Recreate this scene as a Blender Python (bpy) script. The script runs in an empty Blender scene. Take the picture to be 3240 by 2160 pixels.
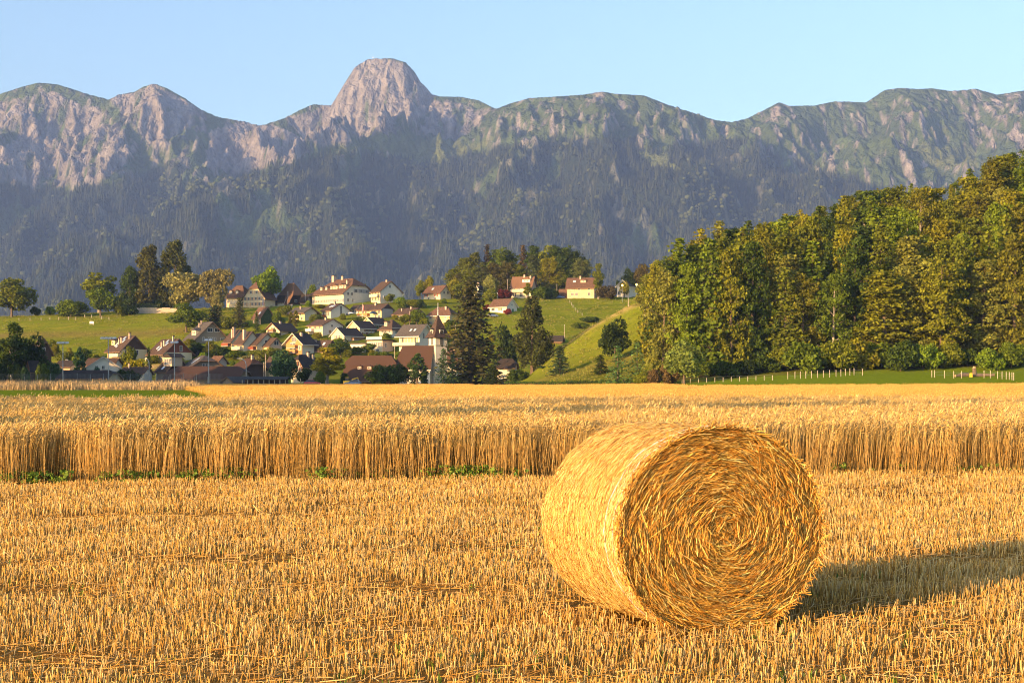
import bpy, bmesh, math, random
import numpy as np
from mathutils import Vector, Matrix
random.seed(11); RNG = np.random.default_rng(7)
R = math.radians
sc = bpy.context.scene
# ------------------------------------------------------------------ camera
FOC, CX, HZ, CAMH = 4500.0, 1620.0, 1198.0, 1.8        # photograph pixels (3240 wide), 50 mm lens
cam_d = bpy.data.cameras.new('camera'); cam_d.lens = 50; cam_d.sensor_width = 36
cam_d.shift_y = (HZ - 1080) / 3240; cam_d.clip_start = 0.1; cam_d.clip_end = 30000
cam = bpy.data.objects.new('camera', cam_d); cam.location = (0, 0, CAMH); cam.rotation_euler = (R(90), 0, 0)
sc.collection.objects.link(cam); sc.camera = cam
# ------------------------------------------------------------------ sky and sun
SUN_EL, SUN_S = R(10.5), R(48)                            # sun stands behind the camera, to the left
sun_to = Vector((-math.sin(SUN_S) * math.cos(SUN_EL), -math.cos(SUN_S) * math.cos(SUN_EL), math.sin(SUN_EL)))
w = bpy.data.worlds.new('World'); sc.world = w; w.use_nodes = True
nt = w.node_tree; nt.nodes.clear()
sky = nt.nodes.new('ShaderNodeTexSky'); sky.sky_type = 'NISHITA'; sky.sun_disc = False
sky.sun_elevation = SUN_EL; sky.sun_rotation = math.atan2(sun_to.x, sun_to.y)
sky.altitude = 600; sky.air_density = 1.0; sky.dust_density = 2.5; sky.ozone_density = 1.8
bg = nt.nodes.new('ShaderNodeBackground'); bg.inputs['Strength'].default_value = 0.112
wo = nt.nodes.new('ShaderNodeOutputWorld')
nt.links.new(sky.outputs[0], bg.inputs[0]); nt.links.new(bg.outputs[0], wo.inputs[0])
sl = bpy.data.lights.new('sun', 'SUN'); sl.energy = 3.4; sl.angle = R(0.5); sl.color = (1.0, 0.60, 0.25)
so = bpy.data.objects.new('sun', sl); so.rotation_euler = sun_to.to_track_quat('Z', 'Y').to_euler()
so.location = (-60, -60, 60); sc.collection.objects.link(so)
sc.view_settings.view_transform = 'Standard'; sc.view_settings.look = 'None'
sc.view_settings.exposure = 1.8; sc.view_settings.gamma = 1.0; sc.view_settings.use_curve_mapping = False
sc.cycles.use_denoising = True; sc.cycles.denoising_input_passes = 'RGB_ALBEDO_NORMAL'; sc.cycles.denoising_prefilter = 'ACCURATE'; sc.cycles.filter_width = 1.1; sc.cycles.max_bounces = 6; sc.cycles.diffuse_bounces = 3
sc.cycles.transparent_max_bounces = 12; sc.cycles.volume_bounces = 0
HAZE_DENSITY, HAZE_COLOR = 7.0e-5, (0.32, 0.50, 1.0)
# ------------------------------------------------------------------ helpers
def C(o): sc.collection.objects.link(o); return o
def tag(o, label=None, cat=None, group=None, kind=None):
    if label: o['label'] = label
    if cat: o['category'] = cat
    if group: o['group'] = group
    if kind: o['kind'] = kind
    return o
def empty(name, loc=(0, 0, 0), rz=0.0):
    o = bpy.data.objects.new(name, None); o.location = loc; o.rotation_euler = (0, 0, rz); o.empty_display_size = 0.3
    return C(o)
def px(x, y, Y):
    """world point seen at photograph pixel (x, y) at depth Y"""
    return Vector(((x - CX) / FOC * Y, Y, CAMH - (y - HZ) / FOC * Y))
def hash2(ix, iy, seed):
    h = (ix.astype(np.int64) * 374761393 + iy.astype(np.int64) * 668265263 + seed * 2147483647) & 0xffffffff
    h = ((h ^ (h >> 13)) * 1274126177) & 0xffffffff
    return ((h ^ (h >> 16)) & 0xffff) / 65535.0
def noise2(x, y, seed=0):
    x = np.asarray(x, float); y = np.asarray(y, float)
    ix = np.floor(x); iy = np.floor(y); fx = x - ix; fy = y - iy
    ux = fx * fx * fx * (fx * (fx * 6 - 15) + 10); uy = fy * fy * fy * (fy * (fy * 6 - 15) + 10)
    def g(dx, dy):
        a = hash2(ix + dx, iy + dy, seed) * 2 * np.pi
        return np.cos(a) * (fx - dx) + np.sin(a) * (fy - dy)
    a = g(0, 0) * (1 - ux) + g(1, 0) * ux; b = g(0, 1) * (1 - ux) + g(1, 1) * ux
    return (a * (1 - uy) + b * uy) * 1.5
def fbm(x, y, seed=0, octv=4, gain=0.5):
    s = 0; a = 1.0
    for i in range(octv):
        s = s + a * noise2(x * 2 ** i, y * 2 ** i, seed + i * 17); a *= gain
    return s
def ridged(x, y, seed=0, octv=4, gain=0.5):
    s = 0; a = 1.0
    for i in range(octv):
        s = s + a * (1 - 2 * np.abs(noise2(x * 2 ** i, y * 2 ** i, seed + i * 31))); a *= gain
    return s
def sstep(x, a, b):
    t = np.clip((np.asarray(x, float) - a) / (b - a), 0, 1); return t * t * (3 - 2 * t)
def mesh_np(name, V, F, mats=(), midx=None, attrs=None, smooth=False):
    """V (n,3) array, F (m,k) int array (k = 3 or 4)"""
    me = bpy.data.meshes.new(name); V = np.ascontiguousarray(V, np.float32); F = np.ascontiguousarray(F, np.int32)
    k = F.shape[1]; m = len(F)
    me.vertices.add(len(V)); me.vertices.foreach_set('co', V.ravel())
    me.loops.add(m * k); me.loops.foreach_set('vertex_index', F.ravel())
    me.polygons.add(m); me.polygons.foreach_set('loop_start', np.arange(0, m * k, k, dtype=np.int32))
    me.polygons.foreach_set('loop_total', np.full(m, k, np.int32))
    if midx is not None: me.polygons.foreach_set('material_index', np.asarray(midx, np.int32))
    if smooth: me.polygons.foreach_set('use_smooth', np.ones(m, bool))
    for a, (typ, val) in (attrs or {}).items():
        at = me.attributes.new(a, typ, 'POINT')
        val = np.ascontiguousarray(val, np.float32)
        at.data.foreach_set('color' if typ == 'FLOAT_COLOR' else 'value', val.ravel())
    me.update(calc_edges=True); me.validate()
    for mt in mats: me.materials.append(mt)
    return me
def grid_faces(nx, ny):
    i = np.arange(nx - 1)[None, :] + (np.arange(ny - 1) * nx)[:, None]; i = i.ravel()
    return np.stack([i, i + 1, i + 1 + nx, i + nx], 1)
class MB:
    """collects simple solids into one mesh"""
    def __init__(s): s.v = []; s.f = []; s.m = []
    def poly(s, pts, faces, m=0):
        n = len(s.v); s.v += [tuple(p) for p in pts]
        for f in faces: s.f.append(tuple(n + i for i in f)); s.m.append(m)
    def box(s, c, d, m=0, rz=0.0, rx=0.0):
        x, y, z = d[0] / 2, d[1] / 2, d[2] / 2
        M = Matrix.Rotation(rz, 3, 'Z') @ Matrix.Rotation(rx, 3, 'X')
        p = [Vector(c) + M @ Vector((i * x, j * y, k * z)) for i, j, k in
             ((-1, -1, -1), (1, -1, -1), (1, 1, -1), (-1, 1, -1), (-1, -1, 1), (1, -1, 1), (1, 1, 1), (-1, 1, 1))]
        s.poly(p, ((0, 3, 2, 1), (4, 5, 6, 7), (0, 1, 5, 4), (1, 2, 6, 5), (2, 3, 7, 6), (3, 0, 4, 7)), m); return s
    def tube(s, pts, rad, n=6, m=0, cap=True):
        pts = [Vector(p) for p in pts]; rad = rad if isinstance(rad, (list, tuple)) else [rad] * len(pts)
        base = len(s.v)
        for i, p in enumerate(pts):
            d = (pts[min(i + 1, len(pts) - 1)] - pts[max(i - 1, 0)]).normalized()
            a = d.orthogonal().normalized() if i == 0 else (a - d * a.dot(d)).normalized()
            b = d.cross(a)
            for k in range(n):
                t = 2 * math.pi * k / n; s.v.append(tuple(p + (a * math.cos(t) + b * math.sin(t)) * rad[i]))
        for i in range(len(pts) - 1):
            for k in range(n):
                q = base + i * n
                s.f.append((q + k, q + (k + 1) % n, q + n + (k + 1) % n, q + n + k)); s.m.append(m)
        if cap:
            s.f.append(tuple(base + k for k in reversed(range(n)))); s.m.append(m)
            q = base + (len(pts) - 1) * n; s.f.append(tuple(q + k for k in range(n))); s.m.append(m)
        return s
    def lathe(s, prof, n=10, c=(0, 0, 0), m=0):
        base = len(s.v)
        for r, z in prof:
            for k in range(n):
                t = 2 * math.pi * k / n; s.v.append((c[0] + r * math.cos(t), c[1] + r * math.sin(t), c[2] + z))
        for i in range(len(prof) - 1):
            for k in range(n):
                q = base + i * n
                s.f.append((q + k, q + (k + 1) % n, q + n + (k + 1) % n, q + n + k)); s.m.append(m)
        return s
    def mesh(s, name, mats):
        me = bpy.data.meshes.new(name); me.from_pydata(s.v, [], s.f)
        for mt in (mats if isinstance(mats, (list, tuple)) else [mats]): me.materials.append(mt)
        me.polygons.foreach_set('material_index', s.m); me.update(); return me
    def build(s, name, mats, parent=None, loc=None, rz=None):
        o = bpy.data.objects.new(name, s.mesh(name, mats)); C(o)
        if parent is not None: o.parent = parent
        if loc is not None: o.location = loc
        if rz is not None: o.rotation_euler = (0, 0, rz)
        return o
# ------------------------------------------------------------------ materials
MATS = {}
def mat(name, col, rough=0.8, var=0.15, scale=3.0, bump=0.0, bscale=None, spec=0.25, metal=0.0, stretch=None, objcol=False, col2=None, vcol=None, trans=0.0, emit=None, island=False, irand=0.0):
    if name in MATS: return MATS[name]
    m = bpy.data.materials.new(name); m.use_nodes = True; n = m.node_tree; L = n.links
    b = n.nodes['Principled BSDF']; b.inputs['Roughness'].default_value = rough
    b.inputs['Specular IOR Level'].default_value = spec; b.inputs['Metallic'].default_value = metal
    tc = n.nodes.new('ShaderNodeTexCoord'); src = tc.outputs['Object']
    if stretch:
        mp = n.nodes.new('ShaderNodeMapping'); mp.inputs['Scale'].default_value = stretch
        L.new(src, mp.inputs[0]); src = mp.outputs[0]
    nz = n.nodes.new('ShaderNodeTexNoise'); nz.inputs['Scale'].default_value = scale; nz.inputs['Detail'].default_value = 6
    nz.inputs['Roughness'].default_value = 0.65; L.new(src, nz.inputs['Vector'])
    c = tuple(col) + (1,)
    if objcol:
        oi = n.nodes.new('ShaderNodeObjectInfo'); base = oi.outputs['Color']
    elif vcol:
        at = n.nodes.new('ShaderNodeAttribute'); at.attribute_name = vcol; base = at.outputs['Color']
    else:
        rg = n.nodes.new('ShaderNodeRGB'); rg.outputs[0].default_value = c; base = rg.outputs[0]
    if col2 is not None:
        mx = n.nodes.new('ShaderNodeMix'); mx.data_type = 'RGBA'; mx.inputs[7].default_value = tuple(col2) + (1,)
        L.new(base, mx.inputs[6]); rr = n.nodes.new('ShaderNodeMapRange'); rr.inputs[1].default_value = 0.42; rr.inputs[2].default_value = 0.62
        L.new(nz.outputs['Fac'], rr.inputs[0]); L.new(rr.outputs[0], mx.inputs[0]); base = mx.outputs[2]
    hv = n.nodes.new('ShaderNodeHueSaturation'); L.new(base, hv.inputs['Color'])
    mr = n.nodes.new('ShaderNodeMapRange'); mr.inputs[1].default_value = 0.3; mr.inputs[2].default_value = 0.7
    mr.inputs[3].default_value = 1 - var; mr.inputs[4].default_value = 1 + var
    L.new(nz.outputs['Fac'], mr.inputs[0])
    val = mr.outputs[0]
    if island:
        ge = n.nodes.new('ShaderNodeNewGeometry'); m2 = n.nodes.new('ShaderNodeMapRange')
        m2.inputs[3].default_value = 1 - island; m2.inputs[4].default_value = 1 + island
        L.new(ge.outputs['Random Per Island'], m2.inputs[0])
        mu = n.nodes.new('ShaderNodeMath'); mu.operation = 'MULTIPLY'; L.new(val, mu.inputs[0]); L.new(m2.outputs[0], mu.inputs[1]); val = mu.outputs[0]
    if irand:
        o2 = n.nodes.new('ShaderNodeObjectInfo'); m3 = n.nodes.new('ShaderNodeMapRange'); m3.inputs[3].default_value = 1 - irand; m3.inputs[4].default_value = 1 + irand
        L.new(o2.outputs['Random'], m3.inputs[0]); mu = n.nodes.new('ShaderNodeMath'); mu.operation = 'MULTIPLY'; L.new(val, mu.inputs[0]); L.new(m3.outputs[0], mu.inputs[1]); val = mu.outputs[0]
    L.new(val, hv.inputs['Value']); L.new(hv.outputs[0], b.inputs['Base Color'])
    if bump:
        nb = nz
        if bscale:
            nb = n.nodes.new('ShaderNodeTexNoise'); nb.inputs['Scale'].default_value = bscale; nb.inputs['Detail'].default_value = 8
            nb.inputs['Roughness'].default_value = 0.7; L.new(src, nb.inputs['Vector'])
        bp = n.nodes.new('ShaderNodeBump'); bp.inputs['Strength'].default_value = 1.0; bp.inputs['Distance'].default_value = bump
        L.new(nb.outputs['Fac'], bp.inputs['Height']); L.new(bp.outputs[0], b.inputs['Normal'])
    if trans:
        tr = n.nodes.new('ShaderNodeBsdfTranslucent'); L.new(hv.outputs[0], tr.inputs['Color'])
        ms = n.nodes.new('ShaderNodeMixShader'); ms.inputs[0].default_value = trans
        L.new(b.outputs[0], ms.inputs[1]); L.new(tr.outputs[0], ms.inputs[2])
        L.new(ms.outputs[0], n.nodes['Material Output'].inputs['Surface'])
    if emit:
        b.inputs['Emission Color'].default_value = tuple(emit[0]) + (1,); b.inputs['Emission Strength'].default_value = emit[1]
    MATS[name] = m; return m
# ------------------------------------------------------------------ terrain: plain, village hill, wooded hill
def interp(x, xs, ys): return np.interp(x, xs, ys)
def ground_z(X, Y):
    X = np.asarray(X, float); Y = np.asarray(Y, float)
    zc = interp(X, [-400, -219, -170, -90, -60, 0, 50, 120, 300], [27, 28.5, 30.5, 34, 36, 36.5, 37, 40, 46])
    yf = interp(X, [-300, -200, -100, -40, 0, 40, 100], [432, 432, 425, 418, 425, 440, 440])
    t = np.clip((Y - yf) / (612 - yf), 0, 1)
    prof = 0.75 * t + 0.25 * (t * t * (3 - 2 * t)); prof = np.where(t > 0.86, prof - (t - 0.86) ** 2 * 1.2, prof) / (1 - 0.14 ** 2 * 1.2)
    V = zc * prof * (1 - 0.45 * sstep(Y, 640, 1000))
    A = interp(X, [-6, 0, 4, 12, 22, 33, 45, 70, 100, 140, 200, 400], [0, 0.4, 2.5, 9.5, 16.5, 22.5, 25.5, 31, 40, 52, 62, 80])
    g = sstep(Y, 285, 405) * (1 - sstep(Y, 412, 470) * (1 - 0.8 * sstep(X, 55, 110)))
    F = A * g
    k = 1.5
    Z = np.maximum(V, F) + k * np.exp(-np.abs(V - F) / k) * 0.35 * (np.minimum(V, F) > 0.3)
    Z = Z + 2.3 * sstep(Y, 212, 305) * sstep(X, 22, 60) * (1 - sstep(Y, 305, 400))
    Z = Z + 0.9 * sstep(Y, 90, 260) * np.clip((X - 8) / 80, 0, 1.5) * (1 - sstep(Y, 300, 420))
    Z = Z + fbm(X / 40, Y / 40, 5, 3) * 0.5 * sstep(Y, 330, 450) + fbm(X / 9, Y / 9, 9, 2) * 0.02
    return Z
def gz(X, Y): return float(ground_z(np.array([X]), np.array([Y]))[0])
_YS = np.arange(60.0, 640.0, 0.5)
def hit(x, y, ymin=60.0, default=606.0):
    """depth at which the sight line through pixel (x, y) meets the ground"""
    Xs = (x - CX) / FOC * _YS; Zr = CAMH - (y - HZ) / FOC * _YS
    g = ground_z(Xs, _YS); ok = (Zr <= g) & (_YS >= ymin)
    return float(_YS[np.argmax(ok)]) if ok.any() else default
def on_ground(x, y, ymin=60.0, default=606.0):
    Y = hit(x, y, ymin, default); X = (x - CX) / FOC * Y
    return Vector((X, Y, gz(X, Y)))
def wheat_edge(X): return 25.5 + 0.155 * X
def axis(parts):
    out = []
    for a, b, st in parts: out += list(np.arange(a, b, st))
    return np.array(out + [parts[-1][1]], float)
gx = axis([(-7000, -1000, 500), (-1000, -320, 40), (-320, -60, 4), (-60, 60, 2.0), (60, 260, 4), (260, 1000, 40), (1000, 7000, 500)])
gy = axis([(-1500, -100, 100), (-100, 0, 10), (0, 40, 1.0), (40, 240, 4), (240, 660, 2.5), (660, 1100, 20), (1100, 9000, 250)])
GX, GY = np.meshgrid(gx, gy); fx, fy = GX.ravel(), GY.ravel(); GZ = ground_z(fx, fy)
col = np.zeros((len(fx), 4)); col[:, 3] = 1
def paint(mask, c, amt=1.0):
    a = (np.asarray(mask, float) * amt)[:, None]; col[:, :3] = col[:, :3] * (1 - a) + np.array(c) * a
n1 = fbm(fx / 25, fy / 25, 3, 4); n2 = fbm(fx / 6, fy / 6, 21, 3)
paint(np.ones(len(fx)), (0.165, 0.195, 0.012))                                             # meadow
paint(sstep(n1, 0.0, 0.5), (0.135, 0.155, 0.010), 0.6)
paint(sstep(n2, 0.1, 0.7), (0.26, 0.22, 0.02), 0.4)
plain = (fy < 335)
paint(plain, (0.34, 0.235, 0.085))                                                         # under the corn
paint(fy < wheat_edge(fx), (0.25, 0.135, 0.035))                                           # soil and chaff under the stubble
paint((fy < wheat_edge(fx)) * sstep(n2, 0.0, 0.6), (0.12, 0.06, 0.02), 0.8)
lx = fx / np.maximum(fy, 1) * FOC + CX                                                     # bearing of a ground point, for field borders only
lawn = (fy > 135) & (fy < 235) & (fx < -0.255 * fy + 8)
paint(lawn, (0.12, 0.17, 0.01)); 
rlawn = sstep(fy, 214 - 0.25 * (fx - 50) , 222 - 0.25 * (fx - 50)) * (fx > 28) * (fy < 345)
paint(rlawn, (0.15, 0.20, 0.01))
spur = (fy > 285) & (fy < 430) & (fx > -4) & (fx < 60)
paint(spur * (1 - sstep(fy, 300, 400)), (0.13, 0.14, 0.015))
paint(spur * sstep(GZ / np.maximum(interp(fx, [0, 4, 12, 22, 33, 45, 70], [1, 2.5, 9.5, 16.5, 22.5, 25.5, 31]), 0.5), 0.9, 0.99), (0.33, 0.25, 0.09))
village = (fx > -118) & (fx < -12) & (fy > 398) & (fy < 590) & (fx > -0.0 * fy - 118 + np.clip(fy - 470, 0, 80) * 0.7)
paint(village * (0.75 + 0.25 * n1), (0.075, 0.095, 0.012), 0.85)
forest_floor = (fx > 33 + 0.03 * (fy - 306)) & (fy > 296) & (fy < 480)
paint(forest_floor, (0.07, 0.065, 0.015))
hillside = (fy > 300) & (fy < 640) & (forest_floor < 1)
tr1 = noise2(fx / 26, GZ / 0.9, 301) + 0.6 * noise2(fx / 9, fy / 5, 303)
paint(hillside * sstep(tr1, 0.15, 0.7), (0.20, 0.205, 0.02), 0.5); paint(hillside * sstep(-tr1, 0.2, 0.8), (0.10, 0.125, 0.012), 0.6)
# dry strips across the western meadow
left = sstep(-fx, 70, 95)
zrel = 612 - fy
paint(left * np.exp(-((fy - (461 + 0.04 * (fx + 150) + n1 * 2)) / 4.0) ** 2) * (fx > -185) * (fx < -112), (0.46, 0.31, 0.13))
paint(left * np.exp(-((fy - (536 + n1 * 4)) / 9.0) ** 2) * (fx < -120), (0.20, 0.145, 0.045), 0.75)
paint(left * sstep(n2, 0.2, 0.8), (0.26, 0.23, 0.03), 0.5)
V = np.stack([fx, fy, GZ], 1)
m_ground = mat('ground', (0.2, 0.2, 0.1), rough=0.95, var=0.28, scale=1.3, bump=0.12, bscale=2.2, vcol='tint', spec=0.0)
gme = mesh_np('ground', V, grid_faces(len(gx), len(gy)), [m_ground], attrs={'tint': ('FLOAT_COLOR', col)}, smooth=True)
ground = C(bpy.data.objects.new('ground', gme)); tag(ground, 'flat farmland and the meadow hill behind it', kind='structure')
# ------------------------------------------------------------------ the mountain range
D2S = 3240 / 2352
def ridge3(pts):
    return np.array([tuple(px(x * D2S, y * D2S, Y)) for x, y, Y in pts])
RIDGES = [  # points (x, y on a 2352 wide view, depth in m), steepness near the crest, width of the steep part, slope further down
 (ridge3([(-500, 240, 6500), (-150, 225, 6500), (0, 216, 6500), (50, 200, 6500), (90, 190, 6500), (130, 194, 6500), (200, 215, 6500), (250, 228, 6480), (270, 218, 6450), (310, 210, 6450), (330, 198, 6450), (355, 192, 6450), (380, 200, 6450), (420, 222, 6450), (460, 250, 6480), (500, 268, 6500), (540, 275, 6550), (600, 288, 6600), (640, 275, 6650), (662, 268, 6700)]), 1.15, 420, 0.8),
 (ridge3([(655, 270, 6700), (690, 250, 6750), (720, 238, 6800), (765, 241, 6850), (785, 203, 6880), (800, 182, 6880), (815, 153, 6880), (840, 136, 6880), (860, 133, 6880), (900, 132, 6880), (930, 141, 6880), (950, 161, 6900), (962, 182, 6900), (977, 197, 6900), (993, 216, 6900)]), 1.75, 330, 0.55),
 (ridge3([(993, 216, 6900), (1010, 221, 6900), (1060, 222, 6900), (1100, 230, 6850), (1140, 250, 6700)]), 0.95, 300, 0.6),
 (ridge3([(1140, 250, 6700), (1170, 238, 6500), (1215, 225, 6400), (1270, 222, 6350), (1340, 217, 6300), (1385, 210, 6300), (1410, 215, 6300), (1480, 219, 6300), (1520, 235, 6300), (1560, 250, 6350), (1610, 265, 6450), (1640, 275, 6500)]), 0.62, 500, 0.5),
 (ridge3([(1640, 275, 6500), (1680, 280, 6550), (1715, 272, 6600), (1760, 250, 6650), (1790, 235, 6650), (1810, 243, 6650), (1870, 242, 6700), (1920, 232, 6750), (1990, 235, 6800), (2030, 208, 6800), (2060, 202, 6800), (2110, 205, 6800), (2140, 203, 6800), (2190, 210, 6800), (2240, 204, 6800), (2290, 218, 6800), (2352, 208, 6800), (2500, 205, 6800), (2900, 230, 6800)]), 0.85, 450, 0.6),
 (ridge3([(1010, 330, 6350), (930, 318, 6150), (870, 309, 6000), (800, 332, 5800), (735, 352, 5600), (620, 390, 5300), (500, 445, 4900), (380, 515, 4500), (280, 590, 4100), (180, 680, 3700), (60, 790, 3300)]), 0.62, 300, 0.55),
 (ridge3([(870, 312, 6000), (810, 400, 5450), (785, 520, 4800), (800, 650, 4000), (820, 760, 3300)]), 0.85, 320, 0.5),
 (ridge3([(1180, 300, 6300), (1110, 370, 5800), (1060, 460, 5300), (1030, 580, 4600), (1010, 720, 3500)]), 0.85, 320, 0.5),
 (ridge3([(1390, 228, 6250), (1395, 320, 5700), (1350, 450, 5000), (1310, 600, 4200), (1290, 740, 3400)]), 0.75, 300, 0.5),
 (ridge3([(1590, 280, 6350), (1570, 390, 5600), (1610, 520, 4700), (1630, 640, 4000), (1660, 760, 3300)]), 0.8, 300, 0.5),
 (ridge3([(1790, 252, 6600), (1765, 340, 6200), (1850, 420, 5700), (1890, 540, 4900), (1930, 680, 3900)]), 0.85, 300, 0.5),
 (ridge3([(2060, 220, 6750), (2075, 310, 6250), (2110, 410, 5700), (2170, 530, 5000)]), 0.55, 200, 0.45),
 (ridge3([(2330, 226, 6750), (2360, 320, 6200), (2400, 450, 5500)]), 0.55, 200, 0.45),
 (ridge3([(90, 208, 6450), (70, 320, 6200), (40, 470, 5850), (-10, 610, 5400), (-60, 760, 4700)]), 0.8, 200, 0.7),
 (ridge3([(355, 208, 6400), (395, 300, 6150), (430, 390, 5800)]), 0.8, 200, 0.6),
 (ridge3([(230, 242, 6440), (215, 400, 6050), (165, 510, 5500), (140, 600, 5000), (90, 720, 4300)]), 1.0, 420, 0.7),
 (ridge3([(560, 298, 6530), (600, 345, 6300), (640, 380, 6100)]), 1.1, 200, 0.8),
 (ridge3([(960, 250, 6700), (930, 285, 6450), (905, 305, 6300)]), 0.9, 200, 0.7),
]
mx_ = np.arange(-3300, 3300.1, 8.5); my_ = np.concatenate([np.arange(2700, 5000, 20), np.arange(5000, 7050, 7.5), np.arange(7050, 8200, 60)])
MX, MY = np.meshgrid(mx_, my_); qx, qy = MX.ravel(), MY.ravel()
keep = np.abs(qx) < 0.42 * qy + 260
wx = qx + 55 * fbm(qx / 420, qy / 420, 71, 3); wy = qy + 55 * fbm(qx / 420, qy / 420, 83, 3)
Zm = np.full(len(qx), -200.0); dcrest = np.full(len(qx), 1e9)
for i, (P, s1, w1, s2) in enumerate(RIDGES):
    best = np.full(len(qx), -1e9)
    main = i < 5
    ax_, ay_ = (qx, qy) if main else (wx, wy)
    for a, b in zip(P[:-1], P[1:]):
        ab = b[:2] - a[:2]; t = np.clip(((ax_ - a[0]) * ab[0] + (ay_ - a[1]) * ab[1]) / (ab @ ab), 0, 1)
        d = np.hypot(ax_ - a[0] - t * ab[0], ay_ - a[1] - t * ab[1]); zr = a[2] + t * (b[2] - a[2])
        z = zr - np.where(d < w1, d * s1, w1 * s1 + (d - w1) * s2)
        np.maximum(best, z, out=best)
        if main: np.minimum(dcrest, d, out=dcrest)
    # soft union
    k = 25.0; hgt = np.clip(0.5 + 0.5 * (best - Zm) / k, 0, 1) if not main else (best > Zm).astype(float)
    Zm = np.where(main, np.maximum(Zm, best), Zm * (1 - hgt) + best * hgt + (0 if main else k * hgt * (1 - hgt)))
fade = 0.12 * sstep(dcrest, 4, 40) + 0.88 * sstep(dcrest, 25, 240)
rib = ridged(wx / 330, wy / 760, 5, 4, 0.55) - 0.9
dn = fade * (80 * rib + 70 * (ridged(wx / 620, wy / 1700, 15, 2, 0.5) - 0.7) + 20 * (ridged(qx / 95, qy / 230, 41, 3, 0.55) - 0.8)) * sstep(Zm, 40, 400)
Zm += np.minimum(dn, 0.22 * dcrest)
fine = ridged(qx / 42, qy / 60, 61, 3, 0.6) - 0.8
SX = CX / D2S + FOC / D2S * qx / qy; 
def screen_y(Z): return (HZ - FOC * (Z - CAMH) / qy) / D2S
SYm = screen_y(Zm)
def inpoly(poly, x, y):
    r = np.zeros(len(x), bool); n = len(poly)
    for i in range(n):
        (x1, y1), (x2, y2) = poly[i], poly[(i + 1) % n]
        if y1 == y2: continue
        c = ((y1 > y) != (y2 > y)) & (x < (x2 - x1) * (y - y1) / (y2 - y1) + x1); r ^= c
    return r
jx = SX + 9 * fbm(qx / 120, qy / 120, 91, 3); jy = SYm + 9 * fbm(qx / 120, qy / 120, 97, 3)
ROCKP = [([(655, 272), (765, 236), (815, 148), (860, 128), (930, 136), (996, 215), (1000, 252), (940, 290), (900, 305), (830, 312), (740, 346), (700, 322)], 1.0),
         ([(480, 300), (560, 278), (640, 290), (725, 346), (600, 390), (520, 402), (470, 380)], 1.0),
         ([(250, 226), (355, 188), (460, 250), (480, 305), (400, 300), (375, 345), (300, 290)], 0.95),
         ([(-60, 250), (120, 215), (240, 255), (320, 340), (230, 425), (-60, 440)], 0.78),
         ([(990, 226), (1135, 252), (1060, 300), (950, 312)], 0.7),
         ([(1740, 235), (1850, 240), (1800, 320), (1730, 380), (1745, 300)], 0.45),
         ([(2180, 205), (2352, 215), (2352, 330), (2230, 310)], 0.5),
         ([(1180, 225), (1520, 235), (1600, 300), (1100, 310)], 0.3)]
rock = np.zeros(len(qx))
for poly, p in ROCKP: rock = np.maximum(rock, inpoly(poly, jx, jy) * p)
gsl = np.hypot(*np.gradient(Zm.reshape(MX.shape), my_, mx_)).ravel()
streak = fbm(qx / 45, qy / 190, 103, 4, 0.6)
rock = np.clip(np.maximum(rock, 0.05 + 0.25 * sstep(gsl, 0.75, 1.25)) + streak * 0.55 + 0.15 * fine - 0.1, 0, 1)
rock = sstep(rock, 0.36, 0.6)
tl = np.interp(SX, [-100, 0, 200, 300, 400, 480, 560, 730, 800, 880, 950, 1010, 1060, 1150, 1250, 1400, 1500, 1600, 1700, 1750, 1850, 1950, 2050, 2400],
               [425, 425, 430, 400, 372, 425, 400, 352, 338, 346, 368, 382, 356, 335, 320, 315, 330, 330, 312, 340, 375, 405, 430, 440])
behind = (SX < 735) & (qy > 5750 - (735 - SX) * 1.9) & (SYm < tl + 0)
forest = sstep(SYm + 14 * fbm(qx / 150, qy / 150, 111, 3), tl - 4, tl + 10)
clear = sstep(fbm(qx / 260, qy / 420, 121, 4, 0.6), 0.42, 0.62) * (1 - sstep(SYm, 520, 640))
scree = sstep(ridged(qx / 260, qy / 1300, 131, 3), 1.42, 1.6) * sstep(fbm(qx / 300, qy / 300, 137, 2), 0.0, 0.4)
cliffs = sstep(fbm(qx / 110, qy / 260, 141, 4, 0.6), 0.52, 0.68)
rock = np.maximum(rock * (1 - forest), np.maximum(scree * 0.8, cliffs * 0.85) * (1 - 0.4 * forest))
mead = np.zeros(len(qx))
for poly in ([(715, 356), (800, 325), (870, 304), (950, 314), (1020, 326), (1130, 326), (1060, 354), (1000, 382), (940, 366), (880, 346), (800, 344)], [(1465, 345), (1520, 352), (1570, 385), (1500, 388)], [(2120, 330), (2240, 340), (2250, 385), (2150, 388), (2100, 370)], [(1180, 345), (1200, 340), (1170, 400)]): mead = np.maximum(mead, inpoly(poly, jx, jy))
forest = forest * (1 - clear) * (1 - sstep(rock, 0.3, 0.6)) * (1 - mead); rock = rock * (1 - 0.85 * mead)
crag = np.clip(ridged(qx / 75 + 0.3 * noise2(qx / 90, qy / 90, 3), qy / 170, 191, 5, 0.62) - 0.9, -1.3, 0.55)
led = np.abs(((Zm + 30 * noise2(qx / 200, qy / 200, 7) + 0.15 * qx) / 46) % 1 - 0.5)
Zm += np.minimum(fade * fine * (4 + 8 * rock) + rock * sstep(dcrest, 6, 90) * (24 * crag + 18 * (led - 0.25)), 0.12 * dcrest)
crestj = np.exp(-dcrest / 25) * 3.5 * noise2(qx / 18, qy / 60, 161) * (0.4 + rock); Zm += crestj
mcol = np.zeros((len(qx), 4)); mcol[:, 3] = 1
g1 = fbm(qx / 200, qy / 200, 171, 4)[:, None]
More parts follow.
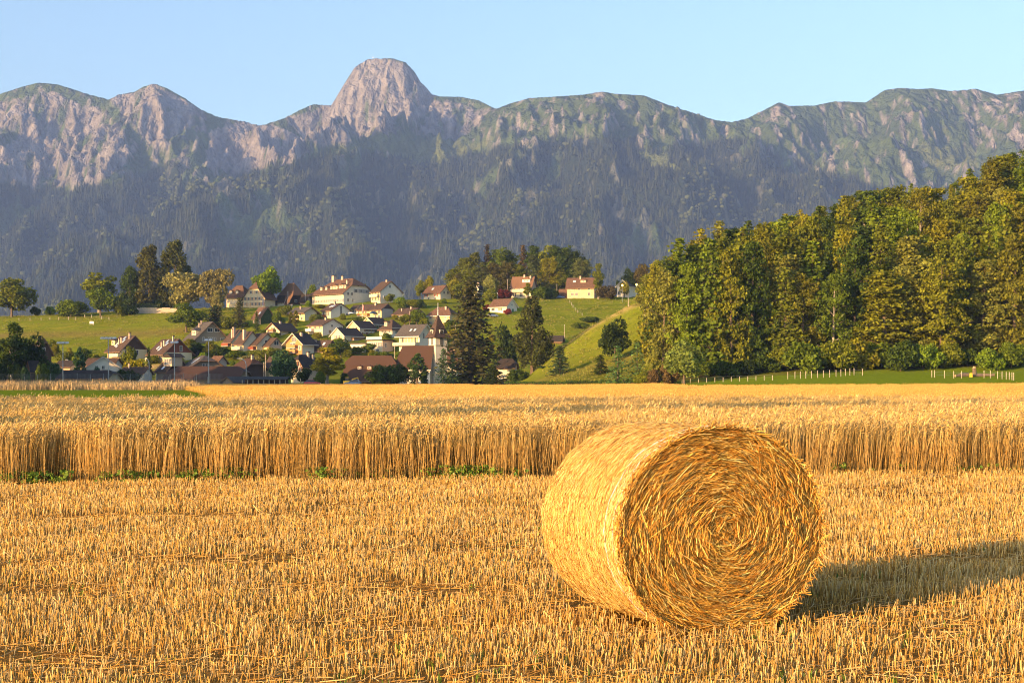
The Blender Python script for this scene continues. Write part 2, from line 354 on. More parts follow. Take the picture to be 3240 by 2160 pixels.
grass = np.array((0.066, 0.095, 0.030)) * (1 + 0.25 * g1) ; lime = np.array((0.205, 0.188, 0.18)) * np.clip(1 + 0.25 * streak[:, None] + 0.2 * fine[:, None] + 0.22 * crag[:, None] - 0.35 * sstep(led, 0.4, 0.5)[:, None], 0.3, 1.7)
wood = np.array((0.022, 0.032, 0.016)) * np.ones_like(g1)
mcol[:, :3] = grass * (1 - rock[:, None]) + lime * rock[:, None]
mcol[:, :3] = mcol[:, :3] * (1 - forest[:, None]) + wood * forest[:, None]
mcol[:, :3] = mcol[:, :3] * (1 - 0.8 * mead[:, None]) + np.array((0.12, 0.14, 0.045)) * 0.8 * mead[:, None]
mcol = np.clip(mcol, 0.005, 1)
F = grid_faces(len(mx_), len(my_)); F = F[keep[F].all(1)]
used = np.zeros(len(qx), bool); used[F.ravel()] = True; remap = np.cumsum(used) - 1
m_mount = mat('mountain', (0.2, 0.2, 0.2), rough=0.95, var=0.34, scale=0.05, stretch=(1, 0.6, 0.45), vcol='tint', spec=0.0)
mn = m_mount.node_tree; mtc = mn.nodes.new('ShaderNodeTexCoord'); mds = mn.nodes.new('ShaderNodeTexNoise'); mds.inputs['Scale'].default_value = 0.012; mds.inputs['Detail'].default_value = 6
mn.links.new(mtc.outputs['Object'], mds.inputs['Vector']); mad = mn.nodes.new('ShaderNodeVectorMath'); mad.operation = 'MULTIPLY_ADD'; mad.inputs[1].default_value = (70, 70, 70)
mn.links.new(mds.outputs['Color'], mad.inputs[0]); mn.links.new(mtc.outputs['Object'], mad.inputs[2]); hsum = None
for k, (vs, amp, st) in enumerate(((0.011, 26.0, (1, 0.5, 0.4)), (0.03, 9.0, (1, 0.6, 0.5)), (0.075, 3.5, (1, 0.7, 0.8)))):
    mmp = mn.nodes.new('ShaderNodeMapping'); mmp.inputs['Scale'].default_value = st; mmp.inputs['Rotation'].default_value = (0, 0.25 * (k - 1), 0.3 * k); mn.links.new(mad.outputs[0], mmp.inputs[0])
    vo = mn.nodes.new('ShaderNodeTexVoronoi'); vo.feature = 'DISTANCE_TO_EDGE'; vo.inputs['Scale'].default_value = vs; mn.links.new(mmp.outputs[0], vo.inputs['Vector'])
    pw = mn.nodes.new('ShaderNodeMath'); pw.operation = 'MULTIPLY'; pw.inputs[1].default_value = amp; mcl = mn.nodes.new('ShaderNodeMath'); mcl.operation = 'MINIMUM'; mcl.inputs[1].default_value = 0.35
    mn.links.new(vo.outputs['Distance'], mcl.inputs[0]); mn.links.new(mcl.outputs[0], pw.inputs[0])
    if hsum is None: hsum = pw.outputs[0]
    else:
        ad = mn.nodes.new('ShaderNodeMath'); mn.links.new(hsum, ad.inputs[0]); mn.links.new(pw.outputs[0], ad.inputs[1]); hsum = ad.outputs[0]
mbp = mn.nodes.new('ShaderNodeBump'); mbp.inputs['Distance'].default_value = 2.6; mn.links.new(hsum, mbp.inputs['Height']); mn.links.new(mbp.outputs[0], mn.nodes['Principled BSDF'].inputs['Normal'])
VM = np.stack([qx, qy, Zm], 1)
mme = mesh_np('mountains', VM[used], remap[F], [m_mount], attrs={'tint': ('FLOAT_COLOR', mcol[used])}, smooth=False)
mountains = C(bpy.data.objects.new('mountains', mme)); tag(mountains, 'limestone mountain range with a blunt rocky summit', kind='structure')
# woods that cover the slopes: far too many trees to count, one mass
def conifer_far():
    b = MB(); n = 6
    for z0, z1, r in ((0.0, 0.55, 0.19), (0.3, 0.8, 0.14), (0.58, 1.0, 0.085)):
        pts = [(r * math.cos(2 * math.pi * k / n + z0 * 3) * (0.8 + 0.4 * random.random()), r * math.sin(2 * math.pi * k / n + z0 * 3) * (0.8 + 0.4 * random.random()), z0) for k in range(n)] + [(0, 0, z1)]
        b.poly(pts, [(k, (k + 1) % n, n) for k in range(n)])
    return b
def blob_far():
    b = MB(); bm = bmesh.new(); bmesh.ops.create_icosphere(bm, subdivisions=1, radius=0.5)
    for v in bm.verts: v.co *= random.uniform(0.75, 1.15)
    b.poly([(v.co.x * 0.9, v.co.y * 0.9, v.co.z * 0.9 + 0.4) for v in bm.verts], [[v.index for v in f.verts] for f in bm.faces]); bm.free(); return b
def hide_proto(o):
    """prototypes are only sources of instances: kept out of the scene collection"""
    return o
def gn_scatter(name, pts, scl, rot, protos, mats=None, idx=None, tilt=None):
    """one object whose points carry instances of the given meshes"""
    me = bpy.data.meshes.new(name); n = len(pts)
    me.vertices.add(n); me.vertices.foreach_set('co', np.ascontiguousarray(pts, np.float32).ravel())
    a = me.attributes.new('iscale', 'FLOAT_VECTOR', 'POINT'); a.data.foreach_set('vector', np.ascontiguousarray(scl, np.float32).ravel())
    r3 = np.zeros((n, 3), np.float32); r3[:, 2] = rot
    if tilt is not None: r3[:, :2] = tilt
    a = me.attributes.new('irot', 'FLOAT_VECTOR', 'POINT'); a.data.foreach_set('vector', r3.ravel())
    a = me.attributes.new('pick', 'INT', 'POINT'); a.data.foreach_set('value', np.ascontiguousarray(idx if idx is not None else RNG.integers(0, len(protos), n), np.int32))
    o = C(bpy.data.objects.new(name, me))
    coll = bpy.data.collections.new(name + '_source')
    for i, p in enumerate(protos):
        q = bpy.data.objects.new('%s_source_%02d' % (name, i), p); coll.objects.link(q)
    ng = bpy.data.node_groups.new(name, 'GeometryNodeTree')
    ng.interface.new_socket('Geometry', in_out='INPUT', socket_type='NodeSocketGeometry'); ng.interface.new_socket('Geometry', in_out='OUTPUT', socket_type='NodeSocketGeometry')
    N = ng.nodes.new; L = ng.links.new
    gi = N('NodeGroupInput'); go = N('NodeGroupOutput'); mp = N('GeometryNodeMeshToPoints'); ip = N('GeometryNodeInstanceOnPoints')
    ci = N('GeometryNodeCollectionInfo'); ci.inputs['Collection'].default_value = coll; ci.inputs['Separate Children'].default_value = True; ci.inputs['Reset Children'].default_value = True
    def attr(nm, t):
        x = N('GeometryNodeInputNamedAttribute'); x.data_type = t; x.inputs['Name'].default_value = nm; return x.outputs[0]
    e2r = N('FunctionNodeEulerToRotation')
    L(gi.outputs[0], mp.inputs['Mesh']); L(mp.outputs[0], ip.inputs['Points']); L(ci.outputs[0], ip.inputs['Instance'])
    ip.inputs['Pick Instance'].default_value = True
    L(attr('pick', 'INT'), ip.inputs['Instance Index']); L(attr('irot', 'FLOAT_VECTOR'), e2r.inputs[0]); L(e2r.outputs[0], ip.inputs['Rotation'])
    L(attr('iscale', 'FLOAT_VECTOR'), ip.inputs['Scale']); L(ip.outputs[0], go.inputs[0])
    md = o.modifiers.new('scatter', 'NODES'); md.node_group = ng
    return o
m_farcon = mat('far_conifer', (0.036, 0.044, 0.021), rough=0.9, var=0.1, scale=0.02, spec=0.05, irand=0.45)
m_farleaf = mat('far_broadleaf', (0.07, 0.085, 0.03), rough=0.9, var=0.1, scale=0.02, spec=0.05, irand=0.4)
fm = forest * used * (SX > -40) * (SX < 2400)
# thinner cells where the grid is fine, so that the stand is even
cell = np.where(qy < 5000, 20.0, 7.5) * 8.5 * (qy < 7050)
prob = fm * cell / 230.0
cand = np.where(RNG.random(len(qx)) < prob)[0]
extra = np.where(RNG.random(len(qx)) < np.clip(prob - 0.5, 0, 1))[0]
cand = np.concatenate([cand, extra]); nC = len(cand)
pts = VM[cand] + np.stack([RNG.uniform(-6, 6, nC), RNG.uniform(-6, 6, nC), np.full(nC, -2.5)], 1)
decid = (fbm(qx / 300, qy / 300, 181, 3)[cand] + RNG.normal(0, 0.25, nC)) > 0.42
hh = RNG.uniform(17, 36, nC) * np.where(decid, 0.62, 1)
scl = np.stack([hh * np.where(decid, 1.1, 1.0), hh * np.where(decid, 1.1, 1.0), hh], 1)
mc = [conifer_far().mesh('far_conifer_%d' % i, m_farcon) for i in range(3)] + [blob_far().mesh('far_leaf_%d' % i, m_farleaf) for i in range(2)]
pick = np.where(decid, RNG.integers(3, 5, nC), RNG.integers(0, 3, nC))
mw = gn_scatter('mountain_forest', pts, scl, RNG.uniform(0, 6.28, nC), mc, idx=pick)
tag(mw, 'dark conifer forest covering the lower mountain slopes', kind='stuff')
print('mountain trees', nC, 'mountain faces', len(F))
# ------------------------------------------------------------------ trees: prototypes of height 1 and about the given width
m_bark = mat('bark', (0.13, 0.095, 0.065), rough=0.95, var=0.3, scale=6, bump=0.02)
m_palebark = mat('pale_bark', (0.30, 0.26, 0.21), rough=0.9, var=0.4, scale=8, bump=0.01)
m_leaf = mat('leaf', (0.1, 0.12, 0.03), rough=0.65, var=0.25, scale=5.0, objcol=True, trans=0.3, island=0.42, spec=0.04)
def unit(v): return v / np.maximum(np.linalg.norm(v, axis=1, keepdims=True), 1e-9)
def leaf_quads(pos, nrm, size, rng, jit=0.7, aspect=1.0, bend=0.0):
    n = len(pos); nn = unit(nrm * (1 - jit) + rng.normal(size=(n, 3)) * jit)
    t = unit(np.cross(nn, rng.normal(size=(n, 3)))); b = np.cross(nn, t)
    s = size[:, None] * 0.5; a = t * s * aspect; c = b * s
    V = np.stack([pos - a - c, pos + a - c * 0.6, pos + a * 0.8 + c, pos - a * 0.7 + c], 1).reshape(-1, 3)
    return V, np.arange(4 * n).reshape(n, 4)
def lobes_crown(centres, radii, per, size, rng, squash=0.85, jit=0.65, inner=0.25):
    Ps, Ns, Ss = [], [], []
    for c, r in zip(centres, radii):
        k = max(8, int(per * (r / np.mean(radii)) ** 2)); d = unit(rng.normal(size=(k, 3)))
        rad = r * (1 - inner * rng.random(k) ** 2) * (1 + 0.12 * rng.normal(size=k))
        p = c + d * rad[:, None] * np.array([1, 1, squash]); Ps.append(p); Ns.append(d)
        Ss.append(size * rng.uniform(0.6, 1.5, k))
    return leaf_quads(np.concatenate(Ps), np.concatenate(Ns), np.concatenate(Ss), rng, jit)
PROTO = {}
def add_proto(name, crown, trunk, width, bark=None):
    V, F = crown
    width = 2 * np.percentile(np.abs(V[:, :2]), 98.5); hgt = np.percentile(V[:, 2], 99.9)
    PROTO[name] = (mesh_np(name + '_crown', V, F, [m_leaf]), trunk.mesh(name + '_trunk', bark or m_bark) if trunk else None, width, hgt)
def limb(tb, p0, p1, r0, r1, rng, sag=0.03):
    p0, p1 = np.array(p0), np.array(p1); m = (p0 + p1) / 2 + rng.normal(size=3) * sag
    tb.tube([p0, m, p1], [r0, (r0 + r1) / 2, r1], n=5, cap=False)
def proto_broad(name, seed, nl=22, wid=0.8, base=0.16, per=230, size=0.034, top=0.9, lob=(0.1, 0.17), bark=None, jag=0.1, trunk=0.02, fork=0.28):
    rng = np.random.default_rng(seed); cs, rs = [], []
    zc, hz = (base + top) / 2, (top - base) / 2
    for i in range(nl):
        d = unit(rng.normal(size=(1, 3)))[0]; rr = rng.uniform(0.45, 0.92) if i > nl * 0.25 else rng.uniform(0, 0.5)
        wz = 1.0 - 0.35 * max(0, d[2] * rr); r = rng.uniform(*lob)
        cs.append(np.array([d[0] * rr * wid / 2 * wz * 0.86, d[1] * rr * wid / 2 * wz * 0.86, zc + d[2] * rr * hz * 0.92]) + rng.normal(size=3) * jag * 0.12); rs.append(r)
    cs = np.array(cs); rs = np.array(rs); tb = MB()
    tb.tube([(0, 0, -0.04), (0.005, 0.004, fork * 0.5), (rng.normal() * 0.01, 0, fork), (0.01, 0, zc)], [trunk * 1.5, trunk, trunk * 0.9, trunk * 0.4], n=7)
    for c in cs[rng.permutation(nl)[:11]]: limb(tb, (0.0, 0, fork + rng.uniform(0, 0.15)), c * np.array([0.9, 0.9, 1]), trunk * 0.55, trunk * 0.12, rng)
    add_proto(name, lobes_crown(cs, rs, per, size, rng), tb, wid, bark)
def proto_spruce(name, seed, wid=0.34, whorls=30, droop=0.35, base=0.04, nb=10, size=0.02, power=0.85, up=0.0, quads=7, fill=1.0):
    rng = np.random.default_rng(seed); P, N, S = [], [], []; tb = MB()
    tb.tube([(0, 0, -0.03), (0, 0, 0.5), (0, 0, 0.99)], [0.014, 0.009, 0.001], n=6)
    for i in range(whorls):
        z = base + (0.985 - base) * (i / (whorls - 1)) ** 0.92; rz = wid / 2 * (1 - z) ** power + 0.006
        for k in range(nb):
            a = rng.uniform(0, 6.283); L = rz * rng.uniform(0.62, 1.12); q = max(3, int(quads * (0.35 + 0.65 * L / (wid / 2))))
            for j in range(q):
                t = (j + rng.uniform(0.2, 1)) / q; t = t ** (1 / fill)
                zz = z + up * L * t - droop * L * t * t + rng.normal() * 0.004
                side = rng.normal() * 0.012 * (1 + 1.5 * t)
                P.append((math.cos(a) * L * t - math.sin(a) * side, math.sin(a) * L * t + math.cos(a) * side, zz))
                N.append((math.cos(a) * 0.6, math.sin(a) * 0.6, 0.5)); S.append(size * rng.uniform(0.7, 1.5) * (1.15 - 0.3 * z))
            if i % 2 == 0 and k % 2 == 0: tb.tube([(0, 0, z), (math.cos(a) * L * 0.9, math.sin(a) * L * 0.9, z + up * L * 0.9 - droop * L * 0.8)], [0.003, 0.0008], n=3, cap=False)
    add_proto(name, leaf_quads(np.array(P), np.array(N), np.array(S), rng, 0.55, 1.3), tb, wid)
def proto_column(name, seed, wid=0.3, n=90, lob=(0.03, 0.05), per=70, size=0.02, prof=None, base=0.03, bark=None):
    rng = np.random.default_rng(seed); cs, rs = [], []
    for i in range(n):
        z = base + (0.95 - base) * rng.random() ** 0.9; a = rng.uniform(0, 6.283)
        rr = wid / 2 * prof(z) * rng.uniform(0.55, 0.98); cs.append((math.cos(a) * rr, math.sin(a) * rr, z)); rs.append(rng.uniform(*lob) * (0.6 + 0.6 * prof(z)))
    tb = MB(); tb.tube([(0, 0, -0.04), (0, 0, 0.3), (0, 0, 0.85)], [0.025, 0.016, 0.004], n=6)
    for k in range(8): limb(tb, (0, 0, 0.15 + 0.08 * k), np.array(cs[k * 3]), 0.006, 0.002, rng, 0.01)
    add_proto(name, lobes_crown(np.array(cs), np.array(rs), per, size, rng, squash=1.3), tb, wid, bark)
for i in range(4): proto_broad('broad%d' % i, 30 + i, nl=20 + 3 * i, wid=0.78 + 0.05 * i)
def proto_branch(name, seed, wid=0.5, base=0.1, nb=46, shape=None, size=0.015, tw=7, per=26, bark=None, trunk=0.016, up=0.35, spread=0.022):
    rng = np.random.default_rng(seed); tb = MB(); P, N = [], []; lean = rng.normal(0, 0.015, 2)
    tb.tube([(0, 0, -0.04), (lean[0] * 0.4, lean[1] * 0.4, 0.35), (lean[0], lean[1], 0.7), (lean[0] * 1.5, lean[1] * 1.5, 0.95)], [trunk * 1.4, trunk, trunk * 0.6, trunk * 0.1], n=7)
    for i in range(nb):
        z = base + (0.97 - base) * ((i + rng.random()) / nb); a = i * 2.4 + rng.normal(0, 0.5); r = wid / 2 * shape(z) * rng.uniform(0.55, 1.12) + 0.01
        z0 = max(0.03, z - r * up * 0.9); p0 = np.array([lean[0] * z, lean[1] * z, z0]); p1 = np.array([math.cos(a) * r + lean[0] * z, math.sin(a) * r + lean[1] * z, min(0.985, z0 + r * up + rng.normal(0, 0.012))])
        if i % 2 == 0: limb(tb, p0, p1 * np.array([0.95, 0.95, 1]), trunk * 0.4 * (1.1 - z), 0.0012, rng, 0.012)
        for k in range(tw):
            t = rng.uniform(0.25, 1.0); c = p0 + (p1 - p0) * t + rng.normal(0, 1, 3) * np.array([0.03, 0.03, 0.022]) * (0.5 + r / (wid / 2)); m = int(per * rng.uniform(0.6, 1.4))
            q = c + rng.normal(0, 1, (m, 3)) * np.array([spread, spread, spread * 0.55]); P.append(q); d = c - np.array([0, 0, z0]); N.append(np.tile(np.array([d[0] * 2.5, d[1] * 2.5, 0.25]), (m, 1)))
    P = np.concatenate(P); N = unit(np.concatenate(N)); add_proto(name, leaf_quads(P, N, size * rng.uniform(0.6, 1.5, len(P)), rng, 0.5, 1.15), tb, wid, bark)
dome = lambda z: max(0.05, math.sin(math.pi * min(1, 0.12 + 0.86 * z)) ** 0.7); cone = lambda z: (1 - z) ** 0.75 * min(1, 0.45 + z * 2.2) + 0.03; egg = lambda z: max(0.04, (1 - abs(z - 0.42) / 0.6 * (1.0 if z > 0.42 else 0.75)) ** 0.6)
proto_branch('forest0', 41, wid=0.52, base=0.16, shape=dome); proto_branch('forest1', 42, wid=0.58, base=0.06, shape=egg, nb=54); proto_branch('forest2', 43, wid=0.42, base=0.26, shape=dome, bark=m_palebark, trunk=0.012)
proto_branch('forest3', 44, wid=0.62, base=0.05, shape=dome, nb=58, per=24); proto_branch('forest4', 45, wid=0.4, base=0.06, shape=cone, nb=54, up=0.6); proto_branch('forest5', 46, wid=0.48, base=0.22, shape=egg, bark=m_palebark, trunk=0.012, nb=40)
proto_branch('forest6', 47, wid=0.5, base=0.02, shape=egg, nb=60); proto_branch('forest7', 48, wid=0.56, base=0.03, shape=dome, nb=50, per=20, bark=m_palebark, spread=0.028)
proto_broad('loose', 51, nl=16, wid=0.8, base=0.38, lob=(0.07, 0.11), size=0.03, per=130, bark=m_palebark, fork=0.4)
proto_broad('willow', 52, nl=30, wid=0.95, base=0.08, lob=(0.09, 0.15), size=0.024, per=330)
proto_broad('birch', 53, nl=26, wid=0.42, base=0.14, lob=(0.05, 0.09), size=0.02, per=170, bark=m_palebark)
proto_broad('bush0', 61, nl=18, wid=1.15, base=0.05, top=0.85, lob=(0.16, 0.26), size=0.055, per=230, trunk=0.015, fork=0.12)
proto_broad('bush1', 62, nl=24, wid=1.5, base=0.02, top=0.82, lob=(0.16, 0.25), size=0.05, per=210, trunk=0.012, fork=0.1)
proto_spruce('spruce0', 71); proto_spruce('spruce1', 72, wid=0.4, whorls=26, droop=0.5, size=0.022, nb=11)
proto_spruce('spruce2', 73, wid=0.46, whorls=34, droop=0.45, size=0.017, nb=14, quads=9, power=0.7)
proto_spruce('larch', 74, wid=0.5, whorls=34, droop=0.16, up=0.16, size=0.018, nb=7, power=0.9)
proto_column('sequoia', 81, wid=0.42, n=150, prof=lambda z: min(1.0, (1 - z) * 1.7 + 0.08) * (0.8 + 0.2 * min(1, z * 6)), lob=(0.022, 0.045), per=55, size=0.015)
proto_column('tufted', 82, wid=0.46, n=95, prof=lambda z: math.sin(math.pi * min(1, 0.16 + z * 0.86)) ** 0.55, lob=(0.04, 0.07), per=95, size=0.02)
proto_column('cypress', 83, wid=0.3, n=60, prof=lambda z: min(1, (1 - z) * 2.2 + 0.05) * (0.75 + 0.25 * min(1, z * 5)), lob=(0.03, 0.05), per=60, size=0.024)
TREES = []
def place_tree(kind, X, Y, Z, h, wid, color, label, name='tree', cat='tree', group=None, rz=None):
    cm, tm, pw, ph = PROTO[kind]
    root = empty(name, (X, Y, Z - 0.15), random.uniform(0, 6.28) if rz is None else rz)
    k = wid / pw; root.scale = (k, k, h / ph)
    if tm:
        t = C(bpy.data.objects.new('trunk', tm)); t.parent = root
    c = C(bpy.data.objects.new('crown', cm)); c.parent = root; c.color = tuple(1.4 * q for q in color) + (1,)
    tag(root, label, cat, group); TREES.append(root); return root
def tree(kind, x, yb, yt, wpx, color, label, name='tree', cat='tree', group=None, Y=None, ymin=60.0):
    if Y is None: p = on_ground(x, yb, ymin)
    else: X = (x - CX) / FOC * Y; p = Vector((X, Y, gz(X, Y)))
    Y = p.y; top = CAMH + (HZ - yt) / FOC * Y
    return place_tree(kind, p.x, Y, p.z, max(0.6, top - p.z), wpx / FOC * Y, color, label, name, cat, group)
OLIVE = (0.10, 0.115, 0.010); GOLD = (0.14, 0.135, 0.010); DEEP = (0.042, 0.065, 0.010); MID = (0.075, 0.105, 0.010); BRIGHT = (0.105, 0.155, 0.012)
RUST = (0.105, 0.105, 0.012); PALE = (0.17, 0.16, 0.05); DARK = (0.028, 0.044, 0.010); YEL = (0.19, 0.17, 0.010); RED = (0.085, 0.02, 0.016); BLUEG = (0.04, 0.08, 0.03)
# --- west meadow and hilltop
tree('broad2', 38, 1003, 880, 122, OLIVE, 'big round-crowned tree with several trunks on the meadow crest at the west edge', 'meadow_tree')
tree('bush0', 115, 994, 969, 32, DEEP, 'small dark bush standing alone on the meadow skyline', 'bush', 'bush')
tree('bush0', 160, 992, 968, 36, BRIGHT, 'small bright green bush by the meadow fence, beside a larger one', 'bush', 'bush')
tree('bush1', 224, 1003, 947, 100, MID, 'broad leafy thicket casting shade on the meadow crest', 'thicket', 'bush')
tree('loose', 313, 990, 862, 112, OLIVE, 'tall open-crowned tree rising behind a dense green tree on the meadow', 'meadow_tree')
tree('broad0', 318, 1004, 908, 92, MID, 'dense green tree with bare trunks below the open-crowned one', 'meadow_tree')
tree('bush0', 378, 1000, 935, 45, OLIVE, 'upright shrub at the end of the hilltop stone wall', 'shrub', 'bush')
tree('bush0', 408, 998, 968, 46, DEEP, 'low dark shrub in front of the hilltop stone wall end', 'shrub', 'bush')
tree('tufted', 412, 980, 841, 66, DEEP, 'shorter dark conifer left of the two tall hilltop giants', 'conifer')
tree('tufted', 472, 968, 774, 92, (0.062, 0.062, 0.014), 'tall tufted conifer, pointed top, first of the two hilltop giants', 'conifer')
tree('tufted', 552, 968, 758, 92, (0.055, 0.062, 0.014), 'tallest tufted conifer with rounded top on the hill', 'conifer')
tree('bush1', 505, 975, 935, 70, DEEP, 'dark undergrowth shrub at the feet of the tall tufted conifers', 'shrub', 'bush')
tree('willow', 594, 990, 862, 138, PALE, 'pale grey-green willow beside the tall hilltop conifers', 'willow')
tree('willow', 676, 1000, 850, 100, (0.14, 0.125, 0.045), 'taller pale willow in front of the mansard wing', 'willow')
tree('broad1', 590, 1052, 958, 112, MID, 'bushy green tree above the weathered wooden farmhouse', 'tree')
tree('spruce2', 682, 1040, 965, 86, DARK, 'wide dark evergreen behind the terraced houses', 'evergreen')
tree('birch', 690, 1006, 915, 36, PALE, 'slender pale birch in front of the curved-gable manor', 'birch')
tree('spruce1', 757, 1036, 940, 62, (0.06, 0.062, 0.018), 'broad spruce with lit tips below the curved-gable manor', 'spruce')
tree('bush0', 720, 1040, 1000, 50, OLIVE, 'yellowish shrub between the dark evergreen and the broad spruce', 'shrub', 'bush')
tree('broad3', 846, 966, 843, 86, BRIGHT, 'big bright green linden between the two hilltop manors', 'linden')
tree('bush0', 985, 925, 900, 32, MID, 'green treetop behind the hilltop barn with orange roof', 'tree', Y=612)
tree('cypress', 920, 1030, 983, 17, RUST, 'narrow reddish cypress, left one of a pair', 'cypress')
tree('cypress', 936, 1033, 980, 21, RUST, 'wider reddish cypress, right one of a pair', 'cypress')
tree('spruce0', 812, 1050, 984, 22, DEEP, 'very slim spruce beside the ivy-clad house', 'spruce')
tree('bush1', 905, 1000, 965, 62, OLIVE, 'sloping garden shrubbery under the hilltop path', 'shrub', 'bush')
tree('bush0', 880, 1030, 985, 42, MID, 'leafy bush between the ivy-clad house and the cypresses', 'bush', 'bush')
tree('bush0', 975, 972, 950, 22, BRIGHT, 'bright bush at the corner of the white manor', 'bush', 'bush')
tree('bush1', 1015, 975, 962, 42, GOLD, 'low golden hedge bush under the white manor windows', 'bush', 'bush')
# --- lower left, behind the sports fence
tree('birch', 40, 1200, 1017, 78, DEEP, 'tall dark birch in the shaded garden behind the sports fence', 'birch', Y=372)
tree('broad1', 100, 1198, 1058, 96, DARK, 'dark broad tree in front of the half-hidden brown house', 'tree', Y=380)
tree('broad0', 5, 1200, 1075, 70, DARK, 'dark tree cut by the west edge behind the sports fence', 'tree', Y=388)
tree('broad0', 160, 1130, 1072, 34, OLIVE, 'small orchard tree at the foot of the meadow, darker of two', 'orchard_tree')
tree('broad2', 176, 1135, 1085, 36, GOLD, 'small sunlit orchard tree at the foot of the meadow', 'orchard_tree')
tree('birch', 217, 1145, 1097, 26, YEL, 'small yellow-green tree between the orchard and the dark cypress', 'tree')
tree('cypress', 250, 1188, 1096, 40, BLUEG, 'dark green column-shaped cypress next to the shaded white house', 'cypress', Y=395)
tree('bush0', 272, 1140, 1100, 50, MID, 'leafy bush behind the dark column cypress', 'bush', 'bush')
tree('bush1', 205, 1150, 1110, 52, OLIVE, 'brownish hedge tree behind the west floodlight mast', 'bush', 'bush')
for i, (x, yt, wd, cl, lb) in enumerate([(12, 1150, 46, DARK, 'dark fence-side bush nearest the west edge'), (50, 1150, 40, DEEP, 'second fence-side bush from the west edge'), (82, 1158, 34, BLUEG, 'blue-green fence-side bush by the small hut'),
        (140, 1148, 50, MID, 'round green fence-side bush right of the small hut'), (178, 1146, 52, BLUEG, 'wide fence-side bush before the tennis clubhouse'), (262, 1170, 38, DARK, 'dark bush in front of the clubhouse roof')]):
    tree('bush%d' % (i % 2), x, 1204, yt, wd, cl, lb, 'bush', 'bush', Y=362)
tree('bush0', 303, 1160, 1122, 32, OLIVE, 'bush between the shaded white house and the first chalet', 'bush', 'bush', Y=430)
tree('spruce0', 471, 1188, 1096, 26, DARK, 'thin dark spruce between the two big chalets and the fence', 'spruce', Y=405)
tree('broad0', 405, 1160, 1095, 46, OLIVE, 'sunlit garden tree below the first big chalet', 'garden_tree', Y=420)
tree('bush1', 420, 1165, 1135, 75, YEL, 'sunny yellow-green shrub bank below the first big chalet', 'shrub', 'bush', Y=414)
tree('bush1', 400, 1195, 1168, 90, DARK, 'dark hedge shrub behind the middle of the sports fence', 'shrub', 'bush', Y=385)
tree('bush0', 310, 1198, 1160, 28, BLUEG, 'small conifer-like shrub against the shaded white gable', 'shrub', 'bush', Y=392)
tree('broad1', 625, 1125, 1082, 70, DEEP, 'dark garden tree below the weathered farmhouse gable', 'garden_tree')
tree('broad2', 664, 1130, 1075, 46, GOLD, 'golden garden tree beside the weathered farmhouse', 'garden_tree')
tree('bush1', 700, 1128, 1095, 70, DEEP, 'dark shrub bank under the first terraced house', 'shrub', 'bush')
tree('bush1', 600, 1124, 1098, 60, DARK, 'dark bush between the second chalet and the golden tree', 'bush', 'bush')
tree('bush1', 752, 1136, 1108, 75, MID, 'green hedge below the terraced houses, western half', 'hedge', 'hedge')
tree('bush1', 822, 1136, 1104, 62, OLIVE, 'olive hedge below the terraced houses, eastern half', 'hedge', 'hedge')
tree('bush1', 790, 1148, 1122, 70, PALE, 'pale grassy shrub below the terraced houses', 'shrub', 'bush')
tree('broad0', 855, 1140, 1098, 60, OLIVE, 'olive garden tree at the corner of the orange timber chalet', 'garden_tree')
tree('broad2', 893, 1207, 1107, 90, BLUEG, 'big dark chestnut tree at the end of the long open shelter', 'chestnut_tree', Y=382)
tree('broad0', 962, 1208, 1163, 44, DARK, 'small very dark round tree beside the yellow birch', 'tree', Y=376)
tree('birch', 1035, 1212, 1096, 96, YEL, 'yellow-green spreading tree in front of the long brown barn', 'tree', Y=372)
tree('bush0', 1010, 1211, 1172, 42, MID, 'bush at the foot of the yellow-green spreading tree', 'bush', 'bush', Y=368)
tree('broad1', 1078, 1132, 1070, 74, DEEP, 'bushy dark tree above the long brown barn', 'tree')
tree('bush0', 1098, 1132, 1092, 36, OLIVE, 'olive bush left of the white garages', 'bush', 'bush')
tree('broad0', 1166, 1122, 1085, 42, MID, 'small garden tree in front of the flat-roofed terrace house', 'garden_tree')
tree('bush1', 1205, 1130, 1110, 66, MID, 'low green hedge over the barn ridge', 'hedge', 'hedge')
tree('bush0', 1093, 1205, 1178, 34, DEEP, 'dark shrub beside the excavator', 'shrub', 'bush', Y=374)
tree('bush1', 1228, 1211, 1152, 112, DEEP, 'wide dark shrubbery hiding the barn end near the church', 'shrub', 'bush', Y=376)
tree('broad1', 1272, 1212, 1150, 50, DARK, 'dark bush against the white nave wall', 'bush', 'bush', Y=374)
tree('cypress', 1320, 1214, 1116, 66, (0.05, 0.085, 0.02), 'pointed leafy tree in front of the church nave', 'tree', Y=372)
tree('larch', 1402, 1213, 1100, 56, BLUEG, 'young airy larch in front of the church tower', 'larch', Y=372)
tree('larch', 1432, 1213, 1118, 50, BLUEG, 'second young larch between church tower and giant spruce', 'larch', Y=374)
tree('spruce2', 1492, 1214, 884, 195, (0.045, 0.045, 0.016), 'giant drooping spruce right beside the church', 'spruce', Y=384)
tree('broad1', 1600, 1150, 1027, 72, DARK, 'dark round tree between the giant spruce and the sequoia', 'tree', Y=425)
tree('sequoia', 1684, 1214, 934, 118, (0.048, 0.055, 0.014), 'dense cone-shaped sequoia with sunlit russet tip', 'sequoia', Y=382)
tree('spruce0', 1772, 1208, 1092, 70, (0.035, 0.06, 0.028), 'small blue-green spruce at the foot of the grassy spur', 'spruce', Y=330)
tree('spruce1', 1560, 1212, 1150, 70, DARK, 'dark young fir between the giant spruce and the sequoia', 'fir', Y=372)
tree('spruce0', 1900, 1206, 1120, 55, DARK, 'dark spruce left of the two bright young conifers', 'spruce', Y=318)
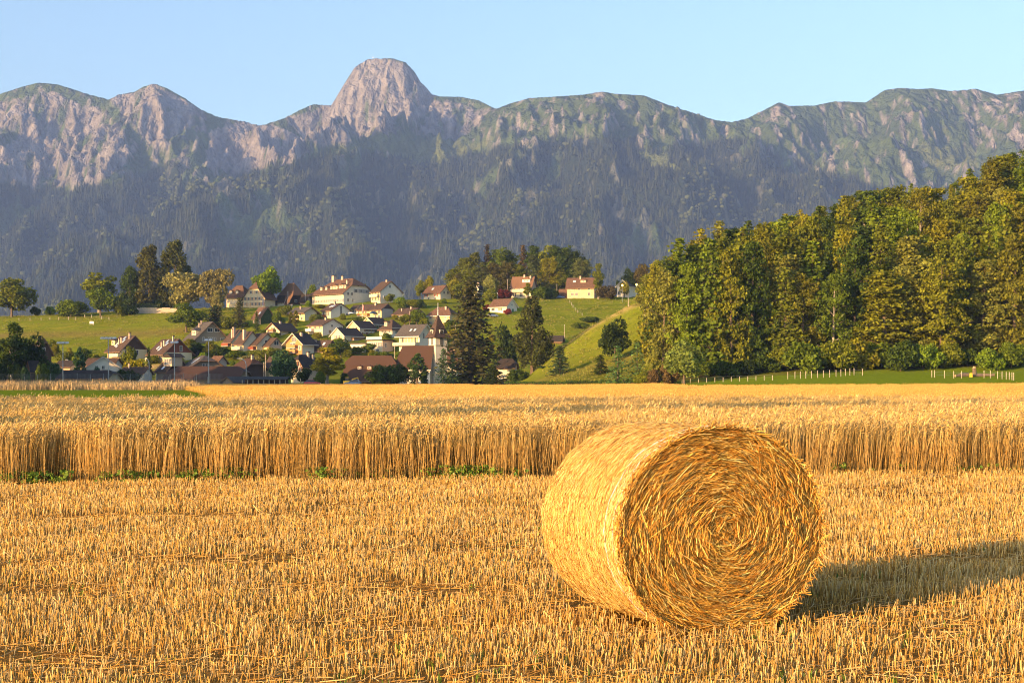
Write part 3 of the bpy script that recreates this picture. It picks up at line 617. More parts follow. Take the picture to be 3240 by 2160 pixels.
tree('larch', 1955, 1210, 1090, 84, (0.06, 0.115, 0.03), 'bright green young conifer, left of two by the hedge', 'conifer', Y=296)
tree('larch', 2016, 1210, 1081, 80, (0.075, 0.125, 0.03), 'bright green young conifer, right of two by the hedge', 'conifer', Y=297)
tree('broad1', 1946, 1170, 1006, 92, DARK, 'dark shaded tree at the corner of the hillside wood', 'tree', Y=330)
tree('bush1', 1640, 1208, 1165, 60, DEEP, 'shaded garden shrub left of the sequoia foot', 'shrub', 'bush', Y=370)
tree('bush0', 1720, 1210, 1178, 42, BLUEG, 'shaded garden shrub right of the sequoia foot', 'shrub', 'bush', Y=366)
# --- middle and top of the village
tree('bush0', 1148, 930, 898, 30, MID, 'dark treetop between the white manor and its neighbour', 'tree', Y=615)
tree('broad0', 1234, 960, 928, 32, OLIVE, 'round garden tree right of the manor neighbour', 'garden_tree')
tree('bush0', 1262, 962, 938, 36, BRIGHT, 'bright round bush on the upper village street', 'bush', 'bush')
for i, (x, yt, yb, wd, cl, lb) in enumerate([(1278, 948, 975, 40, MID, 'hedge bush above the red house, westernmost of three'), (1306, 946, 975, 40, OLIVE, 'hedge bush above the red house, middle of three'), (1332, 946, 975, 36, DEEP, 'hedge bush above the red house, easternmost of three')]):
    tree('bush%d' % (i % 2), x, yb, yt, wd, cl, lb, 'hedge', 'hedge')
tree('broad0', 1280, 1030, 992, 40, OLIVE, 'garden tree below the red house', 'garden_tree')
tree('broad2', 1318, 1032, 978, 54, MID, 'round green garden tree between red house and yellow house', 'garden_tree')
tree('bush0', 1342, 1036, 1000, 36, OLIVE, 'olive shrub against the yellow hip-roofed house', 'shrub', 'bush')
tree('bush0', 1338, 1095, 1055, 38, OLIVE, 'shrub squeezed between the white house and the church tower', 'shrub', 'bush')
tree('broad0', 1434, 1086, 1040, 40, YEL, 'yellow-green tree right of the church spire', 'tree')
tree('bush1', 1430, 1040, 1010, 44, MID, 'green bush below the yellow hip-roofed house', 'bush', 'bush')
tree('broad0', 1355, 908, 872, 30, GOLD, 'golden treetop on the skyline left of the hilltop grove', 'tree', Y=612)
tree('broad1', 1330, 912, 885, 30, OLIVE, 'olive treetop on the skyline above the manor neighbour', 'tree', Y=612)
tree('broad3', 1470, 950, 888, 72, OLIVE, 'spreading sunlit tree behind the tip of the giant spruce', 'tree')
tree('broad0', 1434, 945, 880, 44, GOLD, 'golden tree at the western end of the hilltop grove', 'tree')
tree('broad2', 1552, 938, 868, 50, (0.15, 0.16, 0.04), 'light green tree left of the house with orange roof', 'tree')
tree('bush0', 1548, 955, 912, 44, OLIVE, 'olive shrub above the small white house', 'shrub', 'bush')
tree('bush1', 1597, 946, 914, 44, RED, 'dark red copper shrub beside the house with orange roof', 'shrub', 'bush')
tree('bush0', 1538, 985, 962, 24, (0.13, 0.03, 0.02), 'red maple shrub at the left end of the small white house', 'shrub', 'bush')
tree('bush0', 1604, 995, 975, 24, (0.15, 0.03, 0.025), 'red flowering shrub before the small white house', 'shrub', 'bush')
tree('birch', 1668, 948, 893, 26, OLIVE, 'thin tree in front of the house with orange roof', 'garden_tree')
tree('bush1', 1712, 946, 905, 60, MID, 'green shrubbery right of the house with orange roof', 'shrub', 'bush')
tree('bush1', 1745, 946, 912, 44, DEEP, 'dark shrubbery before the small pink roof', 'shrub', 'bush')
tree('broad0', 1816, 944, 912, 24, OLIVE, 'little tree against the beige hilltop house', 'garden_tree')
tree('bush1', 1915, 948, 902, 62, (0.06, 0.05, 0.02), 'dark brown-green bush right of the beige hilltop house', 'bush', 'bush')
tree('bush1', 1868, 1020, 1000, 62, DEEP, 'dark bramble bush on the meadow behind the spur', 'bush', 'bush')
tree('bush1', 1838, 1040, 1018, 50, MID, 'lower bramble bush on the meadow behind the spur', 'bush', 'bush')
tree('broad0', 1975, 930, 888, 40, GOLD, 'golden shrub tree in front of the house with the lamps', 'tree')
tree('broad1', 1990, 905, 848, 44, DARK, 'dark skyline tree left of the farthest house', 'tree', Y=612)
tree('broad2', 2032, 905, 834, 56, (0.085, 0.07, 0.02), 'brownish skyline tree above the farthest house', 'tree', Y=612)
tree('broad0', 2074, 900, 822, 50, RUST, 'russet skyline tree right of the farthest house', 'tree', Y=612)
tree('bush0', 1962, 910, 886, 26, DARK, 'small dark skyline bush left of the farthest house', 'bush', 'bush', Y=612)
# --- grove on the hilltop
ORD = 'first second third fourth fifth sixth seventh eighth ninth tenth eleventh twelfth thirteenth fourteenth fifteenth sixteenth seventeenth eighteenth nineteenth twentieth twenty-first twenty-second twenty-third twenty-fourth twenty-fifth twenty-sixth twenty-seventh twenty-eighth twenty-ninth thirtieth'.split()
back = [(1436, 848, 62, OLIVE, 'forest6'), (1468, 815, 66, OLIVE, 'forest1'), (1502, 798, 66, (0.075, 0.085, 0.018), 'forest1'), (1542, 772, 50, (0.05, 0.04, 0.02), 'spruce0'), (1576, 783, 66, MID, 'forest3'), (1612, 790, 66, DEEP, 'forest1'), (1655, 774, 62, (0.07, 0.05, 0.02), 'spruce1'),
        (1690, 776, 60, DEEP, 'forest6'), (1722, 775, 56, OLIVE, 'loose'), (1752, 775, 62, DEEP, 'forest1'), (1786, 778, 66, DEEP, 'forest3'), (1816, 790, 60, DARK, 'forest3'), (1840, 812, 44, DARK, 'forest6')]
for i, (x, yt, wd, cl, kd) in enumerate(back):
    what = 'dark spruce' if 'spruce' in kd else ('dark-leaved tree' if cl in (DARK, DEEP) else 'olive-leaved tree')
    tree(kd, x, 940, yt, wd * (1.0 if 'spruce' in kd else 1.35), cl, '%s of the hilltop grove, %s from the west in its back row' % (what, ORD[i]), 'grove_tree', group='trees of the hilltop grove', Y=640)
front = [(1452, 866, 56, (0.09, 0.085, 0.02), 'forest1'), (1490, 850, 56, OLIVE, 'forest3'), (1526, 838, 58, (0.06, 0.07, 0.018), 'forest3'), (1565, 830, 56, (0.065, 0.06, 0.018), 'forest6'), (1606, 826, 56, (0.08, 0.075, 0.02), 'forest3'), (1640, 835, 50, OLIVE, 'forest1'), (1690, 805, 46, (0.06, 0.075, 0.025), 'forest1'),
         (1738, 812, 58, GOLD, 'forest3'), (1772, 840, 40, OLIVE, 'forest2'), (1800, 850, 44, DEEP, 'forest6'), (1842, 818, 66, (0.085, 0.10, 0.03), 'forest3')]
for i, (x, yt, wd, cl, kd) in enumerate(front):
    what = 'golden tree' if cl == GOLD else 'olive-green tree'
    tree(kd, x, 942, yt, wd * 1.3, cl, '%s of the hilltop grove, %s from the west in its front row' % (what, ORD[i]), 'grove_tree', group='trees of the hilltop grove', Y=622)
tree('birch', 1893, 940, 832, 34, OLIVE, 'narrow poplar-like tree closing the hilltop grove on the east', 'tree', Y=600)
# --- the wood on the eastern hill, planted in tiers
skyx = [s * D2S for s in (1440, 1480, 1545, 1600, 1650, 1720, 1790, 1850, 1900, 1950, 2000, 2050, 2100, 2150, 2200, 2260, 2300, 2352, 2450)]
skyy = [s * D2S for s in (650, 625, 575, 545, 525, 520, 492, 480, 468, 440, 422, 428, 412, 430, 400, 372, 352, 336, 320)]
tiers = [(306, 5.6), (320, 5.8), (336, 6.0), (353, 6.2), (371, 6.4), (390, 6.4), (408, 6.4)]
kinds = ['forest0', 'forest1', 'forest2', 'forest3', 'forest4', 'forest5', 'forest4', 'birch', 'spruce1', 'spruce0', 'spruce2', 'spruce0', 'forest6', 'forest7']
cols = [OLIVE, GOLD, MID, (0.12, 0.125, 0.010), (0.085, 0.10, 0.010), RUST, (0.10, 0.135, 0.010), (0.14, 0.145, 0.025), DEEP]
cwords = ['olive', 'golden', 'mid-green', 'yellowish', 'dull green', 'russet', 'bright green', 'pale olive', 'dark green']
rr = random.Random(5)
for ti, (Yt, sp) in enumerate(tiers):
    X = 31 + 0.05 * (Yt - 306) + rr.uniform(0, 3); row = []
    while X < 0.375 * Yt + 3:
        Yj = Yt + rr.uniform(-5, 5); kd = rr.choice(kinds if ti > 1 else ['forest1', 'forest3', 'forest4', 'forest6', 'forest6', 'spruce1', 'spruce2', 'forest7']); ci = rr.randrange(len(cols))
        z = gz(X, Yj); xs = CX + FOC * X / Yj; lim = np.interp(xs, skyx, skyy)
        h = rr.uniform(19, 28) * (1.1 if 'spruce' in kd else 1); hmax = CAMH + (HZ - lim) / FOC * Yj - z
        last = ti >= 5
        if last: h = hmax * rr.uniform(0.86, 1.03)
        h = max(8.0, min(h, hmax * (rr.uniform(0.98, 1.1) if 'spruce' in kd else rr.uniform(0.9, 1.0))))
        wd = min(h * (0.36 if 'spruce' in kd else 0.5), 9.8) * rr.uniform(0.85, 1.2)
        row.append((X, Yj, z, h, wd, kd, ci)); X += sp * rr.uniform(0.75, 1.25) * (0.8 if 'spruce' in kd else 1)
    for i, (X, Yj, z, h, wd, kd, ci) in enumerate(row):
        sort = 'spruce' if 'spruce' in kd else 'broadleaf tree'
        tier = ['lowest tier', 'second tier', 'third tier', 'fourth tier', 'fifth tier', 'sixth tier', 'skyline tier'][ti]
        place_tree(kd, X, Yj, z, h, wd, cols[ci], '%s %s, %s from the left in the %s of the hillside wood' % (cwords[ci], sort, ORD[i], tier), 'woodland_tree', 'tree', 'trees of the hillside wood')
# shrubs along the foot of the wood
shr = [(2120, 1214, 1150, 60, (0.1, 0.07, 0.025)), (2068, 1214, 1165, 56, (0.11, 0.075, 0.03)), (2030, 1214, 1172, 52, OLIVE), (2240, 1213, 1140, 80, MID), (2300, 1209, 1140, 90, DEEP), (2365, 1206, 1135, 90, DARK), (2425, 1204, 1125, 95, DEEP), (2490, 1196, 1095, 120, OLIVE), (2560, 1192, 1080, 130, MID),
       (2640, 1188, 1075, 125, OLIVE), (2715, 1186, 1070, 125, GOLD), (2790, 1192, 1080, 115, MID), (2850, 1194, 1075, 110, DEEP), (2920, 1194, 1085, 100, BRIGHT), (2990, 1192, 1085, 100, OLIVE), (3060, 1190, 1100, 80, DEEP), (3130, 1196, 1100, 90, BRIGHT), (3200, 1194, 1080, 110, MID)]
for i, (x, yb, yt, wd, cl) in enumerate(sorted(shr)):
    tree('bush%d' % (i % 2), x, yb, yt, wd, cl, 'leafy shrub at the foot of the hillside wood, %s from the left' % ORD[i], 'woodland_shrub', 'shrub', 'shrubs at the foot of the wood', Y=292 + 2 * (i % 4) if x > 2200 else 288)
tree('broad2', 2165, 1216, 1078, 128, (0.12, 0.155, 0.03), 'bright light-green round tree at the front corner of the wood', 'tree', Y=284)

# ------------------------------------------------------------------ houses
def wallmat(n, c): return mat('wall_' + n, c, rough=0.9, var=0.07, scale=0.6, bump=0.004, bscale=8)
W = dict(white=wallmat('white', (0.666, 0.602, 0.496)), cream=wallmat('cream', (0.648, 0.533, 0.336)), yellow=wallmat('yellow', (0.630, 0.482, 0.240)), pale=wallmat('pale', (0.558, 0.516, 0.376)), pink=wallmat('pink', (0.540, 0.404, 0.304)),
         red=wallmat('red', (0.468, 0.189, 0.120)), beige=wallmat('beige', (0.504, 0.378, 0.248)), grey=wallmat('grey', (0.405, 0.361, 0.304)))
W['wood'] = mat('wood_boards', (0.20, 0.12, 0.065), rough=0.85, var=0.35, scale=4, stretch=(6, 6, 0.5), bump=0.02)
W['greywood'] = mat('weathered_boards', (0.25, 0.20, 0.145), rough=0.9, var=0.35, scale=4, stretch=(6, 6, 0.5), bump=0.02)
W['darkwood'] = mat('dark_boards', (0.075, 0.048, 0.033), rough=0.9, var=0.35, scale=4, stretch=(6, 6, 0.5), bump=0.02)
W['redwood'] = mat('red_boards', (0.20, 0.06, 0.03), rough=0.85, var=0.3, scale=4, stretch=(6, 6, 0.5), bump=0.02)
W['orangewood'] = mat('orange_boards', (0.42, 0.20, 0.07), rough=0.8, var=0.3, scale=4, stretch=(6, 6, 0.5), bump=0.02)
W['ivy'] = mat('ivy_wall', (0.035, 0.06, 0.015), rough=0.9, var=0.5, scale=2.5, bump=0.25)
W['stone'] = mat('stone_wall', (0.46, 0.37, 0.28), rough=0.95, var=0.35, scale=1.6, bump=0.08)
def roofmat(n, c, c2): return mat('tiles_' + n, c, rough=0.9, var=0.25, scale=1.8, stretch=(1, 1, 3.0), bump=0.05, col2=c2, spec=0.15)
T = dict(brown=roofmat('brown', (0.061, 0.039, 0.029), (0.078, 0.053, 0.040)), dark=roofmat('dark', (0.034, 0.028, 0.026), (0.047, 0.037, 0.032)), red=roofmat('red', (0.100, 0.055, 0.036), (0.127, 0.076, 0.053)),
         orange=roofmat('orange', (0.173, 0.098, 0.056), (0.141, 0.076, 0.048)), grey=roofmat('grey', (0.065, 0.058, 0.054), (0.082, 0.073, 0.067)), rust=roofmat('rust', (0.074, 0.040, 0.028), (0.053, 0.033, 0.024)))
m_glass = mat('window_glass', (0.03, 0.035, 0.04), rough=0.12, var=0.1, spec=0.6)
m_frame = mat('window_frame', (0.66, 0.62, 0.55), rough=0.6, var=0.05)
m_trimw = mat('roof_edge', (0.16, 0.10, 0.06), rough=0.8, var=0.2)
m_trimp = mat('roof_edge_pale', (0.55, 0.5, 0.43), rough=0.7, var=0.1)
m_chim = mat('chimney', (0.48, 0.36, 0.27), rough=0.9, var=0.2, scale=3)
m_metal = mat('galvanised', (0.42, 0.43, 0.44), rough=0.45, var=0.15, metal=0.6)
m_sky = mat('skylight_glass', (0.45, 0.52, 0.58), rough=0.1, var=0.05, spec=0.8)
def shutm(c, n): return mat('shutter_' + n, c, rough=0.7, var=0.15)
SH = dict(brown=shutm((0.17, 0.07, 0.035), 'brown'), green=shutm((0.05, 0.16, 0.06), 'green'), white=shutm((0.68, 0.62, 0.5), 'white'), grey=shutm((0.3, 0.29, 0.27), 'grey'), red=shutm((0.35, 0.07, 0.04), 'red'), tan=shutm((0.55, 0.36, 0.2), 'tan'))
CACHE = {}
def cached(key, fn):
    if key not in CACHE: CACHE[key] = fn()
    return CACHE[key]
def inst(name, me, parent, loc, rz=0.0):
    o = C(bpy.data.objects.new(name, me)); o.parent = parent; o.location = loc; o.rotation_euler = (0, 0, rz); return o
def win_mesh(wd, ht):
    def f():
        b = MB(); t = 0.11; b.box((0, -0.02, 0), (wd - 2 * t, 0.04, ht - 2 * t), 1)
        b.box((0, -0.045, ht / 2 - t / 2), (wd, 0.09, t)); b.box((0, -0.045, -ht / 2 + t / 2), (wd, 0.09, t))
        for s in (-1, 1): b.box((s * (wd / 2 - t / 2), -0.045, 0), (t, 0.09, ht - 2 * t))
        b.box((0, -0.05, 0), (0.08, 0.06, ht - 2 * t)); return b.mesh('window', [m_frame, m_glass])
    return cached(('win', round(wd, 2), round(ht, 2)), f)
def shut_mesh(wd, ht, c):
    return cached(('shut', round(wd, 2), round(ht, 2), c), lambda: MB().box((0, -0.03, 0), (wd, 0.06, ht)).mesh('shutter', SH[c]))
def box_mesh(d, m): return cached(('box', tuple(round(x, 2) for x in d), m.name), lambda: MB().box((0, 0, d[2] / 2), d).mesh('box', m))
ZOFF = 3.0
class House: pass
def house(name, label, xl, xm, xr, yb, ye, yr, th=40, ridge='x', t=1.0, t0=None, wall='cream', side=None, gable=None, roof='brown', ov=0.7, Y=None, win=None, winr=None, ws=(1.1, 1.35), sh=None, shr=None,
          chim=(), dorm=(), skyl=(), balc=(), doors=(), cat='house', group='houses of the village', edge=None, ins=0.8, ymin=60.0, flat=False):
    th = R(th); Yc = hit(xm, yb, ymin) if Y is None else Y
    Xc = (xm - CX) / FOC * Yc; zb = gz(Xc, Yc) if Y is None else CAMH + (HZ - yb) / FOC * Yc
    if Y is not None: zb = min(zb, gz(Xc, Yc) + 6); 
    s = FOC / Yc; A = (xm - xl) / s / math.cos(th); B = max((xr - xm) / s / math.sin(th), 2.0); H = CAMH + (HZ - ye) / FOC * Yc - zb
    dmid = (B / 2) * math.cos(th) if ridge == 'x' else (A / 2) * math.sin(th)
    Rr = max(0.3, CAMH + (HZ - yr) / FOC * (Yc + dmid) - zb - H)
    a = Vector((-math.cos(th), math.sin(th), 0)); bvec = Vector((math.sin(th), math.cos(th), 0))
    cpos = Vector((Xc, Yc, zb)) + a * A / 2 + bvec * B / 2
    root = empty(name, cpos, -th); tag(root, label, cat, group)
    h = House(); h.root, h.A, h.B, h.H, h.R, h.s, h.Y = root, A, B, H, Rr, s, Yc
    Lr, Sp = (A, B) if ridge == 'x' else (B, A)
    mp = (lambda r, q, z: Vector((r, q, z))) if ridge == 'x' else (lambda r, q, z: Vector((-q, r, z)))
    h.mp = mp; h.Lr, h.Sp = Lr, Sp; t0 = t if t0 is None else t0
    # walls (with foundations that reach into the slope)
    b = MB(); side_m = W[side or wall]; gm = W[gable] if gable else side_m; lo = -ZOFF
    x, y = A / 2, B / 2; fm = W[wall]
    b.poly([(-x, -y, lo), (x, -y, lo), (x, -y, H), (-x, -y, H)], [(0, 1, 2, 3)], 0); b.poly([(x, -y, lo), (x, y, lo), (x, y, H), (x, -y, H)], [(0, 1, 2, 3)], 1)
    b.poly([(x, y, lo), (-x, y, lo), (-x, y, H), (x, y, H)], [(0, 1, 2, 3)], 0); b.poly([(-x, y, lo), (-x, -y, lo), (-x, -y, H), (-x, y, H)], [(0, 1, 2, 3)], 1)
    if not flat:
        for e, tt in ((1, t), (-1, t0)):
            if tt <= 0.02: continue
            r = e * Lr / 2; q = Sp / 2
            pts = [mp(r, -q, H), mp(r, q, H), mp(r, q * (1 - tt), H + Rr * tt), mp(r, -q * (1 - tt), H + Rr * tt)]
            # on a ridge='y' house the near gable belongs to the front wall
            f = (0, 1, 2, 3) if (e == 1) == (ridge == 'x') or ridge == 'y' and e == 1 else (3, 2, 1, 0)
            b.poly(pts, [f], 2 if gable else (1 if ridge == 'x' else 0))
    b.build('wall', [fm, side_m, gm], root)
    em = m_trimp if edge == 'pale' else m_trimw
    if flat:
        rf = MB().box((0, 0, H + 0.18), (A + 2 * ov, B + 2 * ov, 0.36)).build('roof', T[roof], root); h.roof = rf
    else:
        rb = MB(); k = Rr / (Sp / 2); q = Sp / 2 + ov; dz = -ov * k; L2 = Lr / 2 + ov * 0.8; th_ = 0.28
        i1, i0 = (1 - t) * Sp / 2 * ins + (ov if t < 0.98 else 0), (1 - t0) * Sp / 2 * ins + (ov if t0 < 0.98 else 0)
        up = []
        for z0 in (0, -th_):
            up += [mp(-L2, -q, H + dz + z0), mp(L2, -q, H + dz + z0), mp(L2, -q * (1 - t), H + dz + (Rr - dz) * t + z0), mp(L2 - i1, 0, H + Rr + z0), mp(-L2 + i0, 0, H + Rr + z0), mp(-L2, -q * (1 - t0), H + dz + (Rr - dz) * t0 + z0),
                   mp(-L2, q, H + dz + z0), mp(L2, q, H + dz + z0), mp(L2, q * (1 - t), H + dz + (Rr - dz) * t + z0), mp(-L2, q * (1 - t0), H + dz + (Rr - dz) * t0 + z0)]
        def add(fs, m): rb.poly(up, fs, m)
        add([(0, 1, 2, 3, 4, 5), (7, 6, 9, 4, 3, 8)], 0); add([(2, 8, 3), (9, 5, 4)], 0)
        add([(15, 14, 13, 12, 11, 10), (18, 13, 14, 19, 16, 17)], 1); add([(13, 18, 12), (14, 15, 19)], 1)
        for i, j in ((0, 1), (1, 2), (5, 0), (6, 7), (7, 8), (9, 6), (2, 8), (9, 5)): add([(j, i, i + 10, j + 10)], 1)
        rf = rb.build('roof', [T[roof], em], root); h.roof = rf
    # positions on the visible roof slope: r along the ridge, f from eave (0) to ridge (1)
    h.slope = lambda r, f: mp(r * Lr, -Sp / 2 * (1 - f), H + Rr * f)
    rot = 0.0 if ridge == 'x' else R(90)
    for c in chim:
        r, f, hh = c[0], c[1], c[2] * 0.68; wd = (c[3] if len(c) > 3 else 0.8) * 0.8
        p = h.slope(r, f); cb = MB(); cb.box((0, 0, hh / 2 - 0.4), (wd, wd, hh + 0.8)); cb.box((0, 0, hh + 0.1), (wd + 0.25, wd + 0.25, 0.2), 1)
        o = cb.build('chimney', [m_chim, T['dark']], rf); o.location = p
    for d in dorm:
        r, f, wd, hh = d[0], d[1], d[2], d[3]; p = h.slope(r, f); dep = hh / (Rr / (Sp / 2)) + 0.6; db = MB()
        db.box((0, dep / 2, hh / 2), (wd, dep, hh)); o = db.build('dormer', W[d[4] if len(d) > 4 else wall], root); o.location = p; o.rotation_euler = (0, 0, rot)
        rb2 = MB(); g = 0.35; pk = 0.55 * wd / 2
        rb2.poly([(-wd / 2 - g, -g, hh - 0.05), (wd / 2 + g, -g, hh - 0.05), (0, -g, hh + pk), (-wd / 2 - g, dep + 0.8, hh - 0.05), (wd / 2 + g, dep + 0.8, hh - 0.05), (0, dep + 0.8, hh + pk)], [(0, 1, 2), (1, 4, 5, 2), (3, 0, 2, 5), (4, 3, 5), (0, 3, 4, 1)])
        rb2.build('dormer_roof', T[roof], o)
        n = max(1, int(wd / 1.3))
        for j in range(n): inst('window', win_mesh(0.95, hh * 0.7), o, ((j - (n - 1) / 2) * 1.15, -0.02, hh * 0.52))
    for r, f, wd, ln in skyl:
        p = h.slope(r, f); ang = math.atan2(Rr, Sp / 2); sb = MB(); sb.box((0, 0, 0.06), (wd, ln, 0.12))
        o = sb.build('skylight', m_sky, rf); o.location = p; o.rotation_euler = (Matrix.Rotation(rot, 3, 'Z') @ Matrix.Rotation(ang, 3, 'X')).to_euler()
    def wallpos(side_, u, z):
        if side_ == 'f': return Vector((-A / 2 + u * A, -B / 2 - 0.01, z)), 0.0, A
        return Vector((A / 2 + 0.01, -B / 2 + u * B, z)), R(90), B
    h.wallpos = wallpos
    def windows(side_, spec, shc):
        if not spec: return
        for row in spec:
            z, us = row[0], row[1]; wz = row[2] if len(row) > 2 else ws; shx = row[3] if len(row) > 3 else shc
            if isinstance(us, int): us = [(i + 0.5) / us for i in range(us)]
            for u in us:
                p, rz, _ = wallpos(side_, u, z * H); inst('window', win_mesh(*wz), root, p, rz)
                if shx:
                    for e in (-1, 1):
                        sw = wz[0] * 0.5; off = Matrix.Rotation(rz, 3, 'Z') @ Vector((e * (wz[0] / 2 + sw / 2 + 0.02), -0.02, 0))
                        inst('shutter', shut_mesh(sw, wz[1], shx), root, p + off, rz)
    windows('f', win, sh); windows('r', winr, shr if shr is not None else sh)
    for bc in balc:
        sd, u0, u1, z, c = bc[:5]; dp = bc[5] if len(bc) > 5 else 1.3
        p, rz, Wd = wallpos(sd, (u0 + u1) / 2, z * H); bw = (u1 - u0) * Wd; bb = MB()
        bb.box((0, -dp / 2, 0), (bw, dp, 0.22), 1); bb.box((0, -dp + 0.04, 0.55), (bw, 0.08, 0.95), 0)
        for e in (-1, 1): bb.box((e * (bw / 2 - 0.04), -dp / 2, 0.55), (0.08, dp - 0.1, 0.95), 0)
        o = bb.build('balcony', [W[c], W['grey']], root); o.location = p; o.rotation_euler = (0, 0, rz)
    for sd, u, wd, hh, c in doors:
        p, rz, _ = wallpos(sd, u, 0.0); inst('door', box_mesh((wd, 0.12, hh), SH[c]), root, p, rz)
    return h
# --- hilltop manors and barns
hm_ = house('manor_house', 'large white manor with brown half-hipped roof, six dormers and long window rows', 973, 1087, 1171, 966, 922, 879, th=42, t=0.55, t0=0.12, wall='cream', side='white', roof='red', ov=1.1, cat='manor',
      win=[(0.84, [0.30, 0.40, 0.46, 0.52, 0.58, 0.64, 0.70, 0.76, 0.82, 0.9, 0.96], (0.8, 1.3), 'grey'), (0.38, [0.30, 0.40, 0.46, 0.52, 0.58, 0.64, 0.70, 0.76, 0.82, 0.9, 0.96], (0.8, 1.3), 'grey'), (0.84, [0.04, 0.1, 0.16, 0.22], (0.95, 1.3), None), (0.36, [0.04, 0.1, 0.16, 0.22], (0.95, 1.3), None)],
      winr=[(0.86, [0.15, 0.28]), (0.4, [0.15, 0.3]), (1.1, [0.42, 0.6, 0.78], (1.3, 1.5), 'grey'), (1.5, [0.5], (0.9, 0.8))], chim=[(-0.22, 0.88, 3.2, 1.6), (0.02, 0.97, 2.0, 1.0), (0.36, 0.55, 2.6, 0.8)],
      dorm=[(-0.3, 0.2, 1.2, 1.2), (-0.15, 0.22, 1.2, 1.2), (0.0, 0.24, 1.2, 1.3), (0.12, 0.24, 3.0, 1.3), (0.3, 0.26, 2.8, 1.4), (0.42, 0.27, 1.2, 1.3)])
house('manor_neighbour_house', 'cream gabled house with brown roof just right of the white manor', 1171, 1203, 1266, 960, 919, 889, th=48, wall='cream', side='white', roof='brown', win=[(0.85, 3), (0.35, 3)], winr=[(1.35, [0.45]), (0.5, [0.2])], sh='tan', shr='', chim=[(0.1, 0.95, 1.2)], balc=[('f', 0.05, 0.95, 0.52, 'cream')])
house('manor_house', 'pale manor facade with curved bell gable, half hidden by the linden', 764, 838, 862, 973, 939, 890, th=24, ridge='y', t=0.62, wall='cream', roof='red', ov=0.8, cat='manor', win=[(0.86, 6, (1.0, 1.4)), (0.35, 6, (1.0, 1.4)), (1.45, [0.35, 0.62], (1.1, 1.4))], sh='tan')
house('mansard_wing', 'low mansard-roofed wing with two dormers beside the curved-gable manor', 712, 766, 790, 962, 935, 902, th=24, t=0.3, wall='cream', roof='red', win=[(0.5, 5)], dorm=[(-0.3, 0.2, 1.3, 1.3), (0.1, 0.2, 1.3, 1.3)], cat='wing')
house('hilltop_barn', 'barn with glowing orange half-hipped roof and dark arched gable', 872, 917, 958, 962, 942, 894, th=44, t=0.42, wall='darkwood', side='darkwood', gable='darkwood', roof='orange', ov=1.6, cat='barn', winr=[(0.6, [0.4], (1.2, 1.2))])
house('outbuilding', 'small white outbuilding in the shade beside the orange-roofed barn', 876, 899, 908, 965, 948, 934, th=30, wall='white', roof='dark', win=[(0.5, 4, (0.8, 1.2))], cat='outbuilding')
house('outbuilding', 'dark-roofed stone shed between the orange-roofed barn and the manor', 948, 970, 980, 962, 947, 930, th=30, wall='stone', roof='dark', cat='outbuilding')
house('bungalow', 'flat-roofed pale yellow bungalow with white chimney below the manor path', 912, 964, 997, 1015, 984, 971, th=42, wall='yellow', side='pale', roof='grey', ov=1.2, win=[(0.7, [0.2, 0.45, 0.7]), (0.25, [0.3, 0.8])], chim=[(-0.05, 0.6, 1.6, 0.5)])
house('house', 'white house with two bright skylights and a dark window strip in its gable', 1013, 1047, 1102, 1008, 979, 958, th=46, wall='cream', side='white', roof='brown', win=[(0.55, [0.25, 0.72], (1.1, 1.9))], winr=[(0.75, [0.52], (1.0, 5.0)), (0.45, [0.83], (1.1, 1.6))], skyl=[(0.0, 0.5, 1.0, 1.6), (0.22, 0.55, 1.0, 1.6)], balc=[('f', 0.02, 0.45, 0.16, 'redwood')], chim=[(0.0, 0.9, 1.2)])
house('house', 'long yellow house with wooden balcony behind the flagpole', 1128, 1207, 1240, 1008, 976, 960, th=40, wall='yellow', side='grey', gable='darkwood', roof='brown', win=[(0.66, [0.2, 0.32, 0.72, 0.9]), (0.2, [0.75, 0.9])], balc=[('f', 0.02, 0.48, 0.34, 'orangewood')], chim=[(0.05, 0.8, 1.2)])
house('small_house', 'small white house squeezed behind the long yellow house', 1112, 1132, 1146, 993, 973, 964, th=40, wall='white', roof='dark', win=[(0.5, 2)])
house('house', 'cream two-storey house with grey shaded gable and shuttered windows in mid village', 967, 1021, 1078, 1063, 1026, 1008, th=44, wall='cream', side='white', roof='brown', win=[(0.75, [0.15, 0.5, 0.8]), (0.25, [0.15, 0.5, 0.8])], sh='tan', winr=[(0.9, [0.45], (1.0, 1.0)), (0.7, [0.88], (1.6, 1.3)), (0.4, [0.35], (1.4, 1.3))], shr='', balc=[('f', 0.0, 0.42, 0.42, 'white')], chim=[(0.1, 0.9, 1.0)])
house('house', 'yellow gable-fronted house above the cream gabled one, with a drainpipe corner', 1096, 1138, 1182, 1064, 1034, 1014, th=42, ridge='y', wall='yellow', side='white', roof='dark', win=[(0.75, [0.6]), (0.2, [0.3, 0.65])], winr=[(0.7, [0.45, 0.65, 0.85]), (0.22, [0.3, 0.6, 0.85])], sh='brown', edge='pale')
house('house', 'yellow gable-fronted house partly hidden, highest of the three gabled neighbours', 1143, 1182, 1220, 1046, 1021, 1003, th=42, ridge='y', wall='yellow', side='white', roof='dark', winr=[(0.5, [0.3, 0.55, 0.8])], sh='brown', edge='pale', ymin=400)
house('house', 'cream gable-fronted house with porch, lowest of the three gabled neighbours', 1043, 1089, 1140, 1084, 1058, 1036, th=40, ridge='y', wall='cream', side='white', roof='dark', win=[(0.72, [0.42, 0.64]), (0.2, [0.3, 0.62])], winr=[(0.55, [0.5, 0.66, 0.82]), (0.15, [0.3])], sh='tan', edge='pale', balc=[('r', 0.4, 0.95, 0.32, 'wood')])
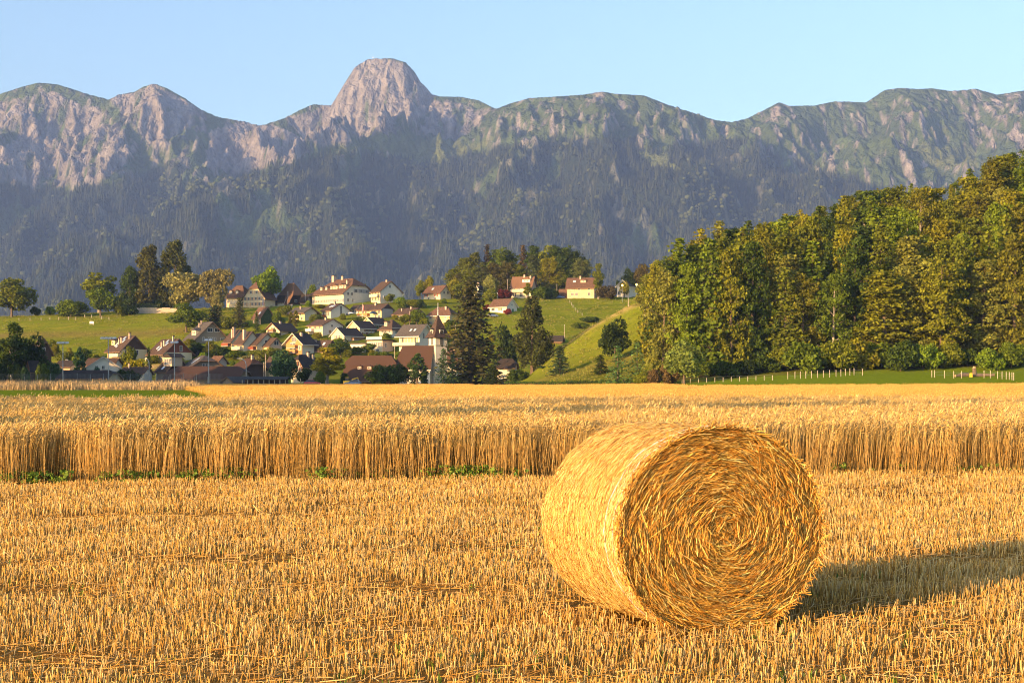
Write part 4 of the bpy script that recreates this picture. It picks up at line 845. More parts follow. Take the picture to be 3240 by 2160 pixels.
house('house', 'cream hip-roofed house with dormers above the terrace house', 1197, 1241, 1276, 1068, 1036, 1009, th=42, t=0.0, wall='cream', side='white', roof='brown', win=[(0.65, [0.25, 0.5, 0.8]), (0.15, [0.2, 0.4, 0.6, 0.8])], sh='grey', dorm=[(-0.1, 0.2, 1.4, 1.5)], ins=0.95, winr=[(0.6, [0.4])])
tr_ = house('terrace_house', 'flat-roofed cream terrace house with glass balustrade below the hip-roofed house', 1156, 1210, 1241, 1116, 1077, 1072, th=40, wall='cream', side='pink', roof='dark', flat=True, ov=0.5, win=[(0.66, 7, (0.85, 1.7)), (0.2, [0.7], (1.3, 1.1))], winr=[(0.62, [0.3], (0.9, 1.7))], sh=None, doors=[('f', 0.3, 1.2, 2.1, 'white')])
house('house', 'big white house with long tan-shuttered balcony behind the church', 1258, 1327, 1362, 1122, 1051, 1025, th=42, wall='white', side='white', roof='grey', ov=1.3, win=[(0.62, [0.22, 0.36, 0.5, 0.64, 0.78], (1.4, 2.2), 'tan'), (0.28, [0.25, 0.6, 0.85], (0.9, 0.8), None)], winr=[(0.85, [0.35, 0.72], (0.9, 2.0), None)], balc=[('f', -0.12, 1.0, 0.42, 'cream', 2.0)], skyl=[(0.0, 0.3, 0.8, 1.0), (0.2, 0.3, 0.8, 1.0)], edge='pale', ymin=420)
house('house', 'salmon red house with white shuttered windows on the upper slope', 1240, 1299, 1338, 1018, 990, 973, th=42, wall='red', roof='brown', win=[(0.55, [0.16, 0.42, 0.7], (1.2, 1.6))], sh='white', chim=[(-0.2, 0.5, 1.4, 0.4), (0.2, 0.9, 0.9)])
house('house', 'yellow hip-roofed house behind the church spire', 1354, 1422, 1446, 1036, 993, 970, th=26, t=0.2, wall='yellow', roof='red', win=[(0.75, [0.1, 0.5, 0.82], (1.1, 1.1)), (0.35, [0.1, 0.5, 0.82], (1.1, 1.1))], chim=[(0.2, 0.7, 1.4)], edge='pale')
house('house', 'cream house with red shutters on the crest left of the grove', 1338, 1393, 1425, 948, 923, 902, th=40, wall='cream', side='white', roof='red', win=[(0.6, [0.15, 0.75], (1.1, 1.1), 'red'), (0.2, [0.3, 0.7])], winr=[(0.95, [0.35, 0.7])], skyl=[(-0.1, 0.5, 0.9, 1.2)])
# --- west side of the village
house('farmhouse', 'big weathered wooden farmhouse with grey-brown roof and wide dormer', 572, 617, 708, 1090, 1070, 1017, th=52, wall='orangewood', side='greywood', gable='greywood', roof='grey', ov=1.2, cat='farmhouse', win=[(0.45, [0.5, 0.68, 0.86], (1.3, 2.0))], winr=[(0.9, [0.25], (0.9, 1.4)), (0.9, [0.42, 0.48, 0.54, 0.6], (0.8, 1.4)), (0.9, [0.8, 0.86], (0.9, 1.4)), (2.4, [0.45, 0.66], (2.0, 1.4))], dorm=[(0.05, 0.2, 3.4, 1.7, 'cream')], chim=[(-0.35, 0.9, 1.8, 0.5), (-0.25, 0.72, 2.0, 0.6)])
for i, (xl, xm, xr, yb, ye, yr, lb) in enumerate([(703, 732, 780, 1100, 1077, 1042, 'terraced house with two tall chimneys, westernmost of the stepped row'), (735, 770, 817, 1112, 1082, 1047, 'terraced house with projecting balcony, second of the stepped row'), (774, 813, 868, 1112, 1087, 1053, 'terraced house with wide brown roof, third of the stepped row'), (828, 855, 888, 1112, 1089, 1068, 'lowest yellow terraced house ending the stepped row')]):
    house('terraced_house', lb, xl, xm, xr, yb, ye, yr, th=46, wall='yellow', side='pink' if i == 3 else 'pale', roof='brown', win=[] if i == 3 else [(0.55, [0.35, 0.5, 0.65, 0.8], (0.9, 2.0), None)], balc=[('f', 0.0, 0.95, 0.2, 'redwood' if i != 1 else 'cream')] if i < 3 else [], chim=[(0.28, 0.3, 4.2, 0.8), (0.34, 0.4, 4.6, 1.0)] if i == 0 else ([(0.3, 0.32, 4.6, 1.1)] if i == 1 else []), winr=[(1.2, [0.5], (2.0, 1.6))] if i > 1 else None)
house('chalet', 'cream chalet with green shutters and brown balconies', 835, 885, 929, 1062, 1041, 1020, th=40, ridge='y', wall='cream', side='white', roof='dark', ov=1.0, cat='chalet', win=[(0.95, [0.52], (1.0, 1.7)), (0.3, [0.45, 0.7], (1.0, 1.5))], sh='green', balc=[('f', 0.3, 0.72, 0.62, 'wood'), ('f', 0.5, 1.1, 0.0, 'darkwood')], doors=[('r', 0.6, 1.2, 2.0, 'green')], chim=[(-0.1, 0.9, 1.2)])
house('ivy_house', 'brown-roofed house whose end wall is covered in dark ivy', 794, 825, 861, 1026, 1001, 970, th=46, wall='beige', side='ivy', gable='ivy', roof='red', skyl=[(0.1, 0.35, 0.9, 1.2)], win=[(0.4, [0.3, 0.7])])
house('chalet', 'orange timber chalet with stacked balconies and red parasol gable', 898, 956, 988, 1124, 1081, 1053, th=36, ridge='y', wall='orangewood', side='white', gable='orangewood', roof='dark', ov=1.2, cat='chalet', win=[(0.75, [0.35, 0.5], (1.2, 1.8)), (0.4, [0.35, 0.55], (1.2, 1.8)), (0.55, [0.85], (0.9, 1.6), 'tan'), (1.2, [0.45, 0.58], (1.0, 1.8))], balc=[('f', 0.2, 0.72, 0.55, 'orangewood'), ('f', 0.2, 0.72, 0.2, 'orangewood')], chim=[(-0.1, 0.7, 1.6, 1.0)], edge='pale')
house('house', 'low house with broad chestnut-brown roof and bow-topped window below the cream gabled house', 974, 1030, 1058, 1118, 1100, 1075, th=34, wall='yellow', side='wood', gable='wood', roof='brown', ov=1.1, win=[(0.45, [0.4, 0.5, 0.6], (0.9, 1.7))], chim=[(-0.3, 0.5, 2.2, 0.8)], skyl=[(0.25, 0.5, 0.9, 1.3)])
house('arched_gable_house', 'shaded house with arched half-hipped gable and two pale chimneys', 916, 958, 1003, 1178, 1151, 1121, th=36, ridge='y', t=0.6, wall='cream', side='beige', roof='dark', ov=0.9, win=[(0.95, [0.4, 0.62], (1.1, 1.9)), (0.45, [0.35, 0.55, 0.75])], sh='brown', chim=[(0.1, 0.8, 1.8), (0.3, 0.6, 1.8)], Y=408)
house('long_barn', 'long barn with mossy red-brown roof and small roof vents near the church', 1092, 1238, 1252, 1211, 1178, 1124, th=14, t=0.7, t0=0.75, wall='redwood', side='darkwood', gable='darkwood', roof='rust', ov=1.3, cat='barn', win=[(0.35, [0.12, 0.18, 0.45, 0.5], (1.2, 1.8))], doors=[('f', 0.3, 1.6, 2.6, 'white'), ('f', 0.37, 2.0, 2.6, 'tan')], dorm=[(-0.22, 0.18, 1.4, 0.9, 'wood'), (0.0, 0.18, 1.4, 0.9, 'wood')], Y=396)
house('barn', 'dark barn with reddish half-hipped roof behind the curved street lamp', 728, 778, 832, 1192, 1161, 1132, th=46, t=0.5, wall='darkwood', side='darkwood', gable='darkwood', roof='rust', ov=0.9, cat='barn', win=[(0.4, [0.3, 0.5])], chim=[(0.3, 0.9, 1.6)], Y=402)
house('big_barn', 'huge barn with grey-brown half-hipped roof and plank gable behind the sports fence', 550, 592, 705, 1205, 1166, 1123, th=58, t=0.66, wall='greywood', side='greywood', gable='greywood', roof='grey', ov=1.1, cat='barn', winr=[(1.25, [0.42, 0.5], (1.0, 1.3))], skyl=[(0.1, 0.6, 0.5, 3.0)], Y=402)
house('cattle_shed', 'long low shed with mottled rust-brown roof in front of the huge barn', 512, 752, 772, 1212, 1193, 1158, th=10, t=0.6, wall='greywood', side='greywood', roof='rust', ov=0.9, cat='shed', Y=388)
house('gabled_house', 'dark slate-roofed house with pointed dormer and white awnings', 484, 528, 588, 1205, 1170, 1131, th=42, wall='greywood', side='darkwood', roof='dark', cat='house', dorm=[(0.25, 0.3, 4.0, 2.6, 'beige')], skyl=[(0.0, 0.15, 0.8, 1.2)], Y=404)
house('white_house', 'white gabled house standing in shade behind the tallest floodlight mast', 266, 273, 368, 1212, 1161, 1127, th=66, t=1.0, wall='white', side='white', roof='brown', edge='pale', winr=[(0.98, [0.3, 0.5], (0.9, 1.1)), (0.3, [0.85], (0.9, 1.1), 'brown')], balc=[('r', 0.72, 0.98, 0.45, 'darkwood')], Y=398)
house('side_house', 'low brown-roofed annex behind the shaded white house', 262, 358, 372, 1180, 1152, 1132, th=14, wall='white', roof='brown', Y=412)
house('clubhouse', 'low clubhouse with hipped dark roof right behind the sports fence', 174, 340, 358, 1212, 1192, 1170, th=12, t=0.6, t0=1.0, wall='beige', roof='dark', ov=0.7, win=[(0.5, [0.1, 0.3, 0.62, 0.85])], Y=352)
house('chalet', 'western of two big chalets with four skylights and dark plank gable', 324, 383, 448, 1146, 1104, 1061, th=44, wall='yellow', side='cream', gable='darkwood', roof='brown', ov=1.0, cat='chalet', win=[(0.72, [0.5, 0.7, 0.88], (1.4, 1.8), None), (0.2, [0.45, 0.6, 0.75], (0.9, 0.9), None)], winr=[(0.75, [0.2, 0.42, 0.6], (1.3, 1.8))], balc=[('f', 0.3, 1.0, 0.42, 'cream')], skyl=[(0.0, 0.75, 0.9, 2.0), (0.12, 0.6, 0.9, 1.6), (-0.15, 0.35, 0.9, 2.0), (0.0, 0.2, 0.7, 1.0)], chim=[(0.36, 0.8, 2.6, 0.6), (-0.02, 0.4, 2.4, 0.6), (0.06, 0.5, 2.4, 0.7)], dorm=[(-0.38, 0.3, 2.0, 1.7, 'yellow')])
house('chalet', 'eastern of two big chalets with rust-red plank gable', 455, 519, 591, 1150, 1114, 1071, th=44, wall='yellow', side='cream', gable='redwood', roof='brown', ov=1.0, cat='chalet', win=[(0.6, [0.45, 0.58, 0.76, 0.86], (1.2, 1.9), None)], winr=[(0.62, [0.12, 0.3, 0.6], (1.3, 1.8)), (1.35, [0.6], (1.0, 2.0))], balc=[('f', 0.0, 0.35, 0.25, 'cream')], skyl=[(0.0, 0.75, 0.9, 2.0), (0.12, 0.6, 0.9, 1.6), (-0.2, 0.35, 0.9, 1.4), (0.0, 0.25, 0.9, 1.8)], chim=[(0.36, 0.8, 2.6, 0.6), (-0.02, 0.4, 2.4, 0.6), (0.06, 0.5, 2.4, 0.7)])
house('half_hidden_house', 'brown-roofed house half hidden by dark trees at the west edge', 92, 118, 152, 1160, 1110, 1066, th=46, t=0.7, wall='darkwood', roof='brown', winr=[(1.1, [0.45], (1.0, 1.2))], Y=424)
house('garden_hut', 'tiny dark garden hut between the fence-side bushes', 84, 98, 114, 1186, 1160, 1140, th=44, ridge='y', wall='darkwood', roof='dark', cat='hut', Y=372)
house('low_house', 'low house with dark curved roof left of the column cypress', 172, 222, 236, 1172, 1156, 1140, th=16, wall='beige', roof='dark', Y=415)
house('low_house', 'low reddish-roofed house below the yellow-green shrubs', 378, 452, 466, 1192, 1178, 1160, th=14, wall='white', roof='brown', chim=[(-0.3, 0.8, 1.8, 0.5)], Y=398)
house('house', 'red-brown gabled house peeping out right of the huge barn', 660, 690, 712, 1160, 1142, 1125, th=40, wall='pink', roof='red', Y=418)
house('house', 'small house with brown roof half behind the dark chestnut', 836, 852, 880, 1190, 1155, 1128, th=44, wall='yellow', roof='brown', Y=410)
house('grey_shed', 'grey-roofed plank shed with pale gable at the wheat edge', 697, 738, 778, 1217, 1206, 1191, th=34, ridge='y', wall='greywood', roof='grey', ov=0.5, cat='shed', Y=352)
# --- east: hilltop houses and small buildings
house('house', 'hilltop house with orange roof, white dormer and two chimneys before the grove', 1617, 1681, 1697, 944, 903, 874, th=20, wall='cream', side='beige', roof='orange', win=[(0.8, 4, (1.3, 1.2)), (0.3, 3, (1.6, 1.6))], dorm=[(0.2, 0.35, 3.6, 1.4, 'white')], chim=[(0.05, 0.95, 1.4), (0.38, 0.7, 2.0)], balc=[('f', 0.0, 1.0, 0.5, 'cream')])
house('house', 'beige hilltop house with brown roof at the top of the meadow', 1795, 1880, 1890, 944, 904, 878, th=12, wall='beige', roof='red', ov=0.8, win=[(0.8, [0.1, 0.18, 0.26, 0.45, 0.82], (1.2, 1.5)), (0.35, [0.2, 0.35, 0.82], (1.2, 1.4))], sh='tan', dorm=[(0.08, 0.4, 2.4, 1.1)], skyl=[(-0.25, 0.55, 1.2, 1.0)], chim=[(-0.05, 0.9, 1.6)])
house('small_house', 'small white house with brown roof and green door on the meadow edge', 1549, 1603, 1636, 992, 966, 944, th=36, wall='white', side='white', roof='red', edge='pale', win=[(0.6, [0.2], (1.8, 1.4), None), (0.6, [0.62], (0.8, 1.3), 'green')], winr=[(1.1, [0.5], (0.9, 0.9))], doors=[('r', 0.6, 1.0, 2.0, 'green')], sh=None)
house('far_house', 'white gable-fronted house farthest east, beside the glowing lamps', 1954, 1990, 2024, 918, 902, 884, th=36, ridge='y', wall='white', roof='grey', edge='pale', win=[(0.4, 3)])
house('gable_house', 'little white gable with twin chimneys peeping over the garden trees', 1500, 1517, 1530, 930, 913, 902, th=40, ridge='y', wall='white', roof='dark', edge='pale', chim=[(-0.2, 0.9, 1.8, 1.0)])
house('garden_shed', 'dark low shed at the bottom of the meadow behind the spur', 1728, 1776, 1784, 1088, 1075, 1061, th=14, wall='wood', roof='dark', cat='shed')
house('low_house', 'low dark-roofed house between the giant spruce and the sequoia', 1572, 1626, 1636, 1168, 1156, 1134, th=14, t=0.5, wall='white', roof='dark', Y=402)
house('low_house', 'brown-roofed house with white chimney right of the church tower', 1414, 1446, 1462, 1150, 1128, 1092, th=36, t=0.6, wall='white', roof='rust', chim=[(0.0, 0.8, 1.8)], Y=418)
house('small_house', 'small pink roof beside the beige hilltop house', 1768, 1790, 1800, 944, 932, 914, th=30, wall='beige', roof='red')
ga = house('garage', 'white flat garage block with two pale doors above the long barn', 1107, 1156, 1170, 1114, 1088, 1084, th=14, wall='white', roof='grey', flat=True, ov=0.3, doors=[('f', 0.3, 2.6, 2.2, 'white'), ('f', 0.68, 2.6, 2.2, 'white')], cat='garage')

# garden greenery between the houses, each named after the house it stands by
SHORT = {964: 'flat-roofed yellow bungalow', 1047: 'house with two bright skylights', 1207: 'long yellow house', 1021: 'cream house with grey gable', 1138: 'middle gabled house with drainpipe', 1182: 'highest yellow gabled house', 1089: 'lowest cream gabled house', 1241: 'hip-roofed cream house', 1210: 'flat-roofed terrace house', 1327: 'big white house behind the church', 1299: 'salmon red house',
         1422: 'yellow house behind the spire', 1393: 'crest house with red shutters', 617: 'weathered wooden farmhouse', 732: 'westernmost terraced house', 813: 'third terraced house', 885: 'green-shuttered chalet', 825: 'ivy-clad house', 956: 'orange timber chalet', 1030: 'low chestnut-roofed house', 383: 'western big chalet', 519: 'eastern big chalet', 1603: 'small white meadow house', 778: 'dark half-hipped barn', 592: 'huge barn', 1776: 'low shed behind the spur'}
SPOTS = [(890, 1045), (1000, 1020), (1085, 1012), (1110, 1040), (950, 1068), (1008, 1072), (1020, 1092), (1190, 1048), (1225, 1072), (1250, 1010), (1150, 1070), (1075, 1095), (935, 1100), (870, 1070), (905, 1125), (1130, 1018), (1240, 1090), (990, 1000), (1225, 1030), (1380, 1045), (1400, 960), (1320, 1020), (1400, 1080), (1470, 1010), (640, 1060), (600, 1095), (545, 1105), (690, 1120), (480, 1150), (440, 1125), (310, 1135), (560, 1150), (640, 1140), (730, 1155), (780, 1165), (1130, 1120), (1180, 1130), (1520, 990), (1560, 1080), (1650, 1100), (1000, 1105), (1260, 1130), (860, 1010), (830, 1060)]
HP = {964: 1000, 1047: 993, 1207: 992, 1021: 1045, 1138: 1048, 1182: 1033, 1089: 1070, 1241: 1050, 1210: 1095, 1327: 1090, 1299: 1004, 1422: 1012, 1393: 935, 617: 1080, 732: 1088, 813: 1100, 885: 1050, 825: 1012, 956: 1102, 1030: 1109, 383: 1125, 519: 1132, 1603: 978, 778: 1176, 592: 1185, 1776: 1082}
gb = random.Random(21); seen = set(); pal = [('mid-green', MID), ('olive', OLIVE), ('dark green', DEEP), ('golden', GOLD), ('bright green', BRIGHT)]
for i, (x, y) in enumerate(SPOTS):
    near = min(HP, key=lambda k: math.hypot(k - x, (HP[k] - y) * 1.2)); dx, dy = x - near, y - HP[near]
    rel = ('right of' if dx > 0 else 'left of') if abs(dx) > abs(dy) else ('in front of' if dy > 0 else 'behind')
    ks = [q for q in pal if (near, rel, q[0]) not in seen]
    if not ks: continue
    cw, cl = gb.choice(ks); seen.add((near, rel, cw)); hh = gb.uniform(14, 28)
    tree('bush%d' % (i % 2), x + gb.uniform(-4, 4), y, y - hh, hh * gb.uniform(1.1, 1.7), cl, 'low %s garden bush %s the %s' % (cw, rel, SHORT[near]), 'garden_bush', 'bush', 'garden bushes between the houses')
# ------------------------------------------------------------------ stubble, wheat, weeds
def strawmat(name, trans=0.15, rough=0.55, irand=0.0, vcol='tint', col=(0.6, 0.42, 0.15)):
    m = bpy.data.materials.new(name); m.use_nodes = True; n = m.node_tree; L = n.links; b = n.nodes['Principled BSDF']
    b.inputs['Roughness'].default_value = rough; b.inputs['Specular IOR Level'].default_value = 0.12
    at = n.nodes.new('ShaderNodeAttribute'); at.attribute_name = vcol; hv = n.nodes.new('ShaderNodeHueSaturation'); L.new(at.outputs['Color'], hv.inputs['Color'])
    tc = n.nodes.new('ShaderNodeTexCoord'); nz = n.nodes.new('ShaderNodeTexNoise'); nz.inputs['Scale'].default_value = 25; L.new(tc.outputs['Object'], nz.inputs['Vector'])
    mr = n.nodes.new('ShaderNodeMapRange'); mr.inputs[3].default_value = 0.75; mr.inputs[4].default_value = 1.25; L.new(nz.outputs['Fac'], mr.inputs[0]); val = mr.outputs[0]
    if irand:
        oi = n.nodes.new('ShaderNodeObjectInfo'); m2 = n.nodes.new('ShaderNodeMapRange'); m2.inputs[3].default_value = 1 - irand; m2.inputs[4].default_value = 1 + irand; L.new(oi.outputs['Random'], m2.inputs[0])
        mu = n.nodes.new('ShaderNodeMath'); mu.operation = 'MULTIPLY'; L.new(val, mu.inputs[0]); L.new(m2.outputs[0], mu.inputs[1]); val = mu.outputs[0]
    L.new(val, hv.inputs['Value']); L.new(hv.outputs[0], b.inputs['Base Color'])
    tr = n.nodes.new('ShaderNodeBsdfTranslucent'); L.new(hv.outputs[0], tr.inputs['Color']); ms = n.nodes.new('ShaderNodeMixShader'); ms.inputs[0].default_value = trans
    L.new(b.outputs[0], ms.inputs[1]); L.new(tr.outputs[0], ms.inputs[2]); L.new(ms.outputs[0], n.nodes['Material Output'].inputs['Surface'])
    return m
m_straw = strawmat('straw'); m_wheat = strawmat('wheat_straw', irand=0.16)
STRAW = np.array([(0.68, 0.42, 0.10), (0.74, 0.50, 0.16), (0.60, 0.34, 0.07), (0.66, 0.44, 0.17), (0.54, 0.29, 0.06), (0.76, 0.56, 0.24)])
def straw_cols(n, rng, pal=STRAW, jit=0.12):
    c = pal[rng.integers(0, len(pal), n)] * (1 + rng.normal(0, jit, (n, 1))); return np.clip(c, 0.02, 0.9)
def sticks(p0, p1, rad, cols, rng, dark=0.75, cap=True):
    """three-sided straws from p0 to p1; returns vertices, faces and colours"""
    n = len(p0); d = unit(p1 - p0); ref = np.where(np.abs(d[:, 2:3]) > 0.8, np.array([[1.0, 0, 0]]), np.array([[0, 0, 1.0]]))
    a = unit(np.cross(d, ref)); b = np.cross(d, a); ph = rng.uniform(0, 6.28, n); V = []
    for e, p in enumerate((p0, p1)):
        for k in range(3):
            t = ph + k * 2.0944; V.append(p + (a * np.cos(t)[:, None] + b * np.sin(t)[:, None]) * rad[:, None])
    V = np.stack(V, 1).reshape(-1, 3); o = (np.arange(n) * 6)[:, None]
    F = np.concatenate([o + np.array([k, (k + 1) % 3, 3 + (k + 1) % 3]) for k in range(3)] + [o + np.array([k, 3 + (k + 1) % 3, 3 + k]) for k in range(3)] + ([o + np.array([3, 4, 5])] if cap else []), 0)
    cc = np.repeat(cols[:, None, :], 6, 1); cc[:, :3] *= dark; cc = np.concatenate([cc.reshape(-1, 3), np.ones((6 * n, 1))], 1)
    return V, F, cc
def join(parts):
    V, F, Cc = [], [], []; o = 0
    for v, f, c in parts: V.append(v); F.append(f + o); Cc.append(c); o += len(v)
    return np.concatenate(V), np.concatenate(F), np.concatenate(Cc)
BALE_C = np.array([1.496, 10.1]); BALE_N = np.array([math.sin(R(23.6)), -math.cos(R(23.6))]); BALE_L, BALE_A, BALE_B = 1.22, 0.845, 0.742
BALE_T = np.array([-BALE_N[1], BALE_N[0]])                      # across the face
def bale_local(x, y):
    dx, dy = x - BALE_C[0], y - BALE_C[1]; return dx * BALE_T[0] + dy * BALE_T[1], -(dx * BALE_N[0] + dy * BALE_N[1])
rng = np.random.default_rng(3); parts = []
Ystart, rowsp = 7.6, 0.135
for pas, (ya, yb_, per) in enumerate(((7.6, 13.0, 0.0145), (13.0, 19.0, 0.019), (19.0, 30.0, 0.029))):
    vrow = np.arange(ya, yb_, rowsp); X_, Y_ = [], []
    for v in vrow:
        hw = 0.375 * v + 0.8; u = np.arange(-hw, hw, per); u = u + rng.normal(0, per * 0.8, len(u)); X_.append(u); Y_.append(v + 0.155 * u * 0.9 + rng.normal(0, 0.022, len(u)) + 0.03 * noise2(u / 3, np.full(len(u), v), 7))
    X_ = np.concatenate(X_); Y_ = np.concatenate(Y_)
    dens = fbm(X_ / 1.7, Y_ / 1.1, 5, 3) + 0.9 * noise2(X_ / 9, (Y_ - 0.12 * X_) / 0.9, 55)
    lu, lv = bale_local(X_, Y_); under = (np.abs(lu) < 0.42) & (lv > -0.02) & (lv < BALE_L)
    k = (rng.random(len(X_)) < np.clip(0.86 + 0.75 * dens, 0.12, 1)) & (Y_ < wheat_edge(X_) - 0.05) & ~under & (Y_ > 7.5)
    X_, Y_, dens = X_[k], Y_[k], dens[k]; n = len(X_)
    h = rng.uniform(0.055, 0.125, n) * np.clip(1 + 0.35 * dens, 0.5, 1.3); tl = rng.normal(0, 0.16, (n, 2)) + np.array([0.04, 0.0]); bad = rng.random(n) < 0.07; tl[bad] *= 4.5
    p0 = np.stack([X_, Y_, ground_z(X_, Y_) - 0.01], 1); p1 = p0 + np.stack([tl[:, 0] * h, tl[:, 1] * h, h + 0.01], 1)
    r = rng.uniform(0.0022, 0.0040, n) * (1.0 + 0.2 * pas)
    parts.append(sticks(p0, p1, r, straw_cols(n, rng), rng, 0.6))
V_, F_, c_ = join(parts); nst = len(V_) // 6
o = C(bpy.data.objects.new('stubble', mesh_np('stubble', V_, F_, [m_straw], attrs={'tint': ('FLOAT_COLOR', c_)}))); tag(o, 'cut golden straw stubble standing in rows', kind='stuff')
# loose straw lying between the rows
n = 15000; Y_ = 7.6 + 19.5 * rng.random(n) ** 1.25; X_ = rng.uniform(-1, 1, n) * (0.375 * Y_ + 0.6); band = noise2(X_ / 9, (Y_ - 0.12 * X_) / 0.9, 55) + 0.6 * fbm(X_ / 1.7, Y_ / 1.1, 5, 3)
k = (rng.random(n) < np.clip(0.45 - 0.9 * band, 0.08, 1)) & (Y_ < wheat_edge(X_)); X_, Y_ = X_[k], Y_[k]; n = len(X_)
a = rng.normal(0.12, 0.75, n); L = rng.uniform(0.06, 0.30, n); z0 = ground_z(X_, Y_) + rng.uniform(0.008, 0.05, n)
p0 = np.stack([X_, Y_, z0], 1); p1 = p0 + np.stack([np.cos(a) * L, np.sin(a) * L, rng.normal(0.008, 0.025, n)], 1); p1[:, 2] = np.maximum(p1[:, 2], p0[:, 2] - 0.02 + 0.012)
V_, F_, c_ = sticks(p0, p1, rng.uniform(0.0022, 0.004, n), straw_cols(n, rng, STRAW * np.array([0.85, 0.8, 0.8])), rng, 1.0, False)
o = C(bpy.data.objects.new('loose_straw', mesh_np('loose_straw', V_, F_, [m_straw], attrs={'tint': ('FLOAT_COLOR', c_)}))); tag(o, 'loose broken straw lying flat among the stubble rows', kind='stuff')
def blades(n, X_, Y_, z, h, wd, cols, rng, lean=0.35):
    a = rng.uniform(0, 6.28, n); d = np.stack([np.cos(a), np.sin(a), np.zeros(n)], 1); s = np.stack([-np.sin(a), np.cos(a), np.zeros(n)], 1)
    p = np.stack([X_, Y_, z], 1); ln = rng.uniform(0.1, lean * 2, n)[:, None] * h[:, None]; up = np.array([0, 0, 1.0])
    m1 = p + d * ln * 0.3 + up * h[:, None] * 0.6; t = p + d * ln + up * h[:, None]; w2 = wd[:, None] / 2
    V = np.stack([p - s * w2 * 0.6, p + s * w2 * 0.6, m1 + s * w2, m1 - s * w2, t, t + s * 0.0005], 1).reshape(-1, 3); o = (np.arange(n) * 6)[:, None]
    F = np.concatenate([o + np.array([0, 1, 2, 3]), o + np.array([3, 2, 5, 4])], 0)
    return V, F, np.concatenate([np.repeat(cols, 6, 0), np.ones((6 * n, 1))], 1)
GREEN = np.array([(0.10, 0.17, 0.02), (0.14, 0.2, 0.03), (0.07, 0.13, 0.02)])
nc = 420; cx_ = rng.uniform(-1, 1, nc); cyy = 7.8 + 15 * rng.random(nc) ** 1.6; cx_ = cx_ * (0.37 * cyy + 0.4); k = rng.integers(3, 8, nc)
X_ = np.repeat(cx_, k) + rng.normal(0, 0.015, k.sum()); Y_ = np.repeat(cyy, k) + rng.normal(0, 0.015, k.sum()); n = len(X_)
V_, F_, c_ = blades(n, X_, Y_, ground_z(X_, Y_), rng.uniform(0.03, 0.10, n), rng.uniform(0.006, 0.012, n), straw_cols(n, rng, GREEN), rng)
o = C(bpy.data.objects.new('green_sprouts_grass', mesh_np('green_sprouts_grass', V_, F_, [m_straw], attrs={'tint': ('FLOAT_COLOR', c_)}))); tag(o, 'sparse green sprouts between the stubble', kind='stuff')
# --- standing wheat: clumps of stalks with nodding ears
def wheat_clump(seed, n, rad, hgt, pal, rs=0.0032, ear=0.0085, leafy=0.5, detail=True):
    rng = np.random.default_rng(seed); X_ = rng.uniform(-rad, rad, n); Y_ = rng.uniform(-rad, rad, n); h = hgt * rng.normal(1, 0.055, n)
    a = rng.uniform(-1.2, 1.9, n); ln = np.abs(rng.normal(0, 0.07, n)); dx, dy = np.cos(a), np.sin(a); c = straw_cols(n, rng, pal)
    p0 = np.stack([X_, Y_, np.zeros(n)], 1); p1 = p0 + np.stack([dx * ln * 0.5, dy * ln * 0.5, h * 0.62], 1); p2 = p0 + np.stack([dx * ln * 1.2, dy * ln * 1.2, h * 0.93], 1)
    nod = rng.uniform(0.02, 0.09, n); p3 = p2 + np.stack([dx * nod, dy * nod, rng.uniform(-0.03, 0.085, n)], 1); r = rng.uniform(0.8, 1.25, n) * rs
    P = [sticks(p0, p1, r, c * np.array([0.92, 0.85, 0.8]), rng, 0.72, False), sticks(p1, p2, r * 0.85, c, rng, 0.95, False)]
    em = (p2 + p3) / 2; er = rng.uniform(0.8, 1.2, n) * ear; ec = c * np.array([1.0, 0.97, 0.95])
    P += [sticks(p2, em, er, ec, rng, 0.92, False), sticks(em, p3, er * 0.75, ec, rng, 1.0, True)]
    V, F, cc = join(P)
    m = int(n * leafy)
    if m:
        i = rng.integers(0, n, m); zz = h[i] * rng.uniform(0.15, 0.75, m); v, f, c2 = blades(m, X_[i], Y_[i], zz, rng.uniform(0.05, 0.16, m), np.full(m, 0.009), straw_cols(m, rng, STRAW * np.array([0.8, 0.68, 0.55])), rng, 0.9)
        f3 = np.concatenate([f[:, [0, 1, 2]], f[:, [0, 2, 3]]], 0); V, F, cc = join([(V, F, cc), (v, f3, c2)])
    return mesh_np('wheat_clump_%d' % seed, V, F, [m_wheat], attrs={'tint': ('FLOAT_COLOR', cc)})
W1 = np.array([(0.62, 0.42, 0.13), (0.68, 0.50, 0.20), (0.56, 0.36, 0.10), (0.60, 0.44, 0.19)]); W2 = np.array([(0.66, 0.42, 0.10), (0.70, 0.47, 0.14), (0.60, 0.37, 0.08)])
near_cl = [wheat_clump(100 + i, 30, 0.34, 0.98, W1, rs=0.0036, ear=0.009, leafy=0.7) for i in range(9)]
mid_cl = [wheat_clump(120 + i, 26, 0.28, 0.98, W1, rs=0.004, ear=0.011, leafy=0.25) for i in range(5)]
far_cl = [wheat_clump(140 + i, 30, 0.75, 0.62, W2, rs=0.007, ear=0.018, leafy=0.1) for i in range(4)]
def scatter_area(dens, ya, yb_, hwf, mask):
    A = 0; n = int(dens * (yb_ - ya) * 2 * (hwf * yb_ + 1.5)); Y_ = rng.uniform(ya, yb_, n); X_ = rng.uniform(-1, 1, n) * (hwf * yb_ + 1.5); k = (np.abs(X_) < hwf * Y_ + 1.5) & mask(X_, Y_); return X_[k], Y_[k]
